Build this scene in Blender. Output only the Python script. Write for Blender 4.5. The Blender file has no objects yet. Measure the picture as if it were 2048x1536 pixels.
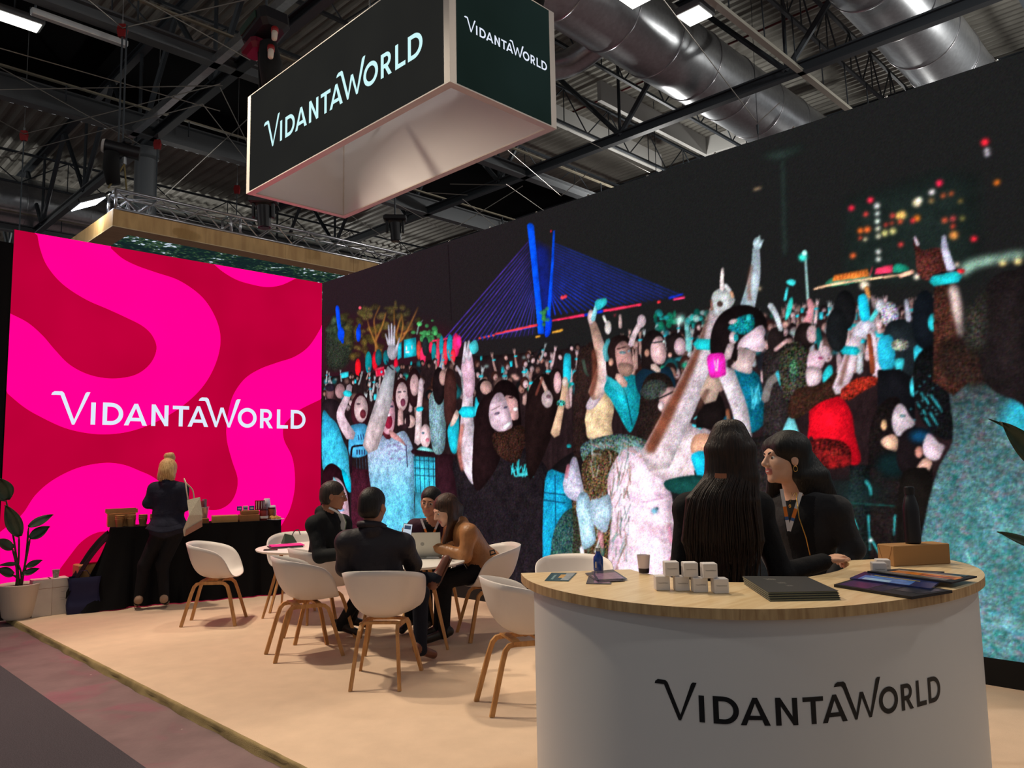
import bpy, bmesh, math, random
import numpy as np
from math import sin, cos, pi, radians, degrees, sqrt, atan2, hypot
from mathutils import Vector, Matrix
from mathutils.geometry import tessellate_polygon

random.seed(7)
rng = np.random.default_rng(7)
scn = bpy.context.scene
COL = scn.collection

# ------------------------------------------------------------------ camera
FPX = 1533.55                      # focal length in pixels of the 2048 px wide frame
YAW, PITCH, ROLL = radians(44.633), radians(5.886), radians(-1.05)
EYE = np.array([0.0, 0.0, 1.6])
_f = np.array([cos(YAW)*cos(PITCH), sin(YAW)*cos(PITCH), sin(PITCH)])
_r = np.array([sin(YAW), -cos(YAW), 0.0])
_u = np.cross(_r, _f)
CR = cos(ROLL)*_r + sin(ROLL)*_u
CU = -sin(ROLL)*_r + cos(ROLL)*_u
cam_d = bpy.data.cameras.new('camera')
cam_d.sensor_fit = 'HORIZONTAL'
cam_d.sensor_width = 36.0
cam_d.lens = FPX*36.0/2048.0
cam_d.clip_start = 0.05
cam_d.clip_end = 300
cam = bpy.data.objects.new('camera', cam_d)
COL.objects.link(cam)
cam.matrix_world = Matrix(((CR[0], CU[0], -_f[0], EYE[0]), (CR[1], CU[1], -_f[1], EYE[1]), (CR[2], CU[2], -_f[2], EYE[2]), (0, 0, 0, 1)))
scn.camera = cam

# survey helpers: where a sight line from the photographer's eye meets a plane of the hall
def ray(x, y): return (x-1024)/FPX*CR-(y-768)/FPX*CU+_f
def onz(x, y, z=0.0):
    d = ray(x, y); return EYE+(z-EYE[2])/d[2]*d
def onx(x, y, X):
    d = ray(x, y); return EYE+X/d[0]*d
def ony(x, y, Y):
    d = ray(x, y); return EYE+Y/d[1]*d

# ------------------------------------------------------------------ world, light, exposure
wd = bpy.data.worlds.new('hall_air')
scn.world = wd
wd.use_nodes = True
wd.node_tree.nodes['Background'].inputs[0].default_value = (0.94, 0.97, 1.0, 1)
wd.node_tree.nodes['Background'].inputs[1].default_value = 0.19
scn.view_settings.view_transform = 'Standard'
scn.view_settings.look = 'None'
scn.view_settings.exposure = 0.0
scn.view_settings.gamma = 1.0
scn.view_settings.use_curve_mapping = False

def spot(name, loc, target, power, angle, color, radius=0.12, blend=0.5):
    l = bpy.data.lights.new(name, 'SPOT')
    l.energy = power; l.spot_size = radians(angle); l.spot_blend = blend
    l.color = color; l.shadow_soft_size = radius
    o = bpy.data.objects.new(name, l); COL.objects.link(o)
    o.location = loc
    o.rotation_euler = (Vector(target)-Vector(loc)).to_track_quat('-Z', 'Y').to_euler()
    return o
def area(name, loc, target, power, size, color, size_y=None):
    l = bpy.data.lights.new(name, 'AREA')
    l.energy = power; l.color = color; l.size = size
    if size_y: l.shape = 'RECTANGLE'; l.size_y = size_y
    o = bpy.data.objects.new(name, l); COL.objects.link(o)
    o.location = loc
    o.rotation_euler = (Vector(target)-Vector(loc)).to_track_quat('-Z', 'Y').to_euler()
    return o
WARM = (1.0, 0.84, 0.64)
# rig spots over the stand, hung high towards the pink wall end
spot('rig_spot_back', (2.3, 9.6, 7.6), (3.7, 6.9, 0), 1150, 70, WARM, 0.16)
spot('rig_spot_middle', (2.0, 8.2, 7.9), (3.7, 4.6, 0), 1250, 62, WARM, 0.16)
spot('rig_spot_front', (4.6, 4.0, 6.6), (3.4, 1.9, 0.9), 620, 70, WARM, 0.16)
spot('rig_spot_side', (5.6, 7.6, 7.4), (4.3, 5.6, 0), 420, 75, WARM, 0.16)

# ------------------------------------------------------------------ materials
def lin(c):
    out = []
    for v in c[:3]:
        v = v/255.0
        out.append(v/12.92 if v <= 0.04045 else ((v+0.055)/1.055)**2.4)
    return tuple(out)
MATS = {}
def mat(name, rgb, rough=0.6, metal=0.0, spec=0.4, bump=0.0, bscale=60.0, var=0.0, vscale=8.0, sheen=0.0, coat=0.0, emit=0.0, stretch=None, bdist=0.01):
    """principled material: sRGB colour, noise driven colour variation and fine relief"""
    if name in MATS: return MATS[name]
    m = bpy.data.materials.new(name); m.use_nodes = True
    nt = m.node_tree; b = nt.nodes['Principled BSDF']
    c = lin(rgb)
    b.inputs['Base Color'].default_value = (*c, 1)
    b.inputs['Roughness'].default_value = rough
    b.inputs['Metallic'].default_value = metal
    b.inputs['Specular IOR Level'].default_value = spec
    if sheen: b.inputs['Sheen Weight'].default_value = sheen
    if coat: b.inputs['Coat Weight'].default_value = coat
    if emit:
        b.inputs['Emission Color'].default_value = (*c, 1); b.inputs['Emission Strength'].default_value = emit
    if var or bump:
        tc = nt.nodes.new('ShaderNodeTexCoord')
        mp = nt.nodes.new('ShaderNodeMapping'); nt.links.new(tc.outputs['Object'], mp.inputs[0])
        if stretch: mp.inputs['Scale'].default_value = stretch
    if var:
        n = nt.nodes.new('ShaderNodeTexNoise'); n.inputs['Scale'].default_value = vscale; n.inputs['Detail'].default_value = 5
        nt.links.new(mp.outputs[0], n.inputs['Vector'])
        r = nt.nodes.new('ShaderNodeMapRange'); r.inputs[1].default_value = 0.3; r.inputs[2].default_value = 0.7
        r.inputs[3].default_value = 1-var; r.inputs[4].default_value = 1+var
        nt.links.new(n.outputs[0], r.inputs[0])
        mx = nt.nodes.new('ShaderNodeMix'); mx.data_type = 'RGBA'; mx.blend_type = 'MULTIPLY'; mx.inputs[0].default_value = 1
        mx.inputs[6].default_value = (*c, 1); nt.links.new(r.outputs[0], mx.inputs[7])
        nt.links.new(mx.outputs[2], b.inputs['Base Color'])
    if bump:
        n2 = nt.nodes.new('ShaderNodeTexNoise'); n2.inputs['Scale'].default_value = bscale; n2.inputs['Detail'].default_value = 4
        nt.links.new(mp.outputs[0], n2.inputs['Vector'])
        bp = nt.nodes.new('ShaderNodeBump'); bp.inputs['Strength'].default_value = bump; bp.inputs['Distance'].default_value = bdist
        nt.links.new(n2.outputs[0], bp.inputs['Height']); nt.links.new(bp.outputs[0], b.inputs['Normal'])
    MATS[name] = m
    return m
def emis(name, rgb, strength=1.0):
    if name in MATS: return MATS[name]
    m = bpy.data.materials.new(name); m.use_nodes = True
    nt = m.node_tree; nt.nodes.clear()
    e = nt.nodes.new('ShaderNodeEmission'); e.inputs[0].default_value = (*lin(rgb), 1); e.inputs[1].default_value = strength
    o = nt.nodes.new('ShaderNodeOutputMaterial'); nt.links.new(e.outputs[0], o.inputs[0])
    MATS[name] = m
    return m
def wood(name, a, b_, scale=(2, 18, 18), rough=0.45, contrast=1.0):
    """grained wood: stretched noise bands between two tones"""
    if name in MATS: return MATS[name]
    m = bpy.data.materials.new(name); m.use_nodes = True
    nt = m.node_tree; b = nt.nodes['Principled BSDF']; b.inputs['Roughness'].default_value = rough
    tc = nt.nodes.new('ShaderNodeTexCoord'); mp = nt.nodes.new('ShaderNodeMapping')
    mp.inputs['Scale'].default_value = scale
    nt.links.new(tc.outputs['Object'], mp.inputs[0])
    n = nt.nodes.new('ShaderNodeTexNoise'); n.inputs['Scale'].default_value = 1.6; n.inputs['Detail'].default_value = 7; n.inputs['Distortion'].default_value = 0.6
    nt.links.new(mp.outputs[0], n.inputs['Vector'])
    cr = nt.nodes.new('ShaderNodeValToRGB')
    cr.color_ramp.elements[0].position = 0.5-0.2/contrast; cr.color_ramp.elements[0].color = (*lin(b_), 1)
    cr.color_ramp.elements[1].position = 0.5+0.2/contrast; cr.color_ramp.elements[1].color = (*lin(a), 1)
    nt.links.new(n.outputs[0], cr.inputs[0]); nt.links.new(cr.outputs[0], b.inputs['Base Color'])
    MATS[name] = m
    return m

# ------------------------------------------------------------------ mesh helpers
def norm(v):
    v = np.asarray(v, float); n = np.linalg.norm(v); return v/n if n else v
def frame(d):
    d = norm(d); a = np.array([0, 0, 1.0]) if abs(d[2]) < 0.95 else np.array([1.0, 0, 0])
    s = norm(np.cross(d, a)); return s, np.cross(s, d)
class MB:
    def __init__(self): self.v = []; self.f = []; self.m = []
    def add(self, vs, fs, mi=0):
        o = len(self.v); self.v += [tuple(map(float, p)) for p in vs]
        for q in fs: self.f.append([i+o for i in q]); self.m.append(mi)
        return self
    def box(self, a, b, mi=0):
        x0, y0, z0 = a; x1, y1, z1 = b
        return self.add([(x0, y0, z0), (x1, y0, z0), (x1, y1, z0), (x0, y1, z0), (x0, y0, z1), (x1, y0, z1), (x1, y1, z1), (x0, y1, z1)],
                        [(0, 3, 2, 1), (4, 5, 6, 7), (0, 1, 5, 4), (1, 2, 6, 5), (2, 3, 7, 6), (3, 0, 4, 7)], mi)
    def rbox(self, a, b, r=0.004, mi=0):
        """box with chamfered edges"""
        x0, y0, z0 = a; x1, y1, z1 = b
        P = []
        for (z, k) in ((z0, r), (z0+r, 0), (z1-r, 0), (z1, r)):
            X0, X1, Y0, Y1 = x0+k, x1-k, y0+k, y1-k
            c = r
            P += [(X0+c, Y0, z), (X1-c, Y0, z), (X1, Y0+c, z), (X1, Y1-c, z), (X1-c, Y1, z), (X0+c, Y1, z), (X0, Y1-c, z), (X0, Y0+c, z)]
        F = [tuple(range(7, -1, -1)), tuple(range(24, 32))]
        for k in range(3):
            for i in range(8):
                j = (i+1) % 8
                F.append((k*8+i, k*8+j, k*8+8+j, k*8+8+i))
        return self.add(P, F, mi)
    def tube(self, a, b, r0, r1=None, n=10, caps=True, mi=0):
        r1 = r0 if r1 is None else r1
        a = np.asarray(a, float); b = np.asarray(b, float); s, u = frame(b-a)
        P = [a+r0*(cos(2*pi*i/n)*s+sin(2*pi*i/n)*u) for i in range(n)]+[b+r1*(cos(2*pi*i/n)*s+sin(2*pi*i/n)*u) for i in range(n)]
        F = [(i, i+n, (i+1) % n+n, (i+1) % n) for i in range(n)]
        if caps: F += [tuple(range(n)), tuple(range(2*n-1, n-1, -1))]
        return self.add(P, F, mi)
    def path(self, pts, rad, n=8, mi=0, closed=False, flat=None):
        """swept tube along a polyline; rad is a number or a list; flat=(w,h) sweeps a rectangle"""
        pts = [np.asarray(p, float) for p in pts]; N = len(pts)
        rads = rad if hasattr(rad, '__len__') else [rad]*N
        P = []; s = None
        for k in range(N):
            d = norm((pts[(k+1) % N] if (closed or k < N-1) else pts[k])-(pts[k-1] if (closed or k > 0) else pts[k]))
            if s is None: s, u = frame(d)
            else:
                s = norm(s-np.dot(s, d)*d); u = np.cross(s, d)
            if flat:
                w, h = flat
                ring = [s*w/2+u*h/2, -s*w/2+u*h/2, -s*w/2-u*h/2, s*w/2-u*h/2]
            else:
                ring = [rads[k]*(cos(2*pi*i/n)*s+sin(2*pi*i/n)*u) for i in range(n)]
            P += [pts[k]+q for q in ring]
        n = 4 if flat else n
        F = []
        for k in range(N if closed else N-1):
            a = k*n; b = ((k+1) % N)*n
            F += [(a+i, a+(i+1) % n, b+(i+1) % n, b+i) for i in range(n)]
        if not closed: F += [tuple(range(n-1, -1, -1)), tuple(range((N-1)*n, N*n))]
        return self.add(P, F, mi)
    def lathe(self, prof, c=(0, 0, 0), n=28, mi=0, cap=True):
        P = []; F = []
        for (r, z) in prof: P += [(c[0]+r*cos(2*pi*i/n), c[1]+r*sin(2*pi*i/n), c[2]+z) for i in range(n)]
        for k in range(len(prof)-1):
            F += [(k*n+i, k*n+(i+1) % n, k*n+n+(i+1) % n, k*n+n+i) for i in range(n)]
        if cap: F += [tuple(range(n-1, -1, -1)), tuple(range((len(prof)-1)*n, len(prof)*n))]
        return self.add(P, F, mi)
    def prism(self, poly, z0, z1, mi=0):
        n = len(poly)
        P = [(x, y, z0) for x, y in poly]+[(x, y, z1) for x, y in poly]
        tri = tessellate_polygon([[Vector((x, y, 0)) for x, y in poly]])
        F = [tuple(t) for t in tri]+[(t[0]+n, t[1]+n, t[2]+n) for t in tri]+[(i, (i+1) % n, (i+1) % n+n, i+n) for i in range(n)]
        return self.add(P, F, mi)
    def grid(self, fn, nu, nv, mi=0, wrap=False):
        P = [fn(i/(nu if wrap else nu-1), j/(nv-1)) for j in range(nv) for i in range(nu)]
        F = []
        for j in range(nv-1):
            for i in range(nu if wrap else nu-1):
                F.append((j*nu+i, j*nu+(i+1) % nu, (j+1)*nu+(i+1) % nu, (j+1)*nu+i))
        return self.add(P, F, mi)
    def ball(self, c, r, n=12, mi=0, sc=(1, 1, 1)):
        prof = [(max(1e-4, r*sin(pi*k/(n//2+2))), -r*cos(pi*k/(n//2+2))) for k in range(n//2+3)]
        o = len(self.v); self.lathe(prof, (0, 0, 0), n, mi)
        self.v[o:] = [(c[0]+p[0]*sc[0], c[1]+p[1]*sc[1], c[2]+p[2]*sc[2]) for p in self.v[o:]]
        return self
    def xf(self, M, start=0):
        self.v[start:] = [tuple(M @ Vector(p)) for p in self.v[start:]]
        return self
    def mesh(self, name, mats, smooth=False, recalc=True):
        me = bpy.data.meshes.new(name)
        me.from_pydata(self.v, [], self.f)
        for m in (mats if isinstance(mats, (list, tuple)) else [mats]): me.materials.append(m)
        if any(self.m): me.polygons.foreach_set('material_index', self.m)
        if recalc:
            bm = bmesh.new(); bm.from_mesh(me); bmesh.ops.recalc_face_normals(bm, faces=bm.faces); bm.to_mesh(me); bm.free()
        if smooth: me.polygons.foreach_set('use_smooth', [True]*len(me.polygons))
        me.update()
        return me
    def build(self, name, mats, parent=None, smooth=False, world=False, recalc=True, loc=None):
        if world and parent is not None:
            M = (Matrix.Translation(parent.location) @ parent.rotation_euler.to_matrix().to_4x4()).inverted()
            self.xf(M)
        o = bpy.data.objects.new(name, self.mesh(name, mats, smooth, recalc)); COL.objects.link(o)
        if loc is not None: o.location = loc
        if parent is not None: o.parent = parent
        if smooth == 'auto':
            pass
        return o
def autosmooth(o, ang=35):
    me = o.data
    me.polygons.foreach_set('use_smooth', [True]*len(me.polygons))
    try: me.set_sharp_from_angle(angle=radians(ang))
    except Exception: pass
    return o
def tag(o, label, cat, group=None):
    o['label'] = label; o['category'] = cat
    if group: o['group'] = group
    return o
def thing(name, label, cat, loc=(0, 0, 0), rotz=0.0, group=None):
    o = bpy.data.objects.new(name, None); COL.objects.link(o)
    o.empty_display_size = 0.1
    o.location = loc; o.rotation_euler = (0, 0, rotz)
    return tag(o, label, cat, group)
def struct(o):
    o['kind'] = 'structure'; return o
def dup(root, loc, rotz, label=None, group=None):
    r = root.copy(); COL.objects.link(r); r.location = loc; r.rotation_euler = (0, 0, rotz)
    if label: r['label'] = label
    if group: r['group'] = group
    for ch in list(root.children):
        c = ch.copy(); COL.objects.link(c); c.parent = r
        for g in ch.children:
            d = g.copy(); COL.objects.link(d); d.parent = c
    return r
def catmull(pts, n=8, closed=False):
    pts = [np.asarray(p, float) for p in pts]; N = len(pts); out = []
    for i in range(N if closed else N-1):
        if closed: p0, p1, p2, p3 = pts[i-1], pts[i], pts[(i+1) % N], pts[(i+2) % N]
        else: p0, p1, p2, p3 = pts[max(i-1, 0)], pts[i], pts[i+1], pts[min(i+2, N-1)]
        for k in range(n):
            t = k/n
            out.append(0.5*((2*p1)+(-p0+p2)*t+(2*p0-5*p1+4*p2-p3)*t*t+(-p0+3*p1-3*p2+p3)*t**3))
    if not closed: out.append(pts[-1])
    return out

# lettering: the stand's wordmark drawn in units of its small capitals' height
def wordmark():
    polys = []
    def q(*p): polys.append(list(p))
    def strip(o, i):
        for k in range(len(o)-1): polys.append([o[k], o[k+1], i[k+1], i[k]])
    def dee(x, rx, w=0.19):
        o = [(x, 0), (x+.36, 0)]; i = [(x+w, .18), (x+.36, .18)]
        for k in range(1, 17):
            a = -pi/2+pi*k/16
            o.append((x+.36+(rx-.36)*cos(a), .51+.51*sin(a))); i.append((x+.36+(rx-.36-w)*cos(a), .51+.33*sin(a)))
        o += [(x, 1.02)]; i += [(x+w, .84)]
        strip(o, i); strip([(x, 1.02), (x, 0)], [(x+w, .84), (x+w, .18)])
    def aye(x):
        q((x, 0), (x+.2, 0), (x+.6, 1.02), (x+.44, 1.02)); q((x+1.03, 0), (x+.82, 0), (x+.44, 1.02), (x+.6, 1.02))
        q((x+.26, .2), (x+.76, .2), (x+.69, .36), (x+.34, .36))
    q((0, 1.26), (.03, 1.36), (.12, 1.43), (.2, 1.27)); q((.12, 1.43), (.42, 1.44), (.36, 1.27), (.2, 1.27)); q((.42, 1.44), (.5, 1.37), (.4, 1.2), (.36, 1.27))
    q((.5, 1.37), (.99, .05), (.86, -.02), (.37, 1.25)); q((.86, -.02), (.95, -.02), (1.56, 1.46), (1.36, 1.4)); q((1.56, 1.46), (1.42, 1.46), (1.36, 1.4))
    q((1.61, 0), (1.8, 0), (1.8, 1), (1.61, 1))
    dee(2.10, .88)
    aye(3.02)
    q((4.24, 0), (4.43, 0), (4.43, 1), (4.24, 1)); q((4.84, 0), (5.03, 0), (5.03, 1), (4.84, 1)); q((4.24, 1.02), (4.42, 1.02), (5.03, 0), (4.86, 0))
    q((5.23, .83), (6.02, .83), (6.02, 1), (5.23, 1)); q((5.53, 0), (5.72, 0), (5.72, .9), (5.53, .9))
    aye(5.96)
    q((6.48, 1.29), (6.53, 1.4), (6.64, 1.47), (6.72, 1.3)); q((6.64, 1.47), (6.9, 1.47), (6.84, 1.3), (6.72, 1.3)); q((6.9, 1.47), (6.98, 1.4), (6.86, 1.22), (6.8, 1.3))
    q((6.98, 1.4), (7.46, .1), (7.33, 0), (6.84, 1.28)); q((7.33, 0), (7.43, 0), (7.76, 1.0), (7.6, 1.0)); q((7.6, 1.0), (7.76, 1.0), (8.12, 0), (8.0, 0))
    q((8.0, 0), (8.12, 0), (8.66, 1.46), (8.42, 1.4)); q((8.66, 1.46), (8.5, 1.46), (8.42, 1.4))
    o = [(9.04+.515*cos(2*pi*k/32), .52+.515*sin(2*pi*k/32)) for k in range(33)]; i = [(9.04+.325*cos(2*pi*k/32), .52+.325*sin(2*pi*k/32)) for k in range(33)]
    strip(o, i)
    q((9.75, 0), (9.94, 0), (9.94, 1.01), (9.75, 1.01))
    o = [(9.9, 1.01)]+[(10.1+.32*cos(pi/2-pi*k/12), .69+.32*sin(pi/2-pi*k/12)) for k in range(13)]+[(9.9, .37)]
    i = [(9.9, .84)]+[(10.1+.15*cos(pi/2-pi*k/12), .69+.15*sin(pi/2-pi*k/12)) for k in range(13)]+[(9.9, .54)]
    strip(o, i); q((10.0, .42), (10.2, .42), (10.48, 0), (10.26, 0))
    q((10.71, 0), (10.9, 0), (10.9, 1.02), (10.71, 1.02)); q((10.8, 0), (11.36, 0), (11.36, .18), (10.8, .18))
    dee(11.52, .9)
    return polys
WORD = wordmark()
def lettering(name, fn, material, parent, world=True, step=None):
    """the wordmark laid on a surface: fn maps (u, v) of the wordmark to a point"""
    b = MB()
    for p in WORD:
        if step:
            # split long pieces so that they follow a curved face
            xs = [q[0] for q in p]; ys = [q[1] for q in p]
            n = max(1, int((max(xs)-min(xs))/step))
            if n > 1 and len(p) == 4 and max(ys)-min(ys) < 0.3:
                x0, x1 = min(xs), max(xs); y0, y1 = min(ys), max(ys)
                for k in range(n):
                    a, c = x0+(x1-x0)*k/n, x0+(x1-x0)*(k+1)/n
                    b.add([fn(a, y0), fn(c, y0), fn(c, y1), fn(a, y1)], [(0, 1, 2, 3)])
                continue
        b.add([fn(*q) for q in p], [tuple(range(len(p)))])
    return b.build(name, material, parent, world=world, recalc=False)
# ================================================================== the stand: floor, walls
XW, YW, ZT = 6.256, 10.272, 4.43     # big screen wall, pink wall, their top
PX = 2.235                            # edge of the raised carpet
M_carpet = mat('beige_carpet', (216, 188, 162), 0.95, spec=0.1, bump=0.5, bscale=350, var=0.05, vscale=5.0)
M_edge = mat('carpet_edge', (150, 130, 92), 0.95, spec=0.1, bump=0.4, bscale=200, var=0.22, vscale=6.0)
M_black = mat('black_paint', (14, 14, 15), 0.7, spec=0.3)
def concrete():
    m = mat('worn_concrete', (112, 92, 92), 0.7, spec=0.3, bump=0.25, bscale=30, var=0.16, vscale=4.0)
    nt = m.node_tree; b = nt.nodes['Principled BSDF']
    src = b.inputs['Base Color'].links[0].from_socket
    tc = nt.nodes['Texture Coordinate'] if 'Texture Coordinate' in nt.nodes else nt.nodes.new('ShaderNodeTexCoord')
    # scuffs of pink paint and pale specks of debris trodden into the floor
    n = nt.nodes.new('ShaderNodeTexNoise'); n.inputs['Scale'].default_value = 1.9; n.inputs['Detail'].default_value = 7; n.inputs['Distortion'].default_value = 1.2
    nt.links.new(tc.outputs['Object'], n.inputs['Vector'])
    r = nt.nodes.new('ShaderNodeMapRange'); r.inputs[1].default_value = 0.52; r.inputs[2].default_value = 0.72; r.inputs[4].default_value = 0.5
    nt.links.new(n.outputs[0], r.inputs[0])
    mx = nt.nodes.new('ShaderNodeMix'); mx.data_type = 'RGBA'; nt.links.new(r.outputs[0], mx.inputs[0])
    nt.links.new(src, mx.inputs[6]); mx.inputs[7].default_value = (*lin((140, 62, 88)), 1)
    v = nt.nodes.new('ShaderNodeTexVoronoi'); v.inputs['Scale'].default_value = 5.0; nt.links.new(tc.outputs['Object'], v.inputs['Vector'])
    r2 = nt.nodes.new('ShaderNodeMapRange'); r2.inputs[1].default_value = 0.045; r2.inputs[2].default_value = 0.03; r2.inputs[3].default_value = 0.0; r2.inputs[4].default_value = 0.8
    nt.links.new(v.outputs['Distance'], r2.inputs[0])
    mx2 = nt.nodes.new('ShaderNodeMix'); mx2.data_type = 'RGBA'; nt.links.new(r2.outputs[0], mx2.inputs[0])
    nt.links.new(mx.outputs[2], mx2.inputs[6]); mx2.inputs[7].default_value = (*lin((190, 176, 165)), 1)
    nt.links.new(mx2.outputs[2], b.inputs['Base Color'])
    return m
M_conc = concrete()
M_aisle = mat('grey_aisle_carpet', (84, 78, 84), 0.98, spec=0.1, bump=0.8, bscale=420, var=0.35, vscale=160.0)

b = MB(); b.box((-30, -30, -0.25), (45, 62, -0.05)); struct(b.build('floor', M_conc))
b = MB(); b.box((-6, -12, -0.056), (1.71, 26, -0.044)); ac = struct(b.build('floor_aisle_carpet', M_aisle))
# raised stand floor: carpet over a low deck with a soft rolled edge
b = MB()
b.box((PX+0.012, -3.5, -0.05), (XW+0.06, YW-0.12, -0.003)); 
plat = struct(b.build('floor_platform', M_carpet))
b = MB()
ys = np.linspace(-3.5, YW-0.12, 160)
prof = [(0.02, 0.0005), (0.006, -0.002), (0.0, -0.012), (-0.004, -0.03), (-0.012, -0.0495)]
P = []; 
for y in ys:
    for k, (dx, z) in enumerate(prof):
        w = 0.006*sin(y*7.3+k)+0.004*sin(y*17.1) if k >= 3 else 0.0015*sin(y*23)
        P.append((PX+dx+w, y, z))
nn = len(prof)
b.add(P, [(i*nn+k, i*nn+k+1, (i+1)*nn+k+1, (i+1)*nn+k) for i in range(len(ys)-1) for k in range(nn-1)])
edge = b.build('carpet_edge', M_edge, plat, smooth=True)
b = MB()
b.box((PX+0.02, -3.5, -0.003), (XW+0.06, YW-0.12, 0.0)); top = b.build('carpet_top', M_carpet, plat)

# black skirting and side panel
b = MB(); b.box((XW-0.004, 0.2, 0.0), (XW+0.12, YW, 0.187)); struct(b.build('baseboard_right', M_black))
b = MB(); b.box((0.9, YW+0.02, -0.05), (2.143, YW+0.12, 4.27)); struct(b.build('wall_left', mat('black_drape', (20, 18, 20), 0.9, spec=0.1, bump=0.3, bscale=4)))
b = MB(); b.box((2.15, YW-0.006, -0.05), (XW, YW+0.1, 0.33)); struct(b.build('baseboard_back', M_black))

# ================================================================== pink video wall
def ponpink(x, y, off=0.0):
    p = ony(x, y, YW); return (p[0], YW-off, p[2])
def clipz(p): return (min(max(p[0], 2.15), XW-0.003), p[1], min(max(p[2], 0.33), ZT))
def flat_poly(pts, fn, name, material, parent):
    P = [fn(p) for p in pts]
    tri = tessellate_polygon([[Vector(p) for p in P]])
    b = MB(); b.add(P, [tuple(t) for t in tri]); return b.build(name, material, parent, world=True, recalc=False)
def screen_mat(name, a, c, strength=1.0, gain=(1, 1, 1)):
    """light emitting panel with the faint mottling and line structure of an LED module"""
    m = bpy.data.materials.new(name); m.use_nodes = True; nt = m.node_tree; nt.nodes.clear()
    tc = nt.nodes.new('ShaderNodeTexCoord'); n = nt.nodes.new('ShaderNodeTexNoise'); n.inputs['Scale'].default_value = 0.9; n.inputs['Detail'].default_value = 2
    nt.links.new(tc.outputs['Object'], n.inputs['Vector'])
    mx = nt.nodes.new('ShaderNodeMix'); mx.data_type = 'RGBA'
    r = nt.nodes.new('ShaderNodeMapRange'); r.inputs[1].default_value = 0.3; r.inputs[2].default_value = 0.7; nt.links.new(n.outputs[0], r.inputs[0]); nt.links.new(r.outputs[0], mx.inputs[0])
    mx.inputs[6].default_value = (*(np.array(lin(a))*np.array(gain)), 1); mx.inputs[7].default_value = (*(np.array(lin(c))*np.array(gain)), 1)
    e = nt.nodes.new('ShaderNodeEmission'); e.inputs[1].default_value = strength; nt.links.new(mx.outputs[2], e.inputs[0])
    o = nt.nodes.new('ShaderNodeOutputMaterial'); nt.links.new(e.outputs[0], o.inputs[0])
    MATS[name] = m; return m
M_crim = screen_mat('led_crimson', (198, 0, 62), (180, 0, 52))
M_pink = screen_mat('led_pink', (255, 0, 148), (255, 0, 142), 1.0, (1.7, 1, 1.06))
M_white_led = emis('led_white', (222, 236, 252), 1.0)
pink = thing('video_wall', 'tall pink and crimson swirl screen wall with white wordmark behind catering table', 'video wall', (4.2, YW, 0.33))
b = MB(); b.box((2.15, YW+0.002, 0.33), (XW-0.002, YW+0.1, ZT)); b.build('cabinet', M_black, pink, world=True)
b = MB(); b.add([(2.15, YW, 0.33), (XW-0.003, YW, 0.33), (XW-0.003, YW, ZT), (2.15, YW, ZT)], [(0, 1, 2, 3)]); b.build('screen', M_crim, pink, world=True, recalc=False)
def smoothpoly(segs):
    out = []
    for s in segs:
        if s[0] == 'c': out += [tuple(p) for p in catmull(s[1], 6)]
        else: out += s[1]
    return out
S1 = smoothpoly([('l', [(70, 455), (222, 480)]), ('c', [(222, 497), (245, 517), (275, 532), (312, 545), (360, 562), (405, 595), (432, 638), (441, 680), (432, 725), (408, 770), (370, 808), (320, 840), (270, 860), (225, 868), (180, 867), (130, 856), (80, 833), (45, 812), (5, 778)]),
                 ('l', [(5, 620)]), ('c', [(20, 627), (55, 645), (85, 671), (110, 700), (140, 730), (180, 750), (225, 757), (270, 750), (300, 728), (313, 698), (305, 672), (285, 652), (250, 634), (215, 618), (170, 598), (125, 568), (95, 533), (81, 500), (75, 471)])])
S2 = smoothpoly([('c', [(-10, 1072), (12, 1055), (29, 1043), (48, 1024), (71, 990), (106, 960), (155, 936), (206, 926), (245, 929), (280, 942), (309, 956), (350, 988), (395, 1014), (432, 1020), (458, 1008), (472, 985), (475, 956), (464, 921), (454, 882), (453, 850), (458, 818), (468, 787), (490, 757), (520, 738), (555, 725), (590, 713), (620, 690), (648, 645)]),
                 ('l', [(660, 790)]), ('c', [(645, 797), (600, 819), (580, 836), (567, 854), (568, 880), (583, 911), (589, 942), (589, 979), (580, 1018), (565, 1047), (535, 1100), (505, 1150)]), ('l', [(500, 1200), (-10, 1230)])])
S3 = smoothpoly([('c', [(424, 525), (445, 543), (472, 559), (500, 568), (533, 574), (563, 570), (593, 556)]), ('l', [(593, 540)])])
S4 = smoothpoly([('c', [(330, 1120), (270, 1080), (230, 1066), (205, 1063), (182, 1070), (160, 1086), (142, 1108), (118, 1140), (80, 1190)]), ('l', [(80, 1230), (420, 1230)])])
for k, S in enumerate((S1, S2, S3)):
    flat_poly(S, lambda p: clipz(ponpink(p[0], p[1], 0.0012)), 'swirl', M_pink, pink)
flat_poly(S4, lambda p: clipz(ponpink(p[0], p[1], 0.0024)), 'swirl', M_crim, pink)
lettering('lettering', lambda u, v: (2.605+0.2722*u, YW-0.004, 2.1626+0.2722*v), M_white_led, pink)

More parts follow.
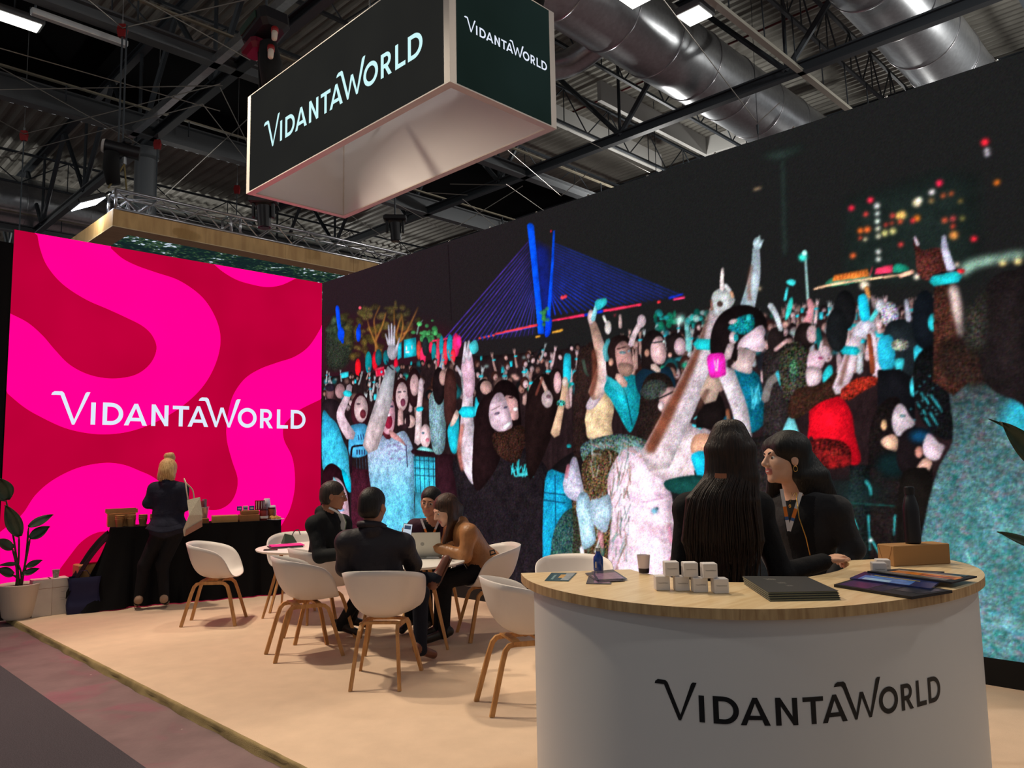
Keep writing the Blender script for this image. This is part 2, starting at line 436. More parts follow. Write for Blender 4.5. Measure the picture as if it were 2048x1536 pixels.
# ================================================================== hanging sign box
SX0, SX1, SY0, SY1, SZ0, SZ1 = 3.664, 4.892, 4.222, 7.54, 4.5, 5.578
M_wfab = mat('white_fabric', (222, 220, 222), 0.85, spec=0.2, bump=0.25, bscale=3.0)
M_alu = mat('white_alu_frame', (206, 196, 188), 0.45, spec=0.5)
M_blackled = screen_mat('led_black', (38, 38, 36), (33, 33, 32), 1.0)
M_blackled2 = screen_mat('led_black_green', (20, 30, 27), (26, 38, 36), 1.0)
sign = thing('hanging_sign', 'black four-sided hanging sign box with white wordmark and open white underside', 'sign', ((SX0+SX1)/2, (SY0+SY1)/2, SZ0))
T = 0.07
def pan(name, lo, hi, m): 
    b = MB(); b.box(lo, hi); return b.build(name, m, sign, world=True)
pan('face_panel', (SX0-0.001, SY0+T, SZ0+0.012), (SX0+0.02, SY1-T, SZ1-0.01), M_blackled)
pan('face_panel', (SX1-0.02, SY0+T, SZ0+0.012), (SX1+0.001, SY1-T, SZ1-0.01), M_blackled)
pan('face_panel', (SX0+T, SY0-0.001, SZ0+0.012), (SX1-T, SY0+0.02, SZ1-0.01), M_blackled2)
pan('face_panel', (SX0+T, SY1-0.02, SZ0+0.012), (SX1-T, SY1+0.001, SZ1-0.01), M_blackled2)
for (x, y) in ((SX0, SY0), (SX1-T, SY0), (SX0, SY1-T), (SX1-T, SY1-T)):
    pan('corner_post', (x, y, SZ0), (x+T, y+T, SZ1), M_alu)
b = MB()
for z0, z1 in ((SZ0, SZ0+0.012), (SZ1-0.01, SZ1)):
    for nm, lo, hi in (('rim', (SX0, SY0+T, z0), (SX0+T, SY1-T, z1)), ('rim', (SX1-T, SY0+T, z0), (SX1, SY1-T, z1)), ('rim', (SX0+T, SY0, z0), (SX1-T, SY0+T, z1)), ('rim', (SX0+T, SY1-T, z0), (SX1-T, SY1, z1))):
        pan('rim', lo, hi, M_alu)
i0 = 0.05
pan('inner_lining', (SX0+i0, SY0+T, SZ0+0.012), (SX0+i0+0.01, SY1-T, SZ1-0.01), M_wfab)
pan('inner_lining', (SX1-i0-0.01, SY0+T, SZ0+0.012), (SX1-i0, SY1-T, SZ1-0.01), M_wfab)
pan('inner_lining', (SX0+T, SY0+i0, SZ0+0.012), (SX1-T, SY0+i0+0.01, SZ1-0.01), M_wfab)
pan('inner_lining', (SX0+T, SY1-i0-0.01, SZ0+0.012), (SX1-T, SY1-i0, SZ1-0.01), M_wfab)
for yy in (5.2, 6.5): pan('cross_bar', (SX0+T, yy, SZ1-.05), (SX1-T, yy+.04, SZ1-.01), M_alu)
M_sign_white = emis('sign_letter_white', (205, 248, 250), 1.0)
lettering('lettering', lambda u, v: (SX0-0.004, 7.16-0.2105*u, 4.853+0.2105*v), M_sign_white, sign)
lettering('lettering', lambda u, v: (3.815+0.0775*u, SY0-0.004, 4.985+0.0775*v), emis('sign_letter_white2', (228, 236, 252), 1.0), sign)

# ================================================================== reception counter
CC = np.array([3.331, 1.864]); CH = 1.10
_rt = np.array([[141.0, .99], [156.4, 1.022], [170, 1.038], [183.3, 1.067], [193.6, 1.086], [203.7, 1.092], [212.2, 1.082], [221, 1.059], [231.4, 1.022], [244.7, .984], [258.4, .972], [273.1, .987], [289.1, 1.025], [297.7, 1.046], [308.4, 1.072], [315.9, 1.082], [326, 1.06]])
_ri = np.array([[141, .485], [160, .468], [178, .472], [208, .505], [225, .485], [250, .435], [272, .437], [298, .49], [317, .57], [326, .60]])
def r_out(a): return float(np.interp(a, _rt[:, 0], _rt[:, 1]))
def r_in(a): return float(np.interp(a, _ri[:, 0], _ri[:, 1]))
def smooth_r(fn, a): return sum(fn(a+d) for d in (-8, -4, 0, 4, 8))/5
def polar(a, r): return (CC[0]+r*cos(radians(a)), CC[1]+r*sin(radians(a)))
M_top = wood('pale_maple', (236, 212, 170), (216, 184, 136), (3, 26, 26), 0.3)
M_topedge = wood('maple_edge', (214, 180, 130), (160, 122, 78), (26, 26, 3), 0.5)
M_white = mat('white_laminate', (226, 224, 220), 0.42, spec=0.4)
counter = thing('reception_counter', 'curved white reception counter with pale wooden top and black wordmark', 'counter', (CC[0], CC[1], 0))
A0, A1 = 141.0, 325.5
angs = np.linspace(A0, A1, 90)
outer = [polar(a, smooth_r(r_out, a)) for a in angs]
inner = [polar(a, smooth_r(r_in, a)) for a in angs]
b = MB()
n = len(angs); zt, zb = CH, CH-0.036
P = [(*outer[i], zt) for i in range(n)]+[(*inner[i], zt) for i in range(n)]+[(*outer[i], zb) for i in range(n)]+[(*inner[i], zb) for i in range(n)]
F = []; Mi = []
for i in range(n-1):
    b.add([], []); F.append((i, i+1, n+i+1, n+i)); Mi.append(0); F.append((2*n+i, 3*n+i, 3*n+i+1, 2*n+i+1)); Mi.append(0)
    F.append((i, 2*n+i, 2*n+i+1, i+1)); Mi.append(1); F.append((n+i, n+i+1, 3*n+i+1, 3*n+i)); Mi.append(1)
F += [(0, n, 3*n, 2*n), (n-1, 2*n-1+2*n-n+0, 4*n-1, 2*n-1)] if False else [(0, n, 3*n, 2*n), (n-1, 3*n-1, 4*n-1, 2*n-1)]; Mi += [1, 1]
b.v = P; b.f = [list(q) for q in F]; b.m = Mi
o = b.build('worktop', [M_top, M_topedge], counter, world=True); autosmooth(o, 40)
def r_body(a): return smooth_r(r_out, a)-0.028
b = MB()
ba = np.linspace(153, 319, 90)
for (za, zb2) in ((0.0, CH-0.036),):
    P = [(*polar(a, r_body(a)), z) for z in (za, zb2) for a in ba]+[(*polar(a, r_body(a)-0.03), z) for z in (za, zb2) for a in ba]
    n = len(ba); F = []
    for i in range(n-1):
        F += [(i, i+1, n+i+1, n+i), (2*n+i, 3*n+i, 3*n+i+1, 2*n+i+1), (n+i, n+i+1, 3*n+i+1, 3*n+i), (i, 2*n+i, 2*n+i+1, i+1)]
    F += [(0, n, 3*n, 2*n), (n-1, 3*n-1, 4*n-1, 2*n-1)]
    b.add(P, F)
o = b.build('front_panel', M_white, counter, world=True); autosmooth(o, 40)
b = MB()
for aa in (153.6, 318.4):
    p0 = polar(aa, r_body(aa)-0.03); p1 = polar(aa, smooth_r(r_in, aa)+0.04)
    t = np.array([-sin(radians(aa)), cos(radians(aa))])*0.015
    quad = [(p0[0]-t[0], p0[1]-t[1]), (p1[0]-t[0], p1[1]-t[1]), (p1[0]+t[0], p1[1]+t[1]), (p0[0]+t[0], p0[1]+t[1])]
    bb = MB(); bb.prism(quad, 0.0, CH-0.036); bb.build('end_panel', M_white, counter, world=True)
b = MB()
sh = [polar(a, r_body(a)-0.035) for a in np.linspace(156, 316, 40)]+[polar(a, smooth_r(r_in, a)+0.05) for a in np.linspace(316, 156, 40)]
b.prism(sh, 0.70, 0.72); b.build('inner_shelf', M_white, counter, world=True)
def counter_word(u, v):
    # walk the arc of the front panel from the first letter
    a = 194.2+63.7*u/12.42
    p = polar(a, r_body(a)+0.0015); return (p[0], p[1], 0.7175+0.0875*v)
lettering('lettering', counter_word, mat('black_vinyl', (16, 17, 20), 0.5), counter, step=0.12)

# ================================================================== shell chairs
M_shell = mat('white_shell', (212, 204, 199), 0.42, spec=0.45)
M_oak = wood('oak_legs', (200, 150, 92), (160, 108, 58), (14, 14, 2.5), 0.5)
def make_chair():
    t = thing('shell_chair', 'white shell chair', 'chair')
    rim = [(0, (0, -.262, .80)), (22, (.125, -.255, .799)), (45, (.225, -.205, .788)), (68, (.282, -.10, .767)), (88, (.299, .01, .742)), (102, (.297, .10, .712)), (112, (.29, .155, .665)), (122, (.281, .19, .585)), (133, (.264, .218, .51)), (148, (.21, .242, .468)), (165, (.1, .252, .457)), (180, (0, .254, .455))]
    base = [(0, (0, -.195, .462)), (45, (.165, -.165, .457)), (90, (.226, .0, .45)), (130, (.205, .13, .448)), (180, (0, .20, .45))]
    def interp(tab, a):
        s = 1 if a <= 180 else -1
        a = a if a <= 180 else 360-a
        xs = [q[0] for q in tab]
        return np.array([s*np.interp(a, xs, [q[1][0] for q in tab]), np.interp(a, xs, [q[1][1] for q in tab]), np.interp(a, xs, [q[1][2] for q in tab])])
    def sm(tab, a): return sum(w*interp(tab, (a+d) % 360) for d, w in ((-10, .15), (-5, .2), (0, .3), (5, .2), (10, .15)))
    nu, nv = 56, 13
    c0 = np.array([0, .02, .437])
    def surf(u, v):
        a = 360*u; R = sm(rim, a); K = sm(base, a)
        p1 = c0+(K-c0)*.95; p2 = K+(R-K)*np.array([.30, .30, .34]); t_ = v**0.8
        if v == 0: return c0
        return (1-t_)**3*c0+3*(1-t_)**2*t_*p1+3*(1-t_)*t_*t_*p2+t_**3*R
    b = MB(); b.grid(surf, nu, nv, wrap=True)
    o = b.build('shell', M_shell, t, smooth=True)
    md = o.modifiers.new('thick', 'SOLIDIFY'); md.thickness = 0.009; md.offset = 0
    for s in (-1, 1):
        pts = [(s*.172, -.268, 0), (s*.145, -.185, .30), (s*.136, -.16, .372), (s*.132, -.135, .398), (s*.132, -.10, .404), (s*.146, .10, .404), (s*.148, .135, .398), (s*.155, .165, .372), (s*.168, .19, .30), (s*.235, .268, 0)]
        b = MB(); b.path(pts, 0.012, flat=(0.03, 0.022))
        b.build('leg_frame', M_oak, t)
    for y in (-.085, .085):
        b = MB(); b.path([(-.15, y, .412), (-.10, y, .42), (.10, y, .42), (.15, y, .412)], 0.012, flat=(0.045, 0.018)); b.build('seat_rail', M_oak, t)
    t.scale = (1.03, 1.03, 1.05)
    return t
CHG = 'white shell chairs with oak legs'
def face(deg): return radians(deg-90)
chair = make_chair()
chair.location = (3.624, 8.018, 0); chair.rotation_euler = (0, 0, face(-39))
chair['label'] = 'empty white shell chair nearest the blonde woman and the catering table'; chair['group'] = CHG
for (x, y, d, lab) in (
    (3.537, 6.07, -16, 'empty white shell chair just in front of the suited man'),
    (3.97, 6.55, -12, 'white shell chair on which the man in the dark suit sits'),
    (3.515, 4.88, 41.8, 'white shell chair on which the man with his leg crossed sits'),
    (4.62, 8.12, 235, 'empty white shell chair behind the round table with pink folder'),
    (5.10, 5.36, 153, 'white shell chair on which the woman in the tan leather jacket sits'),
    (5.06, 6.16, 208, 'white shell chair on which the woman with the lanyard sits'),
    (3.80, 3.70, -26.5, 'empty white shell chair partly hidden by the left end of the reception counter'),
    (4.78, 4.06, 222, 'empty white shell chair seen over the counter beside the blue bottle')):
    dup(chair, (x, y, 0), face(d), lab, CHG)

# ================================================================== round tables
M_tabletop = mat('white_tabletop', (232, 228, 222), 0.3, spec=0.5)
def make_table(label, loc, rotz):
    t = thing('round_table', label, 'table', loc, rotz, 'round white meeting tables')
    R = 0.58
    b = MB(); b.lathe([(0.001, .712), (R-.03, .712), (R-.008, .718), (R, .728), (R-.001, .736), (R-.008, .74), (0.001, .74)], n=56, cap=False); o = b.build('tabletop', M_tabletop, t, smooth=True); autosmooth(o, 50)
    for k in range(4):
        a = pi/4+k*pi/2
        b = MB(); b.tube((.50*cos(a), .50*sin(a), 0), (.30*cos(a), .30*sin(a), .71), .013, .02, 10); b.build('leg', M_oak, t, smooth=False)
    b = MB(); b.path([(.30*cos(pi/4+k*pi/2), .30*sin(pi/4+k*pi/2), .695) for k in range(4)], .012, closed=True, flat=(.03, .025)); b.build('apron', M_oak, t)
    return t
make_table('round white table with pink folder and dark bag on it', (4.47, 7.52, 0), radians(100))
make_table('round white table with open laptop on it', (4.33, 5.72, 0), radians(-121))
# ================================================================== big video wall: a night concert crowd
# The picture shown on the screen is drawn shape by shape into the screen's own module grid
# (one colour per grid point), like a test card: sky, bridge, trees, houses, then people.
VY0, VY1, VZ0 = YW-0.004, 0.75, 0.187
GW, GH = 1080, 480
CAN = np.zeros((GH, GW, 3), np.float32)
def to_can(pts):
    P = np.asarray(pts, float)
    d = ((P[:, :1]-1024)/FPX)*CR[None]-((P[:, 1:2]-768)/FPX)*CU[None]+_f[None]
    Q = EYE[None]+(XW/d[:, :1])*d
    return np.stack([(VY0-Q[:, 1])/(VY0-VY1)*(GW-1), (Q[:, 2]-VZ0)/(ZT-VZ0)*(GH-1)], 1)
def cover(P, soft=0.0):
    x0, y0 = np.floor(P.min(0)).astype(int)-2; x1, y1 = np.ceil(P.max(0)).astype(int)+3
    x0, y0 = max(x0, 0), max(y0, 0); x1, y1 = min(x1, GW), min(y1, GH)
    if x1 <= x0 or y1 <= y0: return None
    acc = np.zeros((y1-y0, x1-x0), np.float32)
    N = len(P)
    xs = np.arange(x0, x1); ys = np.arange(y0, y1)
    for ox, oy in ((-.25, -.25), (.25, -.25), (-.25, .25), (.25, .25)):
        X = (xs+ox)[None, :]; Y = (ys+oy)[:, None]
        ins = np.zeros(acc.shape, bool)
        for i in range(N):
            ax, ay = P[i]; bx, by = P[(i+1) % N]
            if ay == by: continue
            c = (ay > Y) != (by > Y)
            ins ^= c & (X < (bx-ax)*(Y-ay)/(by-ay)+ax)
        acc += ins*0.25
    if soft:
        k = int(soft)
        for _ in range(2):
            a = np.pad(acc, k, mode='edge')
            acc = sum(a[k+i:k+i+acc.shape[0], k:k+acc.shape[1]] for i in range(-k, k+1))/(2*k+1)
            a = np.pad(acc, k, mode='edge')
            acc = sum(a[k:k+acc.shape[0], k+i:k+i+acc.shape[1]] for i in range(-k, k+1))/(2*k+1)
    return acc, x0, y0, x1, y1
def _mottle(k):
    m = rng.normal(0, 1, (GH+80, GW+80)).astype(np.float32)
    for _ in range(2):
        for ax in (0, 1):
            m = sum(np.roll(m, i, ax) for i in range(-k, k+1))/(2*k+1)
    return m/m.std()
MOT = .13*_mottle(4)+.07*_mottle(1)+.08*np.roll(_mottle(2), 7, 0)
def paint(P, col, alpha=1.0, soft=0, grad=None, grain=0.0, vol=0.42):
    r = cover(P, soft)
    if r is None: return
    a, x0, y0, x1, y1 = r
    a = (a*alpha)[..., None]
    c = np.broadcast_to(np.asarray(col, np.float32), (y1-y0, x1-x0, 3)).copy()
    if grad is not None:
        (ga, gb, c2) = grad
        A, B = to_can([ga, gb]); d = B-A
        t = ((np.arange(x0, x1)[None, :]-A[0])*d[0]+(np.arange(y0, y1)[:, None]-A[1])*d[1])/max(1e-6, d@d)
        t = np.clip(t, 0, 1)[..., None]; c = c*(1-t)+np.asarray(c2, np.float32)*t
    h_, w_ = a.shape[:2]
    if vol and min(h_, w_) > 7:
        # rounded modelling inside each drawn shape plus a little mottling
        k = int(max(1, min(12, min(h_, w_)//5)))
        bl = a[..., 0]
        for _ in range(2):
            q = np.pad(bl, k); bl = sum(q[k+i:k+i+h_, k:k+w_] for i in range(-k, k+1))/(2*k+1)
            q = np.pad(bl, k); bl = sum(q[k:k+h_, k+i:k+i+w_] for i in range(-k, k+1))/(2*k+1)
        sh = np.roll(np.roll(bl, -max(1, k//2), 1), -max(1, k//3), 0)
        sh = sh/max(1e-3, sh.max())
        mo = MOT[(y0*3) % 60:(y0*3) % 60+h_, (x0*5) % 60:(x0*5) % 60+w_]
        c = c*((1-vol)+vol*1.42*sh[..., None])*(1+1.1*vol*mo[..., None])
    if grain:
        g = rng.normal(0, grain, (y1-y0, x1-x0, 1))+rng.normal(0, grain*.5, (y1-y0, x1-x0, 3)); c = c*(1+g)
    CAN[y0:y1, x0:x1] = CAN[y0:y1, x0:x1]*(1-a)+c*a
def poly(pts, col, smooth=True, **k):
    if smooth and len(pts) > 3: pts = catmull(pts, 4, closed=True)
    paint(to_can([tuple(p) for p in pts]), col, **k)
def ell(cx, cy, rx, ry, col, rot=0, **k):
    c, s = cos(radians(rot)), sin(radians(rot))
    paint(to_can([(cx+rx*cos(t)*c-ry*sin(t)*s, cy+rx*cos(t)*s+ry*sin(t)*c) for t in np.linspace(0, 2*pi, 18, endpoint=False)]), col, **k)
def limb(pts, ws, col, **k):
    pts = [np.asarray(p, float) for p in (catmull(pts, 3) if len(pts) > 2 else pts)]
    ws = np.interp(np.linspace(0, 1, len(pts)), np.linspace(0, 1, len(ws)), ws)
    L, R_ = [], []
    for i, p in enumerate(pts):
        d = norm(pts[min(i+1, len(pts)-1)]-pts[max(i-1, 0)]); nrm = np.array([-d[1], d[0]])
        L.append(p+nrm*ws[i]/2); R_.append(p-nrm*ws[i]/2)
    d0 = norm(pts[0]-pts[1])*ws[0]*.4; d1 = norm(pts[-1]-pts[-2])*ws[-1]*.4
    paint(to_can([pts[0]+d0]+L+[pts[-1]+d1]+R_[::-1]), col, **k)
def line(a, b, w, col, **k): limb([a, b], [w, w], col, **k)
CY = (30, 195, 215); TEAL = (15, 140, 150); DK = (27, 18, 20); BR = (58, 32, 28); SK = (205, 172, 176); SK2 = (178, 138, 132); SKD = (128, 78, 62); WH = (225, 220, 228)
# --- night sky
gx = np.linspace(0, 1, GW)[None, :, None]; gy = np.linspace(0, 1, GH)[:, None, None]
CAN[:] = np.array([43, 28, 34])*(1-np.clip(gx*1.7, 0, 1))+np.array([30, 30, 30])*np.clip(gx*1.7, 0, 1)
CAN *= 0.93+0.1*gy
poly([(645, 640), (760, 640), (900, 660), (900, 760), (645, 780)], (62, 18, 30), alpha=.55, soft=9, vol=0)
# --- trees lit from below
poly([(652, 660), (668, 640), (690, 640), (705, 655), (705, 700), (690, 735), (655, 735)], (42, 46, 38), soft=4, grain=.3)
for (cx, cy, rx, ry, c) in ((700, 660, 22, 40, (72, 66, 36)), (745, 650, 30, 45, (92, 80, 40)), (790, 640, 36, 48, (84, 72, 38)), (820, 655, 24, 42, (74, 66, 40)), (740, 690, 50, 34, (100, 84, 38)), (672, 655, 14, 24, (56, 70, 50))):
    for k in range(26):
        a = rng.uniform(0, 2*pi); q = sqrt(rng.uniform(0, 1))
        ell(cx+rx*q*cos(a), cy+ry*q*sin(a), rng.uniform(3, 9), rng.uniform(3, 9), np.array(c)*rng.uniform(.6, 1.35), alpha=.6, soft=1, grain=.2)
for pts in ([(751, 720), (752, 670), (748, 640), (760, 612)], [(752, 680), (765, 650), (772, 625)], [(800, 680), (806, 650), (802, 628)], [(800, 684), (815, 660), (836, 615)], [(792, 670), (800, 640), (806, 630)], [(806, 668), (826, 655)], [(800, 690), (790, 660), (788, 620)], [(757, 700), (740, 660), (735, 640)]):
    limb(pts, [4, 2], (168, 108, 52), alpha=.85, soft=1)
limb([(834, 668), (838, 650), (846, 640)], [4, 2], (110, 140, 130), alpha=.8)
for k in range(40): ell(858+rng.normal(0, 10), 674+rng.normal(0, 12), rng.uniform(2, 6), rng.uniform(2, 7), np.array((70, 165, 92))*rng.uniform(.6, 1.2), alpha=.8)
poly([(671, 616), (678, 614), (681, 640), (684, 665), (688, 684), (683, 685), (676, 660)], (10, 70, 245)); ell(682, 668, 7, 14, (10, 70, 240)); ell(717, 668, 5, 16, (10, 65, 240)); ell(719, 652, 3, 5, (20, 50, 180))
ell(720, 615.5, 3.2, 3.2, (255, 90, 110))
# --- cable stayed bridge
for k in range(20):
    t = k/19
    line((1058-2*t+t*14, 482+t*120), (880+185*t**0.9, 688-18*t), 2.4-.6*t, (52, 42, 140) if k % 3 else (72, 48, 165), alpha=.8)
    line((1056+t*10, 484+t*105), (900+170*t, 684-12*t), 1.4, (30, 60, 200), alpha=.45*t, soft=1)
for k in range(22):
    t = k/21
    line((1107-t*4, 486+t*110), (1366-255*t, 592+38*t), 2.6, (22, 52, 205), alpha=.5+.45*t)
    line((1072+t*12, 482+t*118), (1350-250*t, 598+36*t), 1.5, (60, 36, 140), alpha=.35, soft=1)
poly([(1066, 478), (1100, 500), (1104, 640), (1084, 640)], (10, 32, 165), alpha=.55, soft=3, smooth=False)
poly([(1054, 450), (1058, 446), (1064, 447), (1068, 452), (1078, 560), (1086, 640), (1089, 668), (1076, 668), (1072, 620), (1062, 520)], (8, 82, 250), smooth=False)
poly([(1106, 462), (1110, 461), (1108, 520), (1103, 600), (1099, 660), (1092, 662), (1096, 600), (1102, 530)], (8, 78, 245), smooth=False)
poly([(1092, 632), (1104, 640), (1100, 668), (1090, 672)], (8, 60, 225))
limb([(960, 676), (1075, 650)], [4, 6], (40, 60, 190)); limb([(990, 668), (1074, 650)], [3.5, 4.5], (255, 62, 66))
for x in range(960, 990, 9): ell(x, 676-(x-960)*.2, 3, 2, (250, 70, 50))
limb([(1105, 641), (1170, 630)], [3.5, 5], (255, 45, 95)); limb([(1206, 622), (1282, 609)], [5, 4.5], (255, 50, 90)); limb([(1170, 630), (1205, 622)], [6, 6], (20, 50, 200))
limb([(1347, 599), (1369, 595)], [4, 5], (255, 60, 120)); limb([(1338, 596), (1366, 588)], [5, 3], (20, 50, 210)); ell(1318, 604, 4, 3, (250, 50, 60)); ell(1125, 595, 4.5, 4, (255, 70, 90)); ell(1131, 593, 3.5, 3.5, (255, 60, 80))
limb([(1105, 665), (1125, 660)], [4, 5], (240, 170, 60)); limb([(1072, 674), (1080, 672)], [4, 4], (240, 170, 60)); limb([(865, 682), (900, 676)], [3, 4], (240, 40, 90)); ell(1102, 462, 1.5, 2.5, (220, 30, 50))
for k in range(14): ell(1088+rng.normal(0, 4), 632+rng.normal(0, 12), 4, 4, (60, 140, 70), alpha=.7)
line((896, 490), (903, 640), 1.6, (22, 14, 18), alpha=.8)
# --- right: tower of lit windows, food stall, lamp posts
poly([(1690, 400), (1880, 340), (1960, 350), (1960, 560), (1690, 570)], (26, 40, 36), alpha=.6, soft=5, smooth=False)
poly([(1520, 310), (1600, 290), (1605, 300), (1560, 320)], (36, 48, 44), alpha=.8, soft=3); line((1566, 320), (1570, 510), 9, (38, 52, 48), alpha=.8, soft=2); ell(1515, 377, 10, 3, (130, 108, 84), rot=-15, soft=1)
for (x, y, r, c) in ((1703, 416, 6, (255, 40, 70)), (1741, 400, 6, (255, 45, 75)), (1732, 428, 5, (235, 60, 60)), (1754, 411, 6, (255, 255, 250)), (1755, 427, 5, (235, 245, 240)), (1755, 442, 5, (235, 250, 240)), (1756, 457, 5, (250, 245, 220)), (1757, 472, 5, (250, 235, 200)), (1757, 503, 5, (250, 255, 245)), (1757, 518, 5, (245, 255, 250)),
                     (1834, 405, 9, (252, 236, 190)), (1838, 400, 6, (255, 250, 230)), (1804, 430, 9, (240, 196, 110)), (1797, 431, 6, (230, 180, 90)), (1785, 431, 5, (230, 70, 60)), (1772, 449, 4, (220, 60, 50)), (1784, 446, 4, (210, 70, 50)), (1801, 443, 5, (230, 80, 50)), (1834, 436, 7, (240, 130, 40)), (1826, 441, 5, (250, 50, 60)), (1721, 461, 6, (250, 110, 40)), (1735, 459, 7, (245, 110, 50)), (1721, 476, 4, (240, 70, 50)), (1731, 478, 4, (255, 230, 180)), (1770, 466, 7, (190, 180, 110)), (1786, 462, 7, (200, 190, 120)),
                     (1879, 366, 7, (255, 40, 80)), (1864, 384, 6, (255, 240, 240)), (1863, 401, 6, (140, 110, 70)), (1887, 391, 5, (220, 90, 50)), (1903, 387, 5, (210, 90, 50)), (1921, 402, 5, (120, 100, 50)), (1890, 440, 6, (230, 90, 60)), (1906, 437, 6, (210, 70, 70)), (1925, 436, 5, (130, 120, 60)), (1906, 452, 5, (225, 70, 50)), (1908, 470, 9, (220, 140, 70)), (1948, 477, 6, (255, 40, 60)), (1994, 365, 6, (220, 110, 30)), (1970, 284, 8, (255, 40, 60)), (1974, 300, 5, (225, 215, 225)), (1975, 308, 5, (200, 190, 205)), (1706, 511, 6, (235, 100, 50)), (1802, 489, 5, (225, 60, 60)), (2006, 524, 8, (255, 214, 130)), (2036, 521, 8, (255, 222, 140)), (1834, 553, 6, (255, 240, 220)), (1914, 529, 5, (255, 220, 200)), (1230, 630, 2, (230, 60, 80)), (1520, 577, 3, (250, 220, 170))):
    ell(x, y, r, r, c, soft=1)
poly([(1655, 574), (1665, 555), (1735, 545), (1735, 560)], (50, 130, 100)); poly([(1664, 563), (1668, 550), (1736, 538), (1738, 553)], (240, 130, 55), smooth=False)
poly([(1749, 549), (1752, 536), (1785, 529), (1786, 545)], (245, 60, 100), smooth=False); poly([(1787, 545), (1790, 528), (1810, 530), (1818, 540)], (30, 150, 120)); line((1739, 553), (1745, 534), 2, (225, 60, 80))
for k in range(9): line((1671+k*7.4, 560-k*1.5), (1672+k*7.4, 549-k*1.5), 1.8, (150, 60, 20), alpha=.7)
limb([(1628, 578), (1680, 566), (1800, 550)], [4, 5, 4], (255, 205, 160)); ell(1729, 570, 10, 9, (255, 236, 205), soft=1); limb([(1733, 575), (1738, 596)], [10, 8], (230, 150, 80)); limb([(1800, 552), (1826, 543)], [8, 9], (250, 190, 160))
poly([(1920, 535), (1935, 520), (2000, 505), (2048, 500), (2048, 515), (1960, 535), (1925, 555)], (150, 190, 170), alpha=.75, soft=2); ell(1922, 542, 8, 5, (235, 40, 50))
line((1611, 510), (1616, 600), 5, (140, 180, 175)); ell(1606, 514, 9, 8, (60, 235, 215), soft=1); ell(1609, 506, 5, 6, (180, 255, 245))
# --- sea of distant heads, hands and phones
def ytop(x): return np.interp(x, [640, 760, 850, 900, 1000, 1120, 1250, 1420, 1560, 1700, 1880], [745, 735, 712, 705, 700, 690, 668, 640, 618, 606, 604])
for x in range(640, 1900, 10): poly([(x-6, ytop(x)+10), (x+16, ytop(x+10)+10), (x+16, 960), (x-6, 960)], (36, 24, 26), smooth=False)
def pick(*a): return a[rng.integers(len(a))]
for k in range(240):                                   # cut-out letters and flags behind the crowd on the left
    pass
for (x, y, w, h, c) in ((716, 735, 8, 24, (235, 20, 35)), (737, 725, 9, 30, TEAL), (750, 722, 8, 26, (215, 20, 40)), (757, 715, 9, 22, (20, 90, 100)), (772, 715, 8, 20, (20, 100, 110)), (792, 730, 6, 20, (225, 20, 50)), (838, 700, 7, 26, (190, 60, 50)), (846, 712, 8, 26, (235, 40, 90)), (851, 693, 9, 26, (35, 40, 44)), (862, 695, 6, 16, (240, 40, 80)), (868, 705, 7, 26, (20, 140, 150)), (876, 705, 5, 40, (240, 60, 90)), (883, 692, 6, 28, (20, 150, 170)), (891, 705, 7, 34, (245, 50, 70)), (900, 695, 9, 36, (20, 150, 175)), (912, 690, 10, 32, (245, 40, 110)), (918, 684, 7, 18, (245, 40, 130)), (906, 712, 7, 20, (240, 40, 60)), (884, 722, 5, 22, (30, 90, 190))):
    ell(x, y, w*.75, h*.75, c)
poly([(808, 680), (832, 675), (833, 712), (808, 716)], (30, 190, 210), smooth=False); poly([(795, 688), (803, 684), (803, 715), (795, 720)], (30, 180, 205), smooth=False); line((813, 692), (813, 700), 3, WH); line((824, 690), (824, 698), 2, WH); ell(815, 704, 5, 2, WH)
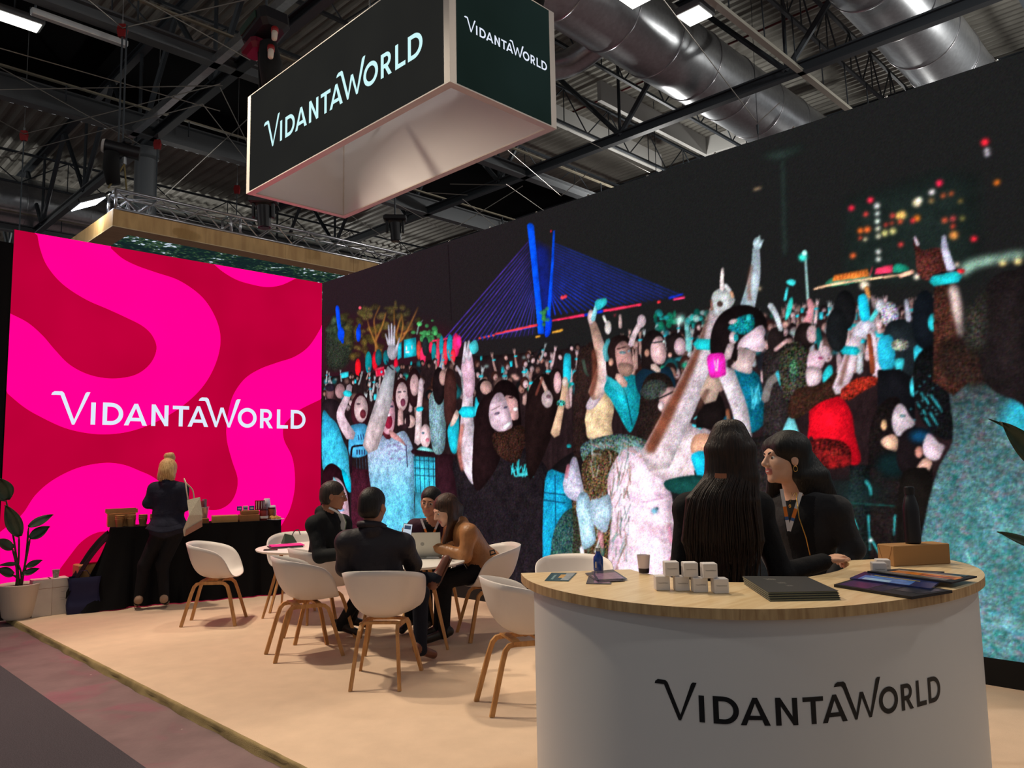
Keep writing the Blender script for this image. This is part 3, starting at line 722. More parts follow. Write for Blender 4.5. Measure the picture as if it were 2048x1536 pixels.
for k in range(620):
    x = rng.uniform(648, 1880); d = rng.uniform(0, 1)**1.3
    s = np.interp(x, [645, 900, 1200, 1500, 1880], [4.6, 6, 7.5, 9, 11])*(.75+.9*d)
    y = ytop(x)+8+d*np.interp(x, [645, 1880], [80, 90]); t = rng.uniform()
    if 1840 < x and y > 700: continue
    if t < .42:
        sk = np.array(pick(SK, SK2, (190, 160, 165), (150, 105, 95)))*rng.uniform(.75, 1.1)
        ell(x, y, s*.95, s*1.25, pick(DK, BR, (24, 22, 24), (44, 30, 30)), soft=0); ell(x+s*.22, y+s*.35, s*.6, s*.85, sk, rot=rng.uniform(-20, 20)); ell(x+s*.35, y+s*.75, s*.16, s*.14, (90, 40, 40))
    elif t < .68:
        sk = np.array(pick(SK, (170, 175, 180), SK2))*rng.uniform(.75, 1.05); lean = rng.normal(0, 6)
        limb([(x-lean*.4, y+s*3.4), (x, y+s), (x+lean*.3, y-s*1.7)], [s*.95, s*.72, s*.5], sk); ell(x+lean*.36, y-s*2.1, s*.42, s*.7, sk)
        for q in (-.3, 0, .3): limb([(x+lean*.36+q*s, y-s*2.3), (x+lean*.45+q*s*1.6, y-s*3.2)], [s*.2, s*.12], sk)
        if rng.uniform() < .7: limb([(x-s*.45, y-s*.5), (x+s*.5, y-s*.55)], [s*.55, s*.55], pick(CY, (40, 175, 190)))
    elif t < .78: poly([(x-s*.4, y-s), (x+s*.5, y-s*1.1), (x+s*.5, y+s*.6), (x-s*.4, y+s*.7)], pick(CY, (60, 205, 225), (30, 150, 160), (230, 240, 245)), smooth=False)
    elif t < .9: ell(x, y+s, s*1.2, s*1.5, pick((24, 80, 86), (50, 30, 30), (40, 110, 120), (96, 70, 66), (28, 28, 34)), soft=1)
    else: ell(x, y, s*.8, s*.5, pick((120, 140, 140), (200, 150, 140), (30, 140, 110)), soft=1)
for k in range(40): ell(rng.uniform(1310, 1420), rng.uniform(625, 660), rng.uniform(3, 8), rng.uniform(3, 9), pick((20, 120, 90), (30, 150, 150), (10, 90, 80), (160, 190, 190)), alpha=.8)
ell(1360, 640, 9, 9, (215, 250, 240), soft=3)
# --- left group
poly([(750, 737), (768, 733), (770, 750), (752, 754)], (240, 60, 90), smooth=False); poly([(753, 740), (767, 737), (768, 748), (755, 751)], (220, 20, 60), smooth=False); ell(763, 744, 2.2, 2.6, (90, 190, 210)); poly([(682, 746), (697, 743), (697, 754), (683, 757)], (50, 205, 225), smooth=False)
ell(662, 790, 11, 22, (60, 36, 40)); ell(660, 785, 8, 14, (120, 80, 84)); ell(660, 775, 10, 8, (40, 30, 44)); ell(680, 782, 10, 15, (165, 125, 130)); poly([(645, 805), (672, 800), (690, 830), (690, 860), (645, 860)], (40, 28, 34))
poly([(645, 826), (660, 834), (675, 850), (686, 880), (696, 905), (699, 945), (704, 972), (700, 985), (690, 975), (680, 945), (660, 930), (645, 935)], (48, 178, 222), grain=.1, grad=((650, 840), (690, 970), (70, 200, 235)))
poly([(643, 990), (646, 945), (658, 928), (672, 930), (686, 946), (696, 976), (700, 1010), (696, 1085), (643, 1085)], (40, 14, 22))
poly([(650, 975), (665, 960), (672, 955), (684, 965), (693, 985), (697, 1010), (700, 1050), (703, 1090), (655, 1090), (648, 1030)], (232, 196, 214), grad=((670, 960), (670, 1060), (240, 180, 200))); limb([(667, 955), (676, 975)], [3, 10], (150, 210, 225)); poly([(683, 940), (692, 945), (704, 975), (700, 985), (692, 975)], (10, 200, 240)); ell(688, 1040, 10, 7, (205, 150, 180)); ell(672, 1062, 12, 5, (195, 120, 150)); ell(682, 1020, 7, 3, (120, 160, 200))
poly([(702, 930), (720, 938), (742, 940), (745, 1100), (703, 1100)], (66, 24, 38), smooth=False, grain=.15)
ell(720, 822, 19, 36, (58, 22, 30)); ell(722, 818, 14, 27, SK); ell(726, 828, 6, 9, (110, 40, 52)); ell(717, 808, 4, 1.6, (60, 40, 50)); poly([(699, 862), (705, 850), (735, 852), (738, 905), (700, 912)], (74, 168, 218)); limb([(699, 772), (694, 795), (681, 826), (688, 850), (702, 872)], [11, 13, 16, 20, 22], (212, 182, 194)); limb([(690, 786), (700, 788)], [12, 12], (40, 190, 205))
for k in range(4): line((716+k*5, 870-k), (718+k*5, 880-k), 1.8, (40, 60, 110))
for k in range(4): line((714+k*5, 900), (714+k*5, 909), 2.2, (40, 50, 90))
limb([(702, 945), (703, 900), (712, 892), (742, 890)], [4, 4, 4, 4], (30, 16, 24))
for k in range(5): line((713+k*6, 915), (714+k*6, 938), 1.3, (50, 60, 80))
poly([(735, 898), (742, 880), (760, 872), (790, 868), (808, 862), (820, 880), (828, 905), (832, 945), (828, 1000), (826, 1100), (742, 1100), (744, 1000), (738, 950)], (158, 178, 208), grain=.12, grad=((780, 900), (790, 1010), (92, 186, 222)))
for k in range(26): ell(rng.uniform(770, 815), rng.uniform(880, 920), 2.6, 2.6, (140, 130, 175), alpha=.6)
ell(776, 845, 14, 34, (90, 30, 40)); poly([(763, 800), (785, 800), (790, 830), (786, 862), (772, 868), (762, 850), (760, 820)], (222, 162, 180)); ell(777, 843, 8, 15, (150, 30, 58)); ell(776, 830, 6, 3, (235, 215, 225)); ell(770, 815, 4, 2, (70, 60, 90)); ell(783, 813, 4, 2, (70, 60, 90))
poly([(779, 860), (790, 866), (805, 880), (812, 892), (800, 884), (782, 874)], (200, 140, 140)); limb([(812, 890), (815, 935)], [2, 2], (60, 60, 90))
limb([(740, 895), (750, 860), (768, 800), (776, 765), (783, 735)], [30, 34, 32, 24, 17], (196, 174, 178), grad=((760, 860), (783, 735), (160, 168, 178)))
ell(785, 703, 11, 17, (172, 166, 178)); 
for (x0, y0, x1, y1) in ((778, 690, 771, 668), (780, 690, 777, 650), (784, 690, 783, 647), (788, 690, 789, 651), (792, 702, 799, 676)): limb([(x0, y0), (x1, y1)], [5.2, 3.2], (172, 166, 180))
limb([(773, 722), (779, 733), (787, 740)], [2, 2.5, 2], (20, 24, 34))
ell(803, 790, 17, 34, (50, 22, 26)); ell(804, 793, 12.5, 29, (214, 178, 182)); ell(806, 805, 5, 8, (110, 50, 70)); ell(799, 784, 4, 1.8, (70, 60, 70)); ell(809, 783, 3, 1.6, (70, 60, 70)); limb([(801, 820), (801, 850)], [10, 12], (206, 160, 160))
ell(828, 775, 14, 40, (40, 20, 24)); ell(829, 770, 9, 22, (205, 165, 168)); limb([(842, 776), (840, 800), (838, 825), (836, 885)], [12, 10, 11, 15], (212, 186, 190)); limb([(835, 819), (844, 817)], [9, 9], (30, 195, 215)); ell(842, 770, 5, 14, (205, 180, 190)); ell(820, 843, 11, 13, (220, 180, 176)); limb([(800, 855), (815, 850), (815, 830)], [10, 9, 8], (40, 24, 28))
ell(851, 872, 11, 24, (226, 190, 196)); ell(846, 866, 3, 2, (60, 100, 120)); ell(855, 880, 4, 4, (200, 110, 130)); poly([(832, 905), (842, 893), (862, 898), (866, 905)], (120, 205, 205)); poly([(827, 912), (905, 918), (906, 990), (830, 985)], (58, 190, 222), smooth=False, grain=.1)
for k in range(9): line((830+k*9, 912), (832+k*9, 985), 1.4, (24, 60, 80))
for y in (920, 936, 950): line((828, y), (905, y+5), 1.6, (24, 60, 80))
limb([(825, 903), (870, 909), (915, 916)], [9, 9, 9], (34, 14, 22)); poly([(830, 985), (900, 985), (900, 1090), (830, 1090)], (60, 150, 175), smooth=False); poly([(870, 905), (905, 910), (915, 1000), (900, 1100), (872, 1100)], (48, 22, 30), smooth=False)
poly([(858, 800), (868, 782), (884, 785), (892, 830), (888, 900), (868, 905), (860, 860)], (116, 148, 158), grain=.18); ell(878, 772, 13, 38, DK); ell(886, 755, 8, 16, SK2); poly([(892, 745), (905, 740), (913, 770), (911, 820), (903, 855), (890, 840), (888, 790)], (62, 34, 32)); poly([(895, 860), (908, 835), (918, 830), (915, 900), (902, 902)], (30, 190, 215)); poly([(900, 850), (912, 820), (918, 830), (908, 850)], (220, 185, 175))
# --- hand with cyan wristband and arm
poly([(905, 930), (925, 900), (990, 870), (1040, 890), (1090, 930), (1110, 1000), (1110, 1180), (930, 1180), (918, 1000)], (30, 24, 28), grain=.2)
limb([(939, 745), (936, 790), (934, 830), (936, 880), (945, 930), (953, 965)], [22, 20, 24, 33, 42, 20], (216, 190, 202), grad=((925, 900), (955, 900), (222, 214, 228))); limb([(925, 850), (918, 900), (925, 940)], [7, 9, 7], (190, 112, 100), alpha=.8, soft=1)
poly([(926, 760), (922, 735), (928, 715), (934, 700), (938, 690), (942, 700), (948, 735), (950, 770), (944, 792), (932, 792)], (212, 170, 190))
for (x0, y0, x1, y1) in ((927, 725, 931, 684), (933, 715, 938, 682), (938, 720, 946, 690), (923, 750, 913, 732)): limb([(x0, y0), (x1, y1)], [7, 4.5], (190, 178, 190))
limb([(925, 824), (947, 824)], [22, 22], (26, 196, 222))
poly([(938, 690), (952, 680), (957, 700), (945, 708)], (70, 200, 210)); limb([(955, 795), (953, 830)], [8, 12], (40, 190, 210))
ell(968, 785, 16, 28, DK); ell(972, 775, 12, 14, SK2)
# pale faced woman, banged friend behind
poly([(985, 805), (988, 775), (1003, 760), (1022, 763), (1036, 782), (1040, 812), (1040, 860), (1000, 860)], (26, 14, 16)); poly([(1008, 795), (1022, 792), (1034, 800), (1036, 818), (1037, 835), (1030, 840), (1014, 835)], (214, 160, 160)); ell(1022, 795, 5, 2, (60, 30, 34)); ell(1031, 818, 5, 3.5, (235, 235, 235))
poly([(946, 890), (949, 850), (955, 815), (972, 790), (994, 780), (1012, 785), (1006, 800), (985, 830), (990, 870), (1000, 920), (960, 980), (945, 960)], (32, 18, 20)); poly([(978, 835), (980, 808), (991, 788), (1003, 786), (1012, 800), (1020, 825), (1025, 850), (1018, 862), (1004, 866), (985, 855)], (222, 190, 206)); ell(994, 827, 6, 3, (110, 90, 110), rot=-20); ell(1011, 815, 4, 2.4, (90, 80, 110), rot=-20); limb([(1008, 856), (1020, 846)], [7, 7], (240, 235, 242)); limb([(984, 820), (1000, 812)], [2, 2], (140, 110, 120))
poly([(985, 868), (1010, 862), (1040, 850), (1056, 870), (1046, 900), (1035, 925), (1010, 920), (990, 900)], (54, 32, 26), grain=.35)
for k in range(26): 
    x = rng.uniform(1022, 1072); line((x, rng.uniform(918, 940)), (x+rng.uniform(-6, 6), rng.uniform(935, 955)), 2, (50, 205, 215))
limb([(1036, 950), (1060, 946), (1073, 936)], [6, 8, 6], (70, 205, 215)); limb([(1026, 935), (1030, 952), (1038, 950)], [3, 3, 3], (70, 205, 215))
# woman looking up, phone arm
poly([(1050, 870), (1052, 810), (1060, 775), (1078, 752), (1100, 750), (1112, 780), (1112, 830), (1100, 880), (1060, 960)], (30, 18, 18)); limb([(1082, 755), (1096, 790)], [6, 8], (200, 160, 150)); poly([(1084, 790), (1096, 780), (1106, 795), (1102, 812), (1092, 815), (1084, 805)], (205, 180, 182)); ell(1097, 793, 5, 4, (120, 90, 100)); limb([(1072, 790), (1085, 755)], [5, 5], (120, 60, 50), alpha=.7)
poly([(1100, 755), (1104, 740), (1118, 738), (1126, 760), (1122, 800), (1108, 795)], (34, 22, 22)); ell(1115, 765, 8, 22, (206, 160, 165))
limb([(1132, 760), (1127, 790), (1121, 820), (1110, 868)], [14, 11, 13, 19], (212, 172, 142)); poly([(1128, 712), (1137, 707), (1142, 716), (1141, 760), (1131, 764), (1126, 752)], (32, 192, 218)); ell(1122, 806, 9, 6, (60, 150, 140), grain=.5); ell(1130, 763, 6, 10, (225, 200, 190)); ell(1153, 870, 5, 10, (215, 190, 195)); ell(1138, 892, 5, 4, (30, 150, 160))
poly([(1085, 1000), (1100, 940), (1150, 900), (1180, 880), (1180, 940), (1140, 980)], (26, 20, 22))
# woman in cream top with phone raised
poly([(1146, 900), (1148, 800), (1155, 720), (1172, 690), (1190, 688), (1196, 740), (1188, 800), (1176, 880), (1160, 920)], (42, 28, 26), grain=.2); limb([(1166, 720), (1172, 745), (1178, 752)], [7, 6, 3], (60, 78, 66), alpha=.8)
poly([(1170, 835), (1180, 800), (1200, 775), (1214, 772), (1224, 795), (1228, 818), (1223, 850), (1226, 880), (1200, 882), (1176, 876), (1172, 855)], (226, 192, 152), grain=.06); poly([(1172, 810), (1190, 780), (1203, 775), (1205, 790), (1192, 812), (1178, 820)], (206, 186, 198))
limb([(1190, 790), (1206, 750), (1208, 725), (1198, 690), (1188, 655), (1182, 640)], [30, 34, 28, 22, 16, 12], (200, 158, 142), grad=((1195, 720), (1212, 720), (222, 196, 200))); limb([(1187, 700), (1190, 750), (1182, 790)], [8, 12, 10], (110, 56, 42), alpha=.8, soft=1); ell(1182, 634, 7, 15, (206, 178, 180)); limb([(1186, 640), (1192, 615), (1196, 600)], [9, 8, 6], (120, 185, 195)); poly([(1190, 603), (1211, 596), (1213, 608), (1196, 620)], (50, 205, 215))
# man in teal shirt
poly([(1208, 778), (1222, 748), (1240, 752), (1262, 748), (1282, 765), (1280, 815), (1266, 858), (1256, 862), (1238, 830), (1222, 800)], (22, 160, 176), grain=.12); limb([(1236, 755), (1252, 790), (1264, 850)], [2, 2, 2], (8, 60, 70)); poly([(1212, 760), (1222, 745), (1240, 757), (1256, 785), (1246, 790)], (60, 190, 205), alpha=.6)
poly([(1213, 745), (1213, 700), (1222, 678), (1240, 670), (1256, 674), (1262, 690), (1264, 720), (1240, 760), (1222, 755)], (34, 22, 22)); poly([(1231, 695), (1245, 682), (1258, 690), (1264, 712), (1268, 735), (1262, 748), (1250, 752), (1238, 745), (1232, 720)], (192, 142, 136)); ell(1245, 705, 7, 3, (110, 140, 150)); ell(1258, 702, 3, 2.4, (120, 140, 150)); poly([(1236, 730), (1250, 725), (1266, 732), (1262, 750), (1246, 752)], (128, 100, 88), alpha=.8); ell(1222, 724, 5, 8, (200, 150, 130)); limb([(1236, 752), (1250, 770)], [16, 14], (206, 160, 150)); limb([(1234, 698), (1252, 694)], [2.4, 2], (50, 30, 30))
limb([(1262, 690), (1268, 670), (1280, 648)], [12, 11, 12], (206, 180, 186)); ell(1283, 642, 9, 13, (206, 180, 190)); limb([(1214, 720), (1210, 700), (1217, 680)], [10, 10, 9], (70, 170, 180), alpha=.8); ell(1216, 655, 7, 14, (200, 190, 190)); limb([(1207, 632), (1212, 645)], [6, 5], (235, 230, 225)); limb([(1240, 630), (1241, 655)], [6, 7], (190, 160, 160))
# man with glasses and neighbour
poly([(1283, 735), (1284, 690), (1292, 668), (1308, 660), (1324, 668), (1330, 690), (1320, 735), (1296, 750)], (28, 20, 20)); poly([(1302, 690), (1312, 674), (1324, 675), (1331, 695), (1332, 715), (1325, 728), (1310, 726), (1302, 712)], (206, 166, 168)); limb([(1300, 686), (1330, 682)], [2.6, 2.6], (24, 30, 34)); ell(1328, 683, 2.6, 2.6, (220, 240, 240)); ell(1294, 706, 5, 8, (180, 130, 110)); poly([(1270, 760), (1285, 738), (1310, 742), (1340, 735), (1350, 790), (1290, 800)], (20, 44, 62)); limb([(1306, 732), (1318, 742)], [14, 10], (220, 190, 180))
ell(1352, 690, 20, 25, (30, 22, 22)); ell(1360, 693, 12, 18, (200, 166, 176)); ell(1340, 710, 4, 5, (200, 150, 140)); limb([(1378, 700), (1376, 670), (1373, 648)], [12, 11, 9], (110, 200, 200), alpha=.8)
# woman half hidden behind the big arm
poly([(1276, 900), (1280, 800), (1292, 755), (1320, 745), (1345, 765), (1350, 830), (1330, 900), (1300, 930)], (36, 26, 24), grain=.25); poly([(1318, 790), (1335, 775), (1352, 780), (1345, 830), (1325, 830)], (190, 150, 150)); limb([(1312, 800), (1350, 782)], [3, 3], (20, 20, 22)); ell(1322, 812, 6, 10, (225, 200, 205)); poly([(1280, 785), (1300, 760), (1330, 765), (1330, 785), (1300, 800)], (60, 74, 68), alpha=.7, grain=.3)
# --- foreground girl with bow
poly([(1160, 900), (1180, 880), (1240, 868), (1290, 880), (1320, 905), (1300, 930), (1240, 960), (1180, 940)], (86, 112, 108), grain=.4); poly([(1164, 930), (1190, 900), (1235, 905), (1250, 960), (1250, 1160), (1130, 1160), (1140, 1020), (1165, 980)], (84, 66, 46), grain=.5)
poly([(1215, 960), (1240, 905), (1268, 893), (1295, 900), (1318, 925), (1334, 960), (1345, 1000), (1350, 1050), (1346, 1160), (1225, 1160), (1222, 1040)], (240, 204, 222), grain=.07, grad=((1230, 1000), (1300, 1000), (246, 214, 232)))
for k in range(130):
    x = rng.uniform(1180, 1262); y = rng.uniform(875, 1150); line((x, y), (x+rng.uniform(-14, 6), y+rng.uniform(14, 40)), 2.2, pick((120, 170, 170), (96, 76, 50), (196, 200, 205), (60, 110, 96), (150, 100, 80)), alpha=.55)
for k in range(60):
    x = rng.uniform(1180, 1310); y = 872+abs(x-1235)*.25+rng.uniform(0, 30); line((x, y), (x+rng.uniform(6, 18), y+rng.uniform(2, 10)), 2.4, pick((150, 195, 200), (90, 150, 150), (190, 140, 120), (210, 215, 225)), alpha=.6)
ell(1309, 1022, 7, 6, (120, 195, 220), soft=1); ell(1314, 1017, 3, 3, (60, 90, 100)); limb([(1285, 1005), (1325, 996)], [4, 3], (206, 160, 190), alpha=.8); limb([(1338, 1050), (1343, 1085)], [6, 8], (230, 140, 170), alpha=.8, soft=1); ell(1300, 1060, 26, 14, (236, 180, 200), alpha=.5, soft=3); ell(1344, 1120, 6, 8, (225, 140, 175))
poly([(1090, 960), (1120, 945), (1140, 970), (1145, 1100), (1120, 1160), (1088, 1160)], (24, 160, 205), grain=.12); line((1088, 985), (1130, 990), 2.5, (14, 70, 100)); line((1088, 1000), (1130, 1006), 2.5, (14, 70, 100)); line((1110, 950), (1112, 1100), 2, (14, 80, 120)); poly([(1108, 1060), (1150, 1020), (1160, 1160), (1105, 1160)], (60, 70, 56), alpha=.8, grain=.5)
poly([(1136, 940), (1144, 916), (1153, 917), (1160, 945), (1168, 990), (1152, 1002), (1132, 990), (1126, 965)], (206, 200, 224), grain=.1); limb([(1137, 930), (1132, 955)], [7, 8], (222, 130, 150), alpha=.7)
poly([(1152, 1010), (1160, 986), (1172, 985), (1180, 1000), (1184, 1030), (1190, 1062), (1190, 1085), (1172, 1098), (1164, 1092), (1158, 1050)], (176, 214, 236), grain=.1); poly([(1180, 1004), (1200, 996), (1218, 989), (1223, 1010), (1220, 1040), (1212, 1064), (1196, 1058), (1184, 1040)], (186, 212, 236), grain=.1); limb([(1205, 1060), (1190, 1105)], [4, 3], (214, 214, 220)); limb([(1200, 1066), (1205, 1095)], [12, 6], (226, 150, 160), alpha=.8); limb([(1163, 1095), (1168, 1130)], [8, 6], (224, 222, 236))
# --- big pointing arm, second arm, hand behind
limb([(1495, 612), (1508, 560), (1512, 520), (1512, 495)], [30, 24, 17, 14], (160, 182, 192), grad=((1495, 560), (1515, 560), (196, 210, 222))); ell(1515, 487, 9, 13, (172, 196, 206)); limb([(1512, 490), (1519, 472)], [7, 4], (176, 200, 206)); limb([(1519, 492), (1526, 480)], [6, 4], (176, 200, 206)); limb([(1500, 600), (1498, 570), (1503, 530)], [8, 8, 5], (110, 64, 50), alpha=.7, soft=1)
poly([(1300, 940), (1320, 880), (1352, 840), (1390, 850), (1430, 868), (1440, 900), (1420, 950), (1390, 940), (1385, 955), (1340, 962)], (238, 212, 220), grain=.06); poly([(1383, 905), (1390, 870), (1428, 872), (1425, 905)], (206, 150, 124)); poly([(1383, 910), (1412, 905), (1414, 960), (1402, 965), (1390, 940)], (24, 190, 228)); limb([(1388, 838), (1412, 822)], [3, 5], (90, 205, 215)); limb([(1385, 850), (1402, 856)], [4, 7], (60, 200, 220)); poly([(1330, 962), (1390, 950), (1420, 960), (1420, 990), (1345, 985)], (20, 66, 62))
poly([(1392, 850), (1400, 820), (1440, 790), (1450, 850), (1400, 856)], (24, 18, 18))
limb([(1310, 920), (1350, 840), (1378, 780), (1402, 720), (1415, 680), (1428, 640), (1432, 618)], [66, 58, 54, 44, 36, 28, 26], (216, 194, 200), grad=((1370, 760), (1410, 775), (226, 214, 224)), grain=.05)
limb([(1300, 900), (1330, 840), (1360, 780), (1388, 720), (1405, 670), (1416, 620)], [22, 24, 18, 14, 8, 6], (110, 54, 34), alpha=.9, soft=2)
limb([(1394, 688), (1427, 690)], [22, 22], (30, 190, 196)); poly([(1422, 620), (1424, 590), (1436, 578), (1450, 575), (1462, 585), (1470, 600), (1462, 615), (1448, 628), (1432, 630)], (186, 190, 190)); ell(1440, 608, 6, 6, (80, 60, 54)); limb([(1444, 580), (1444, 560), (1445, 537)], [9, 8, 5], (222, 206, 204)); limb([(1450, 570), (1460, 582)], [8, 8], (212, 214, 218)); limb([(1462, 584), (1466, 594)], [6, 6], (206, 150, 120)); limb([(1424, 620), (1422, 600)], [6, 5], (110, 60, 46), alpha=.7)
limb([(1415, 795), (1425, 770), (1434, 748)], [36, 34, 30], (196, 166, 150)); limb([(1398, 815), (1415, 780)], [10, 10], (80, 50, 40), alpha=.7, soft=1)
# --- man holding a camera to his eye
poly([(1462, 742), (1480, 735), (1512, 745), (1524, 775), (1526, 850), (1475, 870), (1465, 820)], (12, 104, 130), grain=.15)
for k in range(14): line((1505+rng.uniform(-6, 14), rng.uniform(765, 800)), (1508+rng.uniform(-6, 14), rng.uniform(795, 820)), 2.2, (70, 190, 215))
poly([(1420, 700), (1424, 660), (1440, 630), (1465, 614), (1495, 610), (1522, 622), (1534, 645), (1530, 660), (1500, 680), (1480, 720), (1450, 715), (1432, 720)], (24, 17, 18)); poly([(1475, 700), (1480, 680), (1505, 660), (1523, 650), (1531, 663), (1528, 675), (1532, 692), (1522, 703), (1505, 702), (1492, 695)], (222, 192, 206)); poly([(1478, 695), (1500, 700), (1512, 705), (1505, 730), (1500, 748), (1462, 735), (1474, 720)], (204, 176, 176)); poly([(1456, 655), (1475, 636), (1498, 628), (1508, 635), (1508, 655), (1492, 668), (1480, 668), (1462, 662)], (16, 120, 128), grain=.25); ell(1497, 636, 5, 8, (40, 190, 195)); ell(1466, 643, 9, 5, (216, 190, 190), rot=-20); ell(1466, 676, 8, 13, (226, 200, 205)); ell(1472, 675, 5, 8, (30, 160, 165)); limb([(1454, 715), (1462, 690)], [16, 14], (206, 180, 184))
limb([(1452, 745), (1462, 770), (1480, 820), (1490, 875)], [34, 33, 32, 28], (216, 202, 212), grain=.05); poly([(1415, 712), (1440, 706), (1449, 712), (1452, 745), (1446, 752), (1424, 756), (1418, 745)], (252, 40, 190)); limb([(1429, 718), (1432, 742)], [3, 3], (255, 200, 235)); limb([(1436, 718), (1434, 742)], [3, 3], (255, 200, 235)); poly([(1452, 830), (1462, 850), (1450, 870), (1440, 860)], (20, 90, 120)); limb([(1458, 850), (1455, 820)], [8, 8], (150, 90, 60), alpha=.7)
# middle dark bodies between
poly([(1525, 720), (1545, 690), (1565, 690), (1585, 720), (1590, 900), (1530, 900), (1528, 800)], (40, 34, 34), grain=.25); ell(1552, 680, 18, 26, (34, 26, 26)); limb([(1530, 800), (1540, 765), (1560, 750)], [16, 15, 18], (120, 112, 110)); limb([(1556, 745), (1572, 790)], [12, 8], (60, 180, 195)); limb([(1550, 700), (1575, 680)], [8, 8], (190, 150, 150))
poly([(1480, 880), (1540, 870), (1590, 880), (1640, 960), (1640, 1050), (1480, 1000)], (38, 32, 32), smooth=False, grain=.2); poly([(1562, 880), (1578, 832), (1586, 832), (1600, 872), (1602, 880)], (120, 215, 225))
# --- curly woman in red, arms up with a phone
limb([(1618, 600), (1622, 620), (1612, 650)], [10, 12, 16], (226, 150, 160)); limb([(1562, 660), (1552, 630), (1540, 610)], [9, 11, 12], (196, 205, 212)); poly([(1578, 600), (1586, 597), (1582, 625), (1570, 640)], (50, 215, 205)); limb([(1570, 600), (1575, 575)], [6, 5], (60, 190, 200)); poly([(1572, 565), (1580, 558), (1592, 563), (1586, 572)], (60, 210, 215))
poly([(1588, 690), (1592, 660), (1606, 645), (1625, 650), (1632, 680), (1610, 700)], (28, 20, 20)); ell(1624, 668, 11, 18, (206, 170, 176)); poly([(1632, 662), (1640, 657), (1645, 690), (1636, 700)], (12, 90, 90)); ell(1648, 706, 13, 15, (220, 188, 198)); limb([(1640, 700), (1644, 682)], [6, 5], (225, 200, 205))
poly([(1563, 780), (1558, 730), (1568, 695), (1592, 684), (1612, 694), (1620, 730), (1618, 770), (1600, 800), (1575, 805)], (54, 52, 42), grain=.5); ell(1588, 740, 10, 24, (60, 96, 78), grain=.6, alpha=.8); poly([(1614, 735), (1618, 706), (1632, 700), (1645, 710), (1650, 722), (1642, 738), (1630, 742)], (224, 188, 202)); ell(1641, 716, 5, 3, (190, 80, 130)); poly([(1614, 735), (1642, 738), (1640, 765), (1616, 772)], (226, 198, 206)); poly([(1645, 750), (1658, 730), (1666, 740), (1660, 765), (1648, 768)], (40, 190, 200))
poly([(1620, 815), (1640, 798), (1668, 790), (1688, 800), (1704, 830), (1710, 870), (1722, 918), (1710, 932), (1700, 925), (1692, 890), (1640, 888), (1622, 872), (1614, 884), (1618, 850)], (240, 16, 36), grain=.06); poly([(1622, 880), (1690, 885), (1700, 930), (1640, 938), (1620, 930)], (92, 22, 22), grain=.4)
for k in range(20): ell(rng.uniform(1628, 1695), rng.uniform(905, 932), 6, 5, (170, 26, 30), alpha=.5, soft=1)
poly([(1575, 830), (1590, 780), (1640, 770), (1672, 745), (1690, 770), (1680, 790), (1640, 805), (1600, 835)], (56, 34, 26), grain=.25); limb([(1676, 780), (1692, 745), (1704, 700), (1716, 668)], [26, 30, 24, 20], (216, 194, 206), grain=.04); limb([(1680, 770), (1688, 740), (1698, 705)], [8, 9, 6], (90, 50, 38), alpha=.8, soft=1); limb([(1686, 700), (1714, 702)], [17, 17], (26, 192, 206)); poly([(1706, 668), (1716, 645), (1740, 635), (1752, 650), (1745, 668), (1725, 675)], (214, 206, 222)); poly([(1716, 600), (1720, 590), (1733, 591), (1740, 632), (1738, 640), (1722, 640)], (28, 190, 225)); limb([(1742, 660), (1752, 715), (1758, 755)], [14, 19, 24], (214, 192, 206)); limb([(1738, 670), (1744, 720), (1745, 745)], [9, 10, 10], (130, 60, 36)); limb([(1690, 790), (1720, 770), (1752, 760)], [28, 30, 16], (150, 40, 28), grain=.3); limb([(1742, 640), (1755, 620)], [10, 9], (80, 205, 210)); ell(1762, 612, 10, 14, (190, 186, 196))
# --- people on the right
ell(1690, 620, 22, 40, (22, 22, 24)); ell(1674, 660, 22, 44, (24, 26, 28)); ell(1780, 630, 18, 26, (176, 168, 182), grain=.3); poly([(1768, 665), (1790, 640), (1830, 650), (1840, 740), (1770, 760)], (28, 34, 38)); poly([(1757, 680), (1785, 674), (1788, 735), (1760, 735)], (40, 190, 225)); poly([(1790, 720), (1808, 718), (1804, 745), (1795, 790), (1792, 745)], (60, 205, 220)); poly([(1828, 695), (1848, 692), (1846, 730), (1832, 732)], (50, 200, 225)); limb([(1812, 600), (1818, 640)], [8, 12], (186, 186, 206)); poly([(1755, 740), (1800, 738), (1830, 760), (1830, 900), (1755, 900)], (20, 20, 24), smooth=False); ell(1850, 640, 26, 60, (18, 22, 28)); ell(1866, 645, 10, 18, (40, 190, 200)); ell(1800, 690, 18, 12, (130, 130, 120), grain=.3); poly([(1822, 758), (1840, 755), (1838, 790), (1822, 790)], (60, 195, 210))
poly([(1830, 720), (1870, 690), (1890, 740), (1905, 800), (1918, 860), (1890, 880), (1850, 850), (1830, 800)], (18, 18, 20), grain=.3)
for (x, y, l) in ((1842, 785, 10), (1850, 795, 14), (1862, 790, 22), (1846, 820, 10), (1860, 825, 26), (1850, 835, 18), (1870, 800, 24), (1836, 808, 8)): limb([(x, y), (x+l*.6, y+l)], [5, 3], (50, 175, 185), alpha=.85)
for k in range(24): ell(rng.uniform(1820, 1880), rng.uniform(750, 840), 2, 2, (60, 140, 150))
ell(1912, 866, 3, 6, (220, 215, 225)); limb([(1880, 760), (1890, 766)], [5, 4], (60, 190, 205))
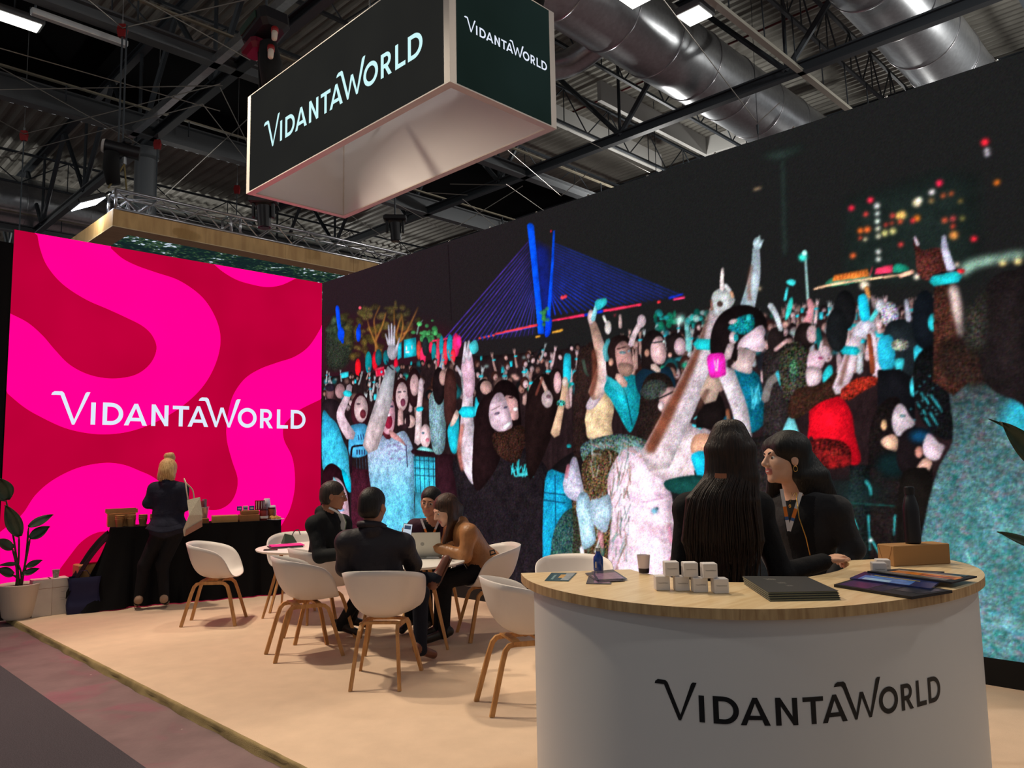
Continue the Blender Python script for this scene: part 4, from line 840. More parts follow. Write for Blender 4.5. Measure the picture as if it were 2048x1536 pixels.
poly([(1735, 960), (1740, 860), (1756, 815), (1780, 795), (1800, 800), (1795, 850), (1800, 900), (1860, 920), (1862, 1000), (1850, 1120), (1735, 1120)], (28, 22, 22), grain=.2); poly([(1784, 850), (1786, 825), (1796, 808), (1808, 812), (1818, 830), (1830, 846), (1822, 856), (1808, 868), (1794, 872)], (216, 196, 206)); ell(1805, 832, 7, 3, (110, 150, 155)); ell(1768, 850, 6, 11, (206, 160, 120)); poly([(1762, 880), (1785, 868), (1796, 880), (1794, 902), (1770, 895)], (224, 176, 150)); ell(1785, 930, 34, 26, (16, 34, 36), soft=3)
poly([(1795, 930), (1798, 880), (1815, 858), (1845, 856), (1862, 866), (1850, 890), (1846, 930), (1825, 960)], (24, 18, 20)); ell(1840, 872, 22, 13, (16, 60, 92), soft=2); poly([(1845, 895), (1854, 868), (1866, 872), (1876, 884), (1889, 892), (1886, 903), (1878, 918), (1866, 921), (1850, 912)], (232, 206, 220)); ell(1838, 904, 8, 12, (216, 146, 130)); poly([(1834, 935), (1850, 915), (1864, 925), (1856, 945), (1846, 950)], (214, 164, 148)); poly([(1800, 960), (1840, 935), (1860, 950), (1858, 1040), (1800, 1120)], (24, 20, 18))
poly([(1700, 930), (1740, 930), (1740, 1120), (1690, 1120)], (26, 30, 30), smooth=False, grain=.3)
for pts in ([(1732, 962), (1740, 975), (1742, 990)], [(1706, 1035), (1716, 1060)], [(1737, 1030), (1740, 1100)], [(1741, 1075), (1760, 1110)], [(1790, 1030), (1788, 1070)]): limb(pts, [8, 5] if len(pts) == 3 else [4, 3], (60, 205, 210), alpha=.85)
ell(1742, 1080, 4, 4, (220, 250, 250)); ell(1725, 985, 60, 30, (24, 60, 60), alpha=.35, soft=8); line((1690, 1005), (1790, 1012), 3, (30, 90, 84), alpha=.7)
# --- near shoulder of dim grey-green cloth, dark head and raised arm at the far right
for (pts, c, c2) in (([(1850, 1040), (1862, 985), (1880, 930), (1905, 880), (1900, 800), (1888, 735), (1930, 745), (2000, 760), (2080, 790), (2080, 1400), (1800, 1400), (1835, 1120)], (60, 70, 72), (92, 140, 146)),):
    poly(pts, c, grad=((1950, 760), (1950, 1050), c2), grain=.16)
def in_cloth(x, y): return x > np.interp(y, [730, 800, 880, 930, 985, 1040, 1120, 1400], [1895, 1905, 1912, 1886, 1868, 1856, 1840, 1810])
for k in range(2600):
    x = rng.uniform(1815, 2070); y = rng.uniform(750, 1400)
    if not in_cloth(x-6, y): continue
    t = np.clip((y-760)/320, .12, 1)
    c = np.array(pick((30, 160, 150), (150, 170, 190), (200, 140, 165), (60, 110, 110), (110, 190, 210), (20, 120, 110), (130, 150, 140), (96, 96, 104), (70, 180, 205)))
    ell(x, y, rng.uniform(3, 9), rng.uniform(2, 5), c*(.40+.5*t), rot=rng.uniform(-60, 20), alpha=.42, soft=0)
for pts in ([(1960, 960), (1945, 1040), (1975, 1120), (2010, 1210)], [(1905, 960), (1900, 1080), (1915, 1180)], [(2030, 1000), (2020, 1120), (2048, 1250)]): limb(pts, [16, 26, 18], (30, 92, 84), alpha=.35, soft=4)
poly([(2015, 800), (2080, 790), (2080, 900), (2035, 880), (2000, 850)], (40, 190, 220), alpha=.7, soft=4, grain=.1)
limb([(1905, 760), (1900, 690), (1893, 620), (1890, 570)], [80, 66, 52, 40], (66, 38, 30), grain=.3); limb([(1925, 680), (1915, 620), (1906, 575)], [10, 22, 20], (206, 180, 176), soft=1); poly([(1880, 690), (1940, 670), (1985, 700), (1990, 760), (1930, 770), (1885, 745)], (44, 30, 26), grain=.25, soft=2); poly([(1835, 545), (1830, 505), (1826, 480), (1836, 478), (1842, 500), (1870, 495), (1885, 500), (1898, 520), (1904, 545), (1880, 556), (1850, 560)], (84, 40, 36), grain=.3); limb([(1888, 472), (1890, 500), (1903, 540)], [8, 15, 18], (196, 196, 222)); limb([(1829, 474), (1836, 490)], [5, 7], (206, 190, 206)); limb([(1866, 562), (1916, 553)], [20, 22], (30, 192, 200)); line((1868, 549), (1912, 540), 2.5, (20, 16, 18))
poly([(1962, 740), (1958, 660), (1966, 590), (1990, 552), (2030, 540), (2080, 545), (2080, 810), (2030, 800), (1985, 780)], (30, 24, 25), grain=.12); poly([(1925, 640), (1955, 590), (1975, 580), (1970, 700), (1930, 690)], (44, 42, 38), soft=3, grain=.3)
# --- slight optical softness of the modules
_q = np.pad(CAN, ((1, 1), (1, 1), (0, 0)), mode='edge')
CAN = .4*CAN+.15*(_q[1:-1, :-2]+_q[1:-1, 2:]+_q[:-2, 1:-1]+_q[2:, 1:-1])
# --- LED grain and fine line structure, then onto the grid
CAN *= (1+rng.normal(0, .05, (GH, GW, 1))+rng.normal(0, .035, (GH, GW, 3)))
CAN = np.clip(CAN, 0, 255)/255.0
LINC = np.where(CAN <= .04045, CAN/12.92, ((CAN+.055)/1.055)**2.4)
def grid_screen(name, material, parent):
    ii, jj = np.meshgrid(np.arange(GW), np.arange(GH))
    V = np.empty((GH*GW, 3), np.float32)
    V[:, 0] = XW; V[:, 1] = (VY0+(VY1-VY0)*ii/(GW-1)).ravel(); V[:, 2] = (VZ0+(ZT-VZ0)*jj/(GH-1)).ravel()
    V -= np.array(parent.location, np.float32)[None]
    a = (jj[:-1, :-1]*GW+ii[:-1, :-1]).ravel()
    Fq = np.stack([a, a+GW, a+GW+1, a+1], 1).astype(np.int32)
    me = bpy.data.meshes.new(name)
    me.vertices.add(len(V)); me.vertices.foreach_set('co', V.ravel())
    me.loops.add(Fq.size); me.loops.foreach_set('vertex_index', Fq.ravel())
    me.polygons.add(len(Fq)); me.polygons.foreach_set('loop_start', np.arange(0, Fq.size, 4, dtype=np.int32)); me.polygons.foreach_set('loop_total', np.full(len(Fq), 4, np.int32))
    at = me.color_attributes.new('picture', 'FLOAT_COLOR', 'POINT')
    c4 = np.ones((GH*GW, 4), np.float32); c4[:, :3] = LINC.reshape(-1, 3)
    at.data.foreach_set('color', c4.ravel())
    me.materials.append(material); me.update()
    o = bpy.data.objects.new(name, me); COL.objects.link(o); o.parent = parent
    return o
def picture_mat():
    m = bpy.data.materials.new('led_picture'); m.use_nodes = True; nt = m.node_tree; nt.nodes.clear()
    a = nt.nodes.new('ShaderNodeVertexColor'); a.layer_name = 'picture'
    e = nt.nodes.new('ShaderNodeEmission'); e.inputs[1].default_value = 1.0; nt.links.new(a.outputs[0], e.inputs[0])
    o = nt.nodes.new('ShaderNodeOutputMaterial'); nt.links.new(e.outputs[0], o.inputs[0]); return m
bigw = thing('video_wall', 'huge dark screen wall showing a night concert crowd and a blue cable bridge', 'video wall', (XW, 5.5, VZ0))
grid_screen('screen', picture_mat(), bigw)
b = MB(); b.box((XW+0.003, VY1, VZ0), (XW+0.12, VY0, ZT)); b.build('cabinet', M_black, bigw, world=True)
for y in np.linspace(9.6, 1.2, 12):
    b = MB(); b.tube((XW+0.05, y, ZT), (XW+0.05, y, ZT+0.02), 0.012, n=8); b.ball((XW+0.05, y, ZT+0.024), 0.013, 8); b.build('corner_bolt', mat('bright_steel', (210, 208, 200), 0.25, 0.9), bigw, world=True)
# ================================================================== people
def at(x, y, d): return EYE+d*ray(x, y)
class Field:
    """distance field of blended limbs, turned into one continuous skin by surface nets"""
    def __init__(self): self.p = []; self.cut = []
    def cap(self, a, b, r1, r2, m, k=.03): self.p.append(('c', np.asarray(a, float), np.asarray(b, float), r1, r2, m, k)); return self
    def ell(self, c, r, m, R=None, k=.03): self.p.append(('e', np.asarray(c, float), np.asarray(r, float), np.eye(3) if R is None else np.asarray(R, float), None, m, k)); return self
    def sub(self, c, r, R=None, k=.01): self.cut.append(('e', np.asarray(c, float), np.asarray(r, float), np.eye(3) if R is None else np.asarray(R, float), None, 0, k)); return self
    @staticmethod
    def dist(q, P):
        if q[0] == 'c':
            _, a, b, r1, r2 = q[:5]; ba = b-a; L = max(1e-9, ba@ba)
            pa = P-a; h = np.clip((pa@ba)/L, 0, 1)
            return np.sqrt(((pa-h[..., None]*ba)**2).sum(-1))-(r1+(r2-r1)*h)
        _, c, r, R = q[:4]; L = (P-c)@R
        k0 = np.sqrt(((L/r)**2).sum(-1)); k1 = np.sqrt(((L/(r*r))**2).sum(-1))+1e-9
        return k0*(k0-1)/k1
    def bounds(self, q):
        if q[0] == 'c': r = max(q[3], q[4]); return np.minimum(q[1], q[2])-r, np.maximum(q[1], q[2])+r
        r = q[2].max(); return q[1]-r, q[1]+r
    def mesh(self, name, vox, mats, extra=None):
        B = [self.bounds(q) for q in self.p]
        lo = np.min([b_[0] for b_ in B], 0)-4*vox; hi = np.max([b_[1] for b_ in B], 0)+4*vox
        n = np.ceil((hi-lo)/vox).astype(int)+1
        D = np.full(n, .2, np.float32)
        def local(q, mar):
            b0, b1 = self.bounds(q)
            i0 = np.maximum(np.floor((b0-mar-lo)/vox).astype(int), 0); i1 = np.minimum(np.ceil((b1+mar-lo)/vox).astype(int)+1, n)
            g = np.stack(np.meshgrid(*[lo[k]+vox*np.arange(i0[k], i1[k]) for k in range(3)], indexing='ij'), -1)
            return tuple(slice(i0[k], i1[k]) for k in range(3)), self.dist(q, g)
        for q in self.p:
            k = q[6]; S, d = local(q, k+3*vox); A = D[S]
            h = np.clip(.5+.5*(A-d)/k, 0, 1); D[S] = A*(1-h)+d*h-k*h*(1-h)
        for q in self.cut:
            k = q[6]; S, d = local(q, k+2*vox); A = D[S]; d = -d
            h = np.clip(.5-.5*(A-d)/k, 0, 1); D[S] = A*(1-h)+d*h+k*h*(1-h)
        s = D < 0
        c = [s[x:n[0]-1+x, y:n[1]-1+y, z:n[2]-1+z] for x in (0, 1) for y in (0, 1) for z in (0, 1)]
        cnt = sum(a.astype(np.int8) for a in c); act = np.argwhere((cnt > 0) & (cnt < 8))
        offs = np.array([(x, y, z) for x in (0, 1) for y in (0, 1) for z in (0, 1)])
        val = np.stack([D[tuple((act+o).T)] for o in offs], 1)
        acc = np.zeros((len(act), 3)); num = np.zeros(len(act))
        for i in range(8):
            for j in range(i+1, 8):
                if abs(offs[i]-offs[j]).sum() != 1: continue
                m = (val[:, i] < 0) != (val[:, j] < 0); t = val[m, i]/(val[m, i]-val[m, j])
                acc[m] += offs[i]+t[:, None]*(offs[j]-offs[i]); num[m] += 1
        V = lo+vox*(act+acc/num[:, None])
        idx = np.full(n-1, -1, np.int32); idx[tuple(act.T)] = np.arange(len(act))
        quads = []
        for ax in range(3):
            a, b_ = [(1, 2), (2, 0), (0, 1)][ax]
            sl0 = [slice(1, n[k]-1) for k in range(3)]; sl0[ax] = slice(0, n[ax]-1); sl1 = list(sl0); sl1[ax] = slice(1, n[ax])
            A, Bq = s[tuple(sl0)], s[tuple(sl1)]
            e = np.argwhere(A != Bq); 
            if not len(e): continue
            fl = A[tuple(e.T)]
            base = e.copy(); base[:, a] += 1; base[:, b_] += 1
            def cell(da, db):
                q = base.copy(); q[:, a] -= da; q[:, b_] -= db; return idx[tuple(q.T)]
            Q = np.stack([cell(1, 1), cell(0, 1), cell(0, 0), cell(1, 0)], 1); Q[~fl] = Q[~fl][:, ::-1]
            quads.append(Q)
        Q = np.concatenate(quads); Q = Q[(Q >= 0).all(1)]
        best = np.full(len(V), 9.0); mi = np.zeros(len(V), np.int32)
        for q in self.p:
            d = self.dist(q, V); w = d < best; best[w] = d[w]; mi[w] = q[5]
        if extra is not None: mi = extra(V, mi)
        me = bpy.data.meshes.new(name)
        me.vertices.add(len(V)); me.vertices.foreach_set('co', V.astype(np.float32).ravel())
        me.loops.add(Q.size); me.loops.foreach_set('vertex_index', Q.astype(np.int32).ravel())
        me.polygons.add(len(Q)); me.polygons.foreach_set('loop_start', np.arange(0, Q.size, 4, dtype=np.int32)); me.polygons.foreach_set('loop_total', np.full(len(Q), 4, np.int32))
        for m in mats: me.materials.append(m)
        me.polygons.foreach_set('material_index', mi[Q[:, 0]]); me.polygons.foreach_set('use_smooth', np.ones(len(Q), bool))
        me.update(); me.validate()
        return me
def head_frame(yaw, pitch=0, roll=0):
    """columns: right, forward, up"""
    y, p, r = radians(yaw), radians(pitch), radians(roll)
    f = np.array([cos(y)*cos(p), sin(y)*cos(p), sin(p)]); rt = np.array([sin(y), -cos(y), 0]); u = np.cross(rt, f)
    rt, u = rt*cos(r)+u*sin(r), u*cos(r)-rt*sin(r)
    return np.stack([rt, f, u], 1)
M_skin = mat('skin_fair', (214, 168, 142), 0.5, spec=0.35, var=.05, vscale=30)
M_skin2 = mat('skin_olive', (186, 132, 104), 0.5, spec=0.35, var=.05, vscale=30)
M_skin3 = mat('skin_brown', (164, 112, 84), 0.5, spec=0.35, var=.05, vscale=30)
M_lip = mat('lips', (186, 112, 100), 0.45)
M_eye = mat('eye_white', (226, 222, 216), 0.25)
M_iris = mat('iris', (38, 26, 20), 0.2)
def hairmat(name, a, b_, rough=.5):
    m = wood(name, a, b_, (60, 60, 3.0), rough, 1.1); nt = m.node_tree; n = [q for q in nt.nodes if q.type == 'TEX_NOISE'][0]
    bp = nt.nodes.new('ShaderNodeBump'); bp.inputs['Strength'].default_value = .9; bp.inputs['Distance'].default_value = .006; nt.links.new(n.outputs[0], bp.inputs['Height']); nt.links.new(bp.outputs[0], nt.nodes['Principled BSDF'].inputs['Normal']); nt.nodes['Principled BSDF'].inputs['Specular IOR Level'].default_value = .35; return m
M_hair_dark = hairmat('hair_dark_brown', (46, 28, 20), (16, 10, 8)); M_hair_black = hairmat('hair_black', (26, 22, 20), (10, 9, 9)); M_hair_brown = hairmat('hair_brown', (74, 46, 30), (34, 20, 14)); M_hair_blond = hairmat('hair_blond', (222, 186, 128), (164, 124, 74))
M_blk = mat('black_cloth', (20, 20, 23), 0.85, spec=0.2, bump=.5, bscale=9, bdist=.035)
M_blk2 = mat('black_jacket', (24, 24, 28), 0.7, spec=0.25, bump=.5, bscale=7, sheen=.1, bdist=.035)
M_suit = mat('dark_suit', (22, 24, 26), 0.8, spec=0.2, bump=.4, bscale=9, bdist=.035)
M_down = mat('navy_puffer', (34, 31, 38), 0.6, spec=0.3, bump=.6, bscale=8, bdist=.035)
M_navy = mat('navy_blazer', (38, 40, 54), 0.85, spec=0.15, bump=.5, bscale=10, bdist=.035)
M_tan = mat('tan_leather', (158, 108, 66), 0.45, spec=0.4, bump=.45, bscale=11, var=.12, vscale=9, bdist=.035)
M_plum = mat('plum_jacket', (58, 34, 48), 0.8, spec=0.2, bump=.4, bscale=10, bdist=.035)
M_jean = mat('dark_jeans', (26, 30, 42), 0.85, spec=0.15, bump=.4, bscale=30)
M_shoe_br = mat('brown_leather_shoe', (104, 60, 44), 0.4, spec=0.5, var=.15, vscale=12)
M_shoe_bk = mat('black_shoe', (16, 15, 15), 0.4, spec=0.5)
M_shoe_tp = mat('taupe_trainer', (150, 124, 104), 0.8)
def hand(F, w, d, up, s, m, curl=.6, spread=.012, side=1):
    """palm plus four curled fingers and a thumb leaving the side of the palm"""
    d = norm(d); up = norm(up-np.dot(up, d)*d); sd = np.cross(d, up)*side
    pc = w+d*.05*s
    F.ell(pc, np.array([.041, .05, .017])*s, m, np.stack([sd, d, up], 1), k=.015)
    for i, (o, l) in enumerate(((-.03, .062), (-.01, .07), (.011, .066), (.03, .052))):
        a = w+d*.088*s+sd*o*s; b_ = a+(d*cos(curl*.6)-up*sin(curl*.6))*l*.5*s; c = b_+(d*cos(curl*1.7)-up*sin(curl*1.7))*l*.55*s
        F.cap(a, b_, .0105*s, .0098*s, m, k=.006); F.cap(b_, c, .0098*s, .0085*s, m, k=.006)
    a = w+d*.03*s-sd*.036*s; b_ = a-sd*.022*s+d*.03*s-up*.006*s; F.cap(a, b_, .0135*s, .0115*s, m, k=.008); F.cap(b_, b_+d*.028*s+sd*.006*s-up*.008*s, .0115*s, .0095*s, m, k=.008)
def person(name, label, J, mats, hs=1.0, yaw=0, pitch=0, roll=0, byaw=0, vox=.006, g=1.0, jt=0.0, skirt=None, heads='short', hair=None, group=None, hands=(), lapel=True, shoe_dir=None, mouth='closed', open_front=False):
    """mats: skin, top, bottom, shoe, inner"""
    base = (float(J['pel'][0]), float(J['pel'][1]), 0.0)
    root = thing(name, label, 'person', base, 0, group)
    F = Field(); SKIN, TOP, BOT, SHOE, INN, LIP = range(6)
    pel, ch, nk = J['pel'], J['chest'], J['neck']; H = J['head']
    R = head_frame(yaw, pitch, roll); h = lambda x, y, z: H+hs*(R@np.array([x, y, z]))
    bf = np.array([cos(radians(byaw)), sin(radians(byaw)), 0]); up = norm(nk-pel); rt = norm(np.cross(bf, up)); fw = np.cross(up, rt)
    B = np.stack([rt, fw, up], 1)
    # trunk
    F.ell(pel+up*.01, np.array([.168*g+jt*.6, .125*g+jt*.6, .11]), BOT, B, k=.05)
    mid = pel*.55+ch*.45
    F.ell(mid, np.array([.152*g+jt, .112*g+jt, .17]), TOP, B, k=.07)
    F.ell(ch, np.array([.172*g+jt, .118*g+jt, .175]), TOP, B, k=.07)
    if skirt: F.ell(pel+up*skirt, np.array([.185*g+jt, .14*g+jt, .13]), TOP, B, k=.05)
    sl, sr = J['sl'], J['sr']
    F.cap(sl, sr, .062*g+jt, .062*g+jt, TOP, k=.05)
    F.cap(nk-up*.03, sl, .05*g+jt*.6, .056*g+jt, TOP, k=.045); F.cap(nk-up*.03, sr, .05*g+jt*.6, .056*g+jt, TOP, k=.045)
    if lapel: F.cap(nk-up*.018-fw*.03, nk-up*.012-fw*.045, .062*g+jt*.5, .058*g+jt*.5, TOP, k=.02)
    # neck and head
    F.cap(nk-up*.01, h(0, -.025, -.05), .054*hs, .052*hs, SKIN, k=.02)
    F.ell(h(0, -.014, .035), np.array([.076, .097, .086])*hs, SKIN, R, k=.03)
    F.ell(h(0, .022, -.018), np.array([.063, .072, .092])*hs, SKIN, R, k=.03)
    F.ell(h(0, .036, -.07), np.array([.046, .05, .04])*hs, SKIN, R, k=.03)
    F.cap(h(-.008, .072, -.098), h(.008, .072, -.098), .017*hs, .017*hs, SKIN, k=.015)
    F.cap(h(-.032, .078, .028), h(.032, .078, .028), .014*hs, .014*hs, SKIN, k=.015)
    F.cap(h(0, .09, .016), h(0, .112, -.024), .008*hs, .0125*hs, SKIN, k=.01)
    F.cap(h(-.011, .1, -.03), h(.011, .1, -.03), .0095*hs, .0095*hs, SKIN, k=.008)
    for s in (-1, 1):
        F.ell(h(.037*s, .06, -.022), np.array([.025, .024, .026])*hs, SKIN, R, k=.02)
        F.ell(h(.079*s, -.008, -.006), np.array([.009, .02, .031])*hs, SKIN, R, k=.008)
        F.sub(h(.031*s, .103, .006), np.array([.017, .018, .011])*hs, R, k=.012)
    F.cap(h(-.019, .088, -.054), h(.019, .088, -.054), .0068*hs, .0068*hs, LIP, k=.007); F.cap(h(-.016, .087, -.064), h(.016, .087, -.064), .0075*hs, .0075*hs, LIP, k=.007)
    # arms
    for s, e, w in (('sl', 'el', 'wl'), ('sr', 'er', 'wr')):
        F.cap(J[s], J[e], .058*g+jt, .046*g+jt, TOP, k=.03); F.cap(J[e], J[w], .046*g+jt, .037*g+jt*.8, TOP, k=.025)
        d = norm(J[w]-J[e]); F.cap(J[w]-d*.01, J[w]+d*.025, .027, .026, SKIN, k=.012)
        if w in hands:
            hd = hands[w]; hand(F, J[w]+d*.015, hd[0], hd[1], 1.0, SKIN, hd[2], side=hd[3])
        else: hand(F, J[w]+d*.015, d, np.cross(d, rt)+np.array([0, 0, .2]), 1.0, SKIN, .7)
    # legs
    for hp, kn, an, to in (('hl', 'kl', 'al', 'tl'), ('hr', 'kr', 'ar', 'tr')):
        F.cap(J[hp], J[kn], .088*g, .064*g, BOT, k=.04); F.cap(J[kn], J[an], .064*g, .047*g, BOT, k=.03)
        d = norm(J[to]-J[an]); heel = J[an]-d*.05
        F.cap(heel+np.array([0, 0, 0]), J[to], .042, .034, SHOE, k=.02)
    def regions(V, mi):
        if open_front:
            # the garment worn open: a strip down the chest shows what is worn beneath
            L = (V-ch)@B; wdt = open_front*np.clip(1-(-L[:, 2]-.02)/.9, .4, 1.3)
            m = (mi == TOP) & (L[:, 1] > .05) & (abs(L[:, 0]) < wdt) & (L[:, 2] < .26); mi[m] = INN
        return mi
    me = F.mesh('body', vox, [mats['skin'], mats['top'], mats['bottom'], mats['shoe'], mats.get('inner', mats['top']), M_lip], regions)
    co = np.empty(len(me.vertices)*3, np.float32); me.vertices.foreach_get('co', co); co = co.reshape(-1, 3)-np.array(base, np.float32); me.vertices.foreach_set('co', co.ravel()); me.update()
    o = bpy.data.objects.new('body', me); COL.objects.link(o); o.parent = root
    # eyes and brows
    for s in (-1, 1):
        b = MB(); b.ball(h(.031*s, .074, .005), .0135*hs, 10); e = b.build('eye', M_eye, root, smooth=True, world=True)
        b = MB(); b.ball(h(.031*s, .0815, .0045), .0085*hs, 8); b.build('iris', M_iris, e, smooth=True); 
        ch_ = e.children[0]; ch_.data.transform(Matrix.Translation(-Vector(base)))
        b = MB(); b.path([h(.014*s, .094, .024), h(.03*s, .092, .031), h(.047*s, .076, .026)], [.0035*hs, .0042*hs, .0025*hs], 6); b.build('eyebrow', hair[0], root, smooth=True, world=True)
    # hair
    G = Field(); hm = hair[0]
    def hcap(kk=1.0):
        G.ell(h(0, -.018, .04), np.array([.086, .106, .094])*hs*kk, 0, R, k=.02); G.ell(h(0, -.045, -.01), np.array([.08, .078, .085])*hs*kk, 0, R, k=.02)
    if heads in ('short', 'back'):
        hcap(); G.sub(h(0, .125, -.025), np.array([.10, .085, .095])*hs, R, k=.01); G.sub(h(.088, .03, -.045), np.array([.05, .05, .062])*hs, R, k=.01); G.sub(h(-.088, .03, -.045), np.array([.05, .05, .062])*hs, R, k=.01); G.sub(h(0, -.06, -.13), np.array([.12, .1, .055])*hs, R, k=.01)
    else:
        hcap(1.02); G.sub(h(0, .135, -.04), np.array([.068, .085, .115])*hs, R, k=.012)
    for q in hair[1:]:
        if q[0] == 'cap': G.cap(q[1] if len(q[1]) == 3 and q[5] == 'w' else h(*q[1]), q[2] if q[5] == 'w' else h(*q[2]), q[3], q[4], 0, k=q[6] if len(q) > 6 else .02)
        elif q[0] == 'ell': G.ell(h(*q[1]), np.array(q[2])*hs, 0, R, k=.02)
        elif q[0] == 'sub': G.sub(h(*q[1]), np.array(q[2])*hs, R, k=.015)
    me = G.mesh('hair', min(vox, .006), [hm]); co = np.empty(len(me.vertices)*3, np.float32); me.vertices.foreach_get('co', co); me.vertices.foreach_set('co', (co.reshape(-1, 3)-np.array(base, np.float32)).ravel()); me.update()
    o = bpy.data.objects.new('hair', me); COL.objects.link(o); o.parent = root
    root['_h'] = 0; del root['_h']
    return root, h, B
def strands(root, lines, r, m, name='hair_strands'):
    b = MB()
    for L in lines: b.path(catmull(L, 4), [r*1.0]*(len(catmull(L, 4))-1)+[r*.3], 5)
    o = b.build(name, m, root, smooth=True, world=True); o['kind'] = 'stuff'; return o
def ribbon(root, name, pts, w, m, nrm):
    """flat band following points, facing nrm"""
    b = MB(); pts = [np.asarray(p, float) for p in pts]; P = []
    for i, p in enumerate(pts):
        d = norm(pts[min(i+1, len(pts)-1)]-pts[max(i-1, 0)]); s = norm(np.cross(d, nrm)); P += [p+s*w/2, p-s*w/2, p-s*w/2-nrm*.002, p+s*w/2-nrm*.002]
    Fq = []
    for i in range(len(pts)-1):
        a = 4*i; Fq += [(a, a+1, a+5, a+4), (a+2, a+3, a+7, a+6), (a+1, a+2, a+6, a+5), (a+3, a, a+4, a+7)]
    b.add(P, Fq); return b.build(name, m, root, world=True)
V3 = lambda *a: np.array(a, float)
def fl(p, z): return np.array([p[0], p[1], z])
def dirv(deg): return V3(cos(radians(deg)), sin(radians(deg)), 0)
def stand_legs(J, pel, yaw, sep=.09, z=0.0, toe=.17, heel=.07):
    f, r = dirv(yaw), dirv(yaw-90)
    for s, k in ((-1, 'l'), (1, 'r')):
        J['h'+k] = pel+r*sep*s-V3(0, 0, .04); J['k'+k] = fl(pel+r*(sep+.01)*s+f*.02, pel[2]*.52); J['a'+k] = fl(pel+r*(sep+.015)*s-f*.02, .10+z); J['t'+k] = fl(pel+r*(sep+.02)*s+f*toe, .04+z)

# --- woman with her back to us at the counter
D1 = 3.62
J = dict(head=at(1457, 908, D1), neck=at(1447, 978, D1), chest=at(1445, 1042, D1+.02), pel=at(1447, 1216, D1+.02), sl=at(1378, 1018, D1-.02), sr=at(1515, 1014, D1+.05), el=at(1362, 1140, D1-.03), wl=at(1376, 1200, D1+.2), er=at(1562, 1148, D1+.0), wr=at(1645, 1124, D1+.10))
stand_legs(J, J['pel'], 38)
hd = norm(at(1690, 1108, D1+.14)-J['wr'])
longhair = []
_R1 = head_frame(38); hh = lambda x, y, z: J['head']+1.05*(_R1@np.array([x, y, z]))
for i, t in enumerate(np.linspace(-1, 1, 17)):
    A = hh(.035*t, -.045, .105); Bq = hh(.078*t, -.078+.035*t*t, .02); Cq = hh(.090*t, -.080+.03*t*t, -.10)
    dq = D1-.155+.05*t*t; Dq = at(1446+t*66, 1000, dq); Eq = at(1446+t*76, 1080, dq-.01); Fq_ = at(1448+t*66+4*sin(i*3.3), 1168-46*abs(t)**1.5+8*sin(i*2.1), dq+.01)
    longhair += [('cap', A, Bq, .030, .030, 'w', .03), ('cap', Bq, Cq, .030, .028, 'w', .025), ('cap', Cq, Dq, .028, .020, 'w', .014), ('cap', Dq, Eq, .020, .017, 'w', .009), ('cap', Eq, Fq_, .017, .007, 'w', .007)]
w1, h1, B1 = person('person', 'woman with very long straight dark hair, back turned, in black behind the counter', J, dict(skin=M_skin, top=M_blk, bottom=M_blk, shoe=M_shoe_bk), hs=1.05, yaw=38, byaw=38, vox=.006, g=1.0, jt=.006, heads='long', hair=[M_hair_dark]+longhair, hands={'wr': (hd, V3(0, 0, 1), 1.25, -1)}, skirt=.02)
L = []
for i in range(110):
    t = random.uniform(-1, 1); dq = D1-.178+.05*t*t-random.uniform(0, .006)
    L.append([hh(.03*t, -.06, .125), hh(.085*t, -.105+.05*t*t, .04), hh(.098*t, -.112+.04*t*t, -.08), at(1446+t*66, 1000, dq), at(1446+t*77+random.uniform(-3, 3), 1080, dq-.008), at(1448+t*70+random.uniform(-8, 8), random.uniform(1110, 1180), dq+.005)])
strands(w1, L, .0022, M_hair_dark)
b = MB(); b.path([at(1430, 951, D1-.158), at(1441, 952, D1-.163), at(1452, 952, D1-.158)], .004, flat=(.012, .022)); b.build('hair_clip', mat('tan_clip', (150, 96, 70), .4), w1, world=True)

# --- smiling woman facing her
D2 = 4.16
J = dict(head=at(1569, 919, D2), neck=at(1592, 990, D2+.03), chest=at(1612, 1055, D2), pel=at(1620, 1215, D2), sl=at(1672, 1022, D2-.10), sr=at(1548, 1018, D2+.14), el=at(1706, 1098, D2-.16), wl=at(1672, 1150, D2-.22), er=at(1545, 1110, D2+.14), wr=at(1560, 1160, D2+.0))
stand_legs(J, J['pel'], 178)
hair2 = [M_hair_black]
for i in range(9):
    t = i/8; x = 1590+t*46
    hair2 += [('cap', at(1580+t*26, 890+t*14, D2-.02+.1*t), at(x+8, 950, D2-.05+.08*t), .04, .038, 'w', .02), ('cap', at(x+8, 950, D2-.05+.08*t), at(x+18+t*14, 990+t*2, D2-.02+.06*t), .038, .022, 'w', .02)]
hair2 += [('ell', (0, -.03, .055), (.094, .108, .092)), ('ell', (-.055, .01, .06), (.045, .075, .06)), ('ell', (.055, .01, .06), (.045, .075, .06)), ('sub', (0, .14, -.045), (.066, .08, .108))]
for i in range(4): hair2 += [('cap', at(1545+i*6, 955, D2+.10), at(1538+i*5, 1000, D2+.12), .03, .02, 'w', .02)]
w2, h2, B2 = person('person', 'smiling woman with wavy black hair and lanyard, in profile, leaning at the counter', J, dict(skin=M_skin, top=M_blk2, bottom=M_blk, shoe=M_shoe_bk, inner=M_blk), hs=1.10, yaw=146, pitch=2, roll=-3, byaw=190, vox=.005, jt=.012, heads='long', hair=hair2, open_front=.07)
b = MB(); b.path([h2(-.022, .092, -.0575), h2(0, .0965, -.0605), h2(.022, .092, -.0575)], [.001, .0036, .001], 6); b.build('teeth', M_eye, w2, smooth=True, world=True)
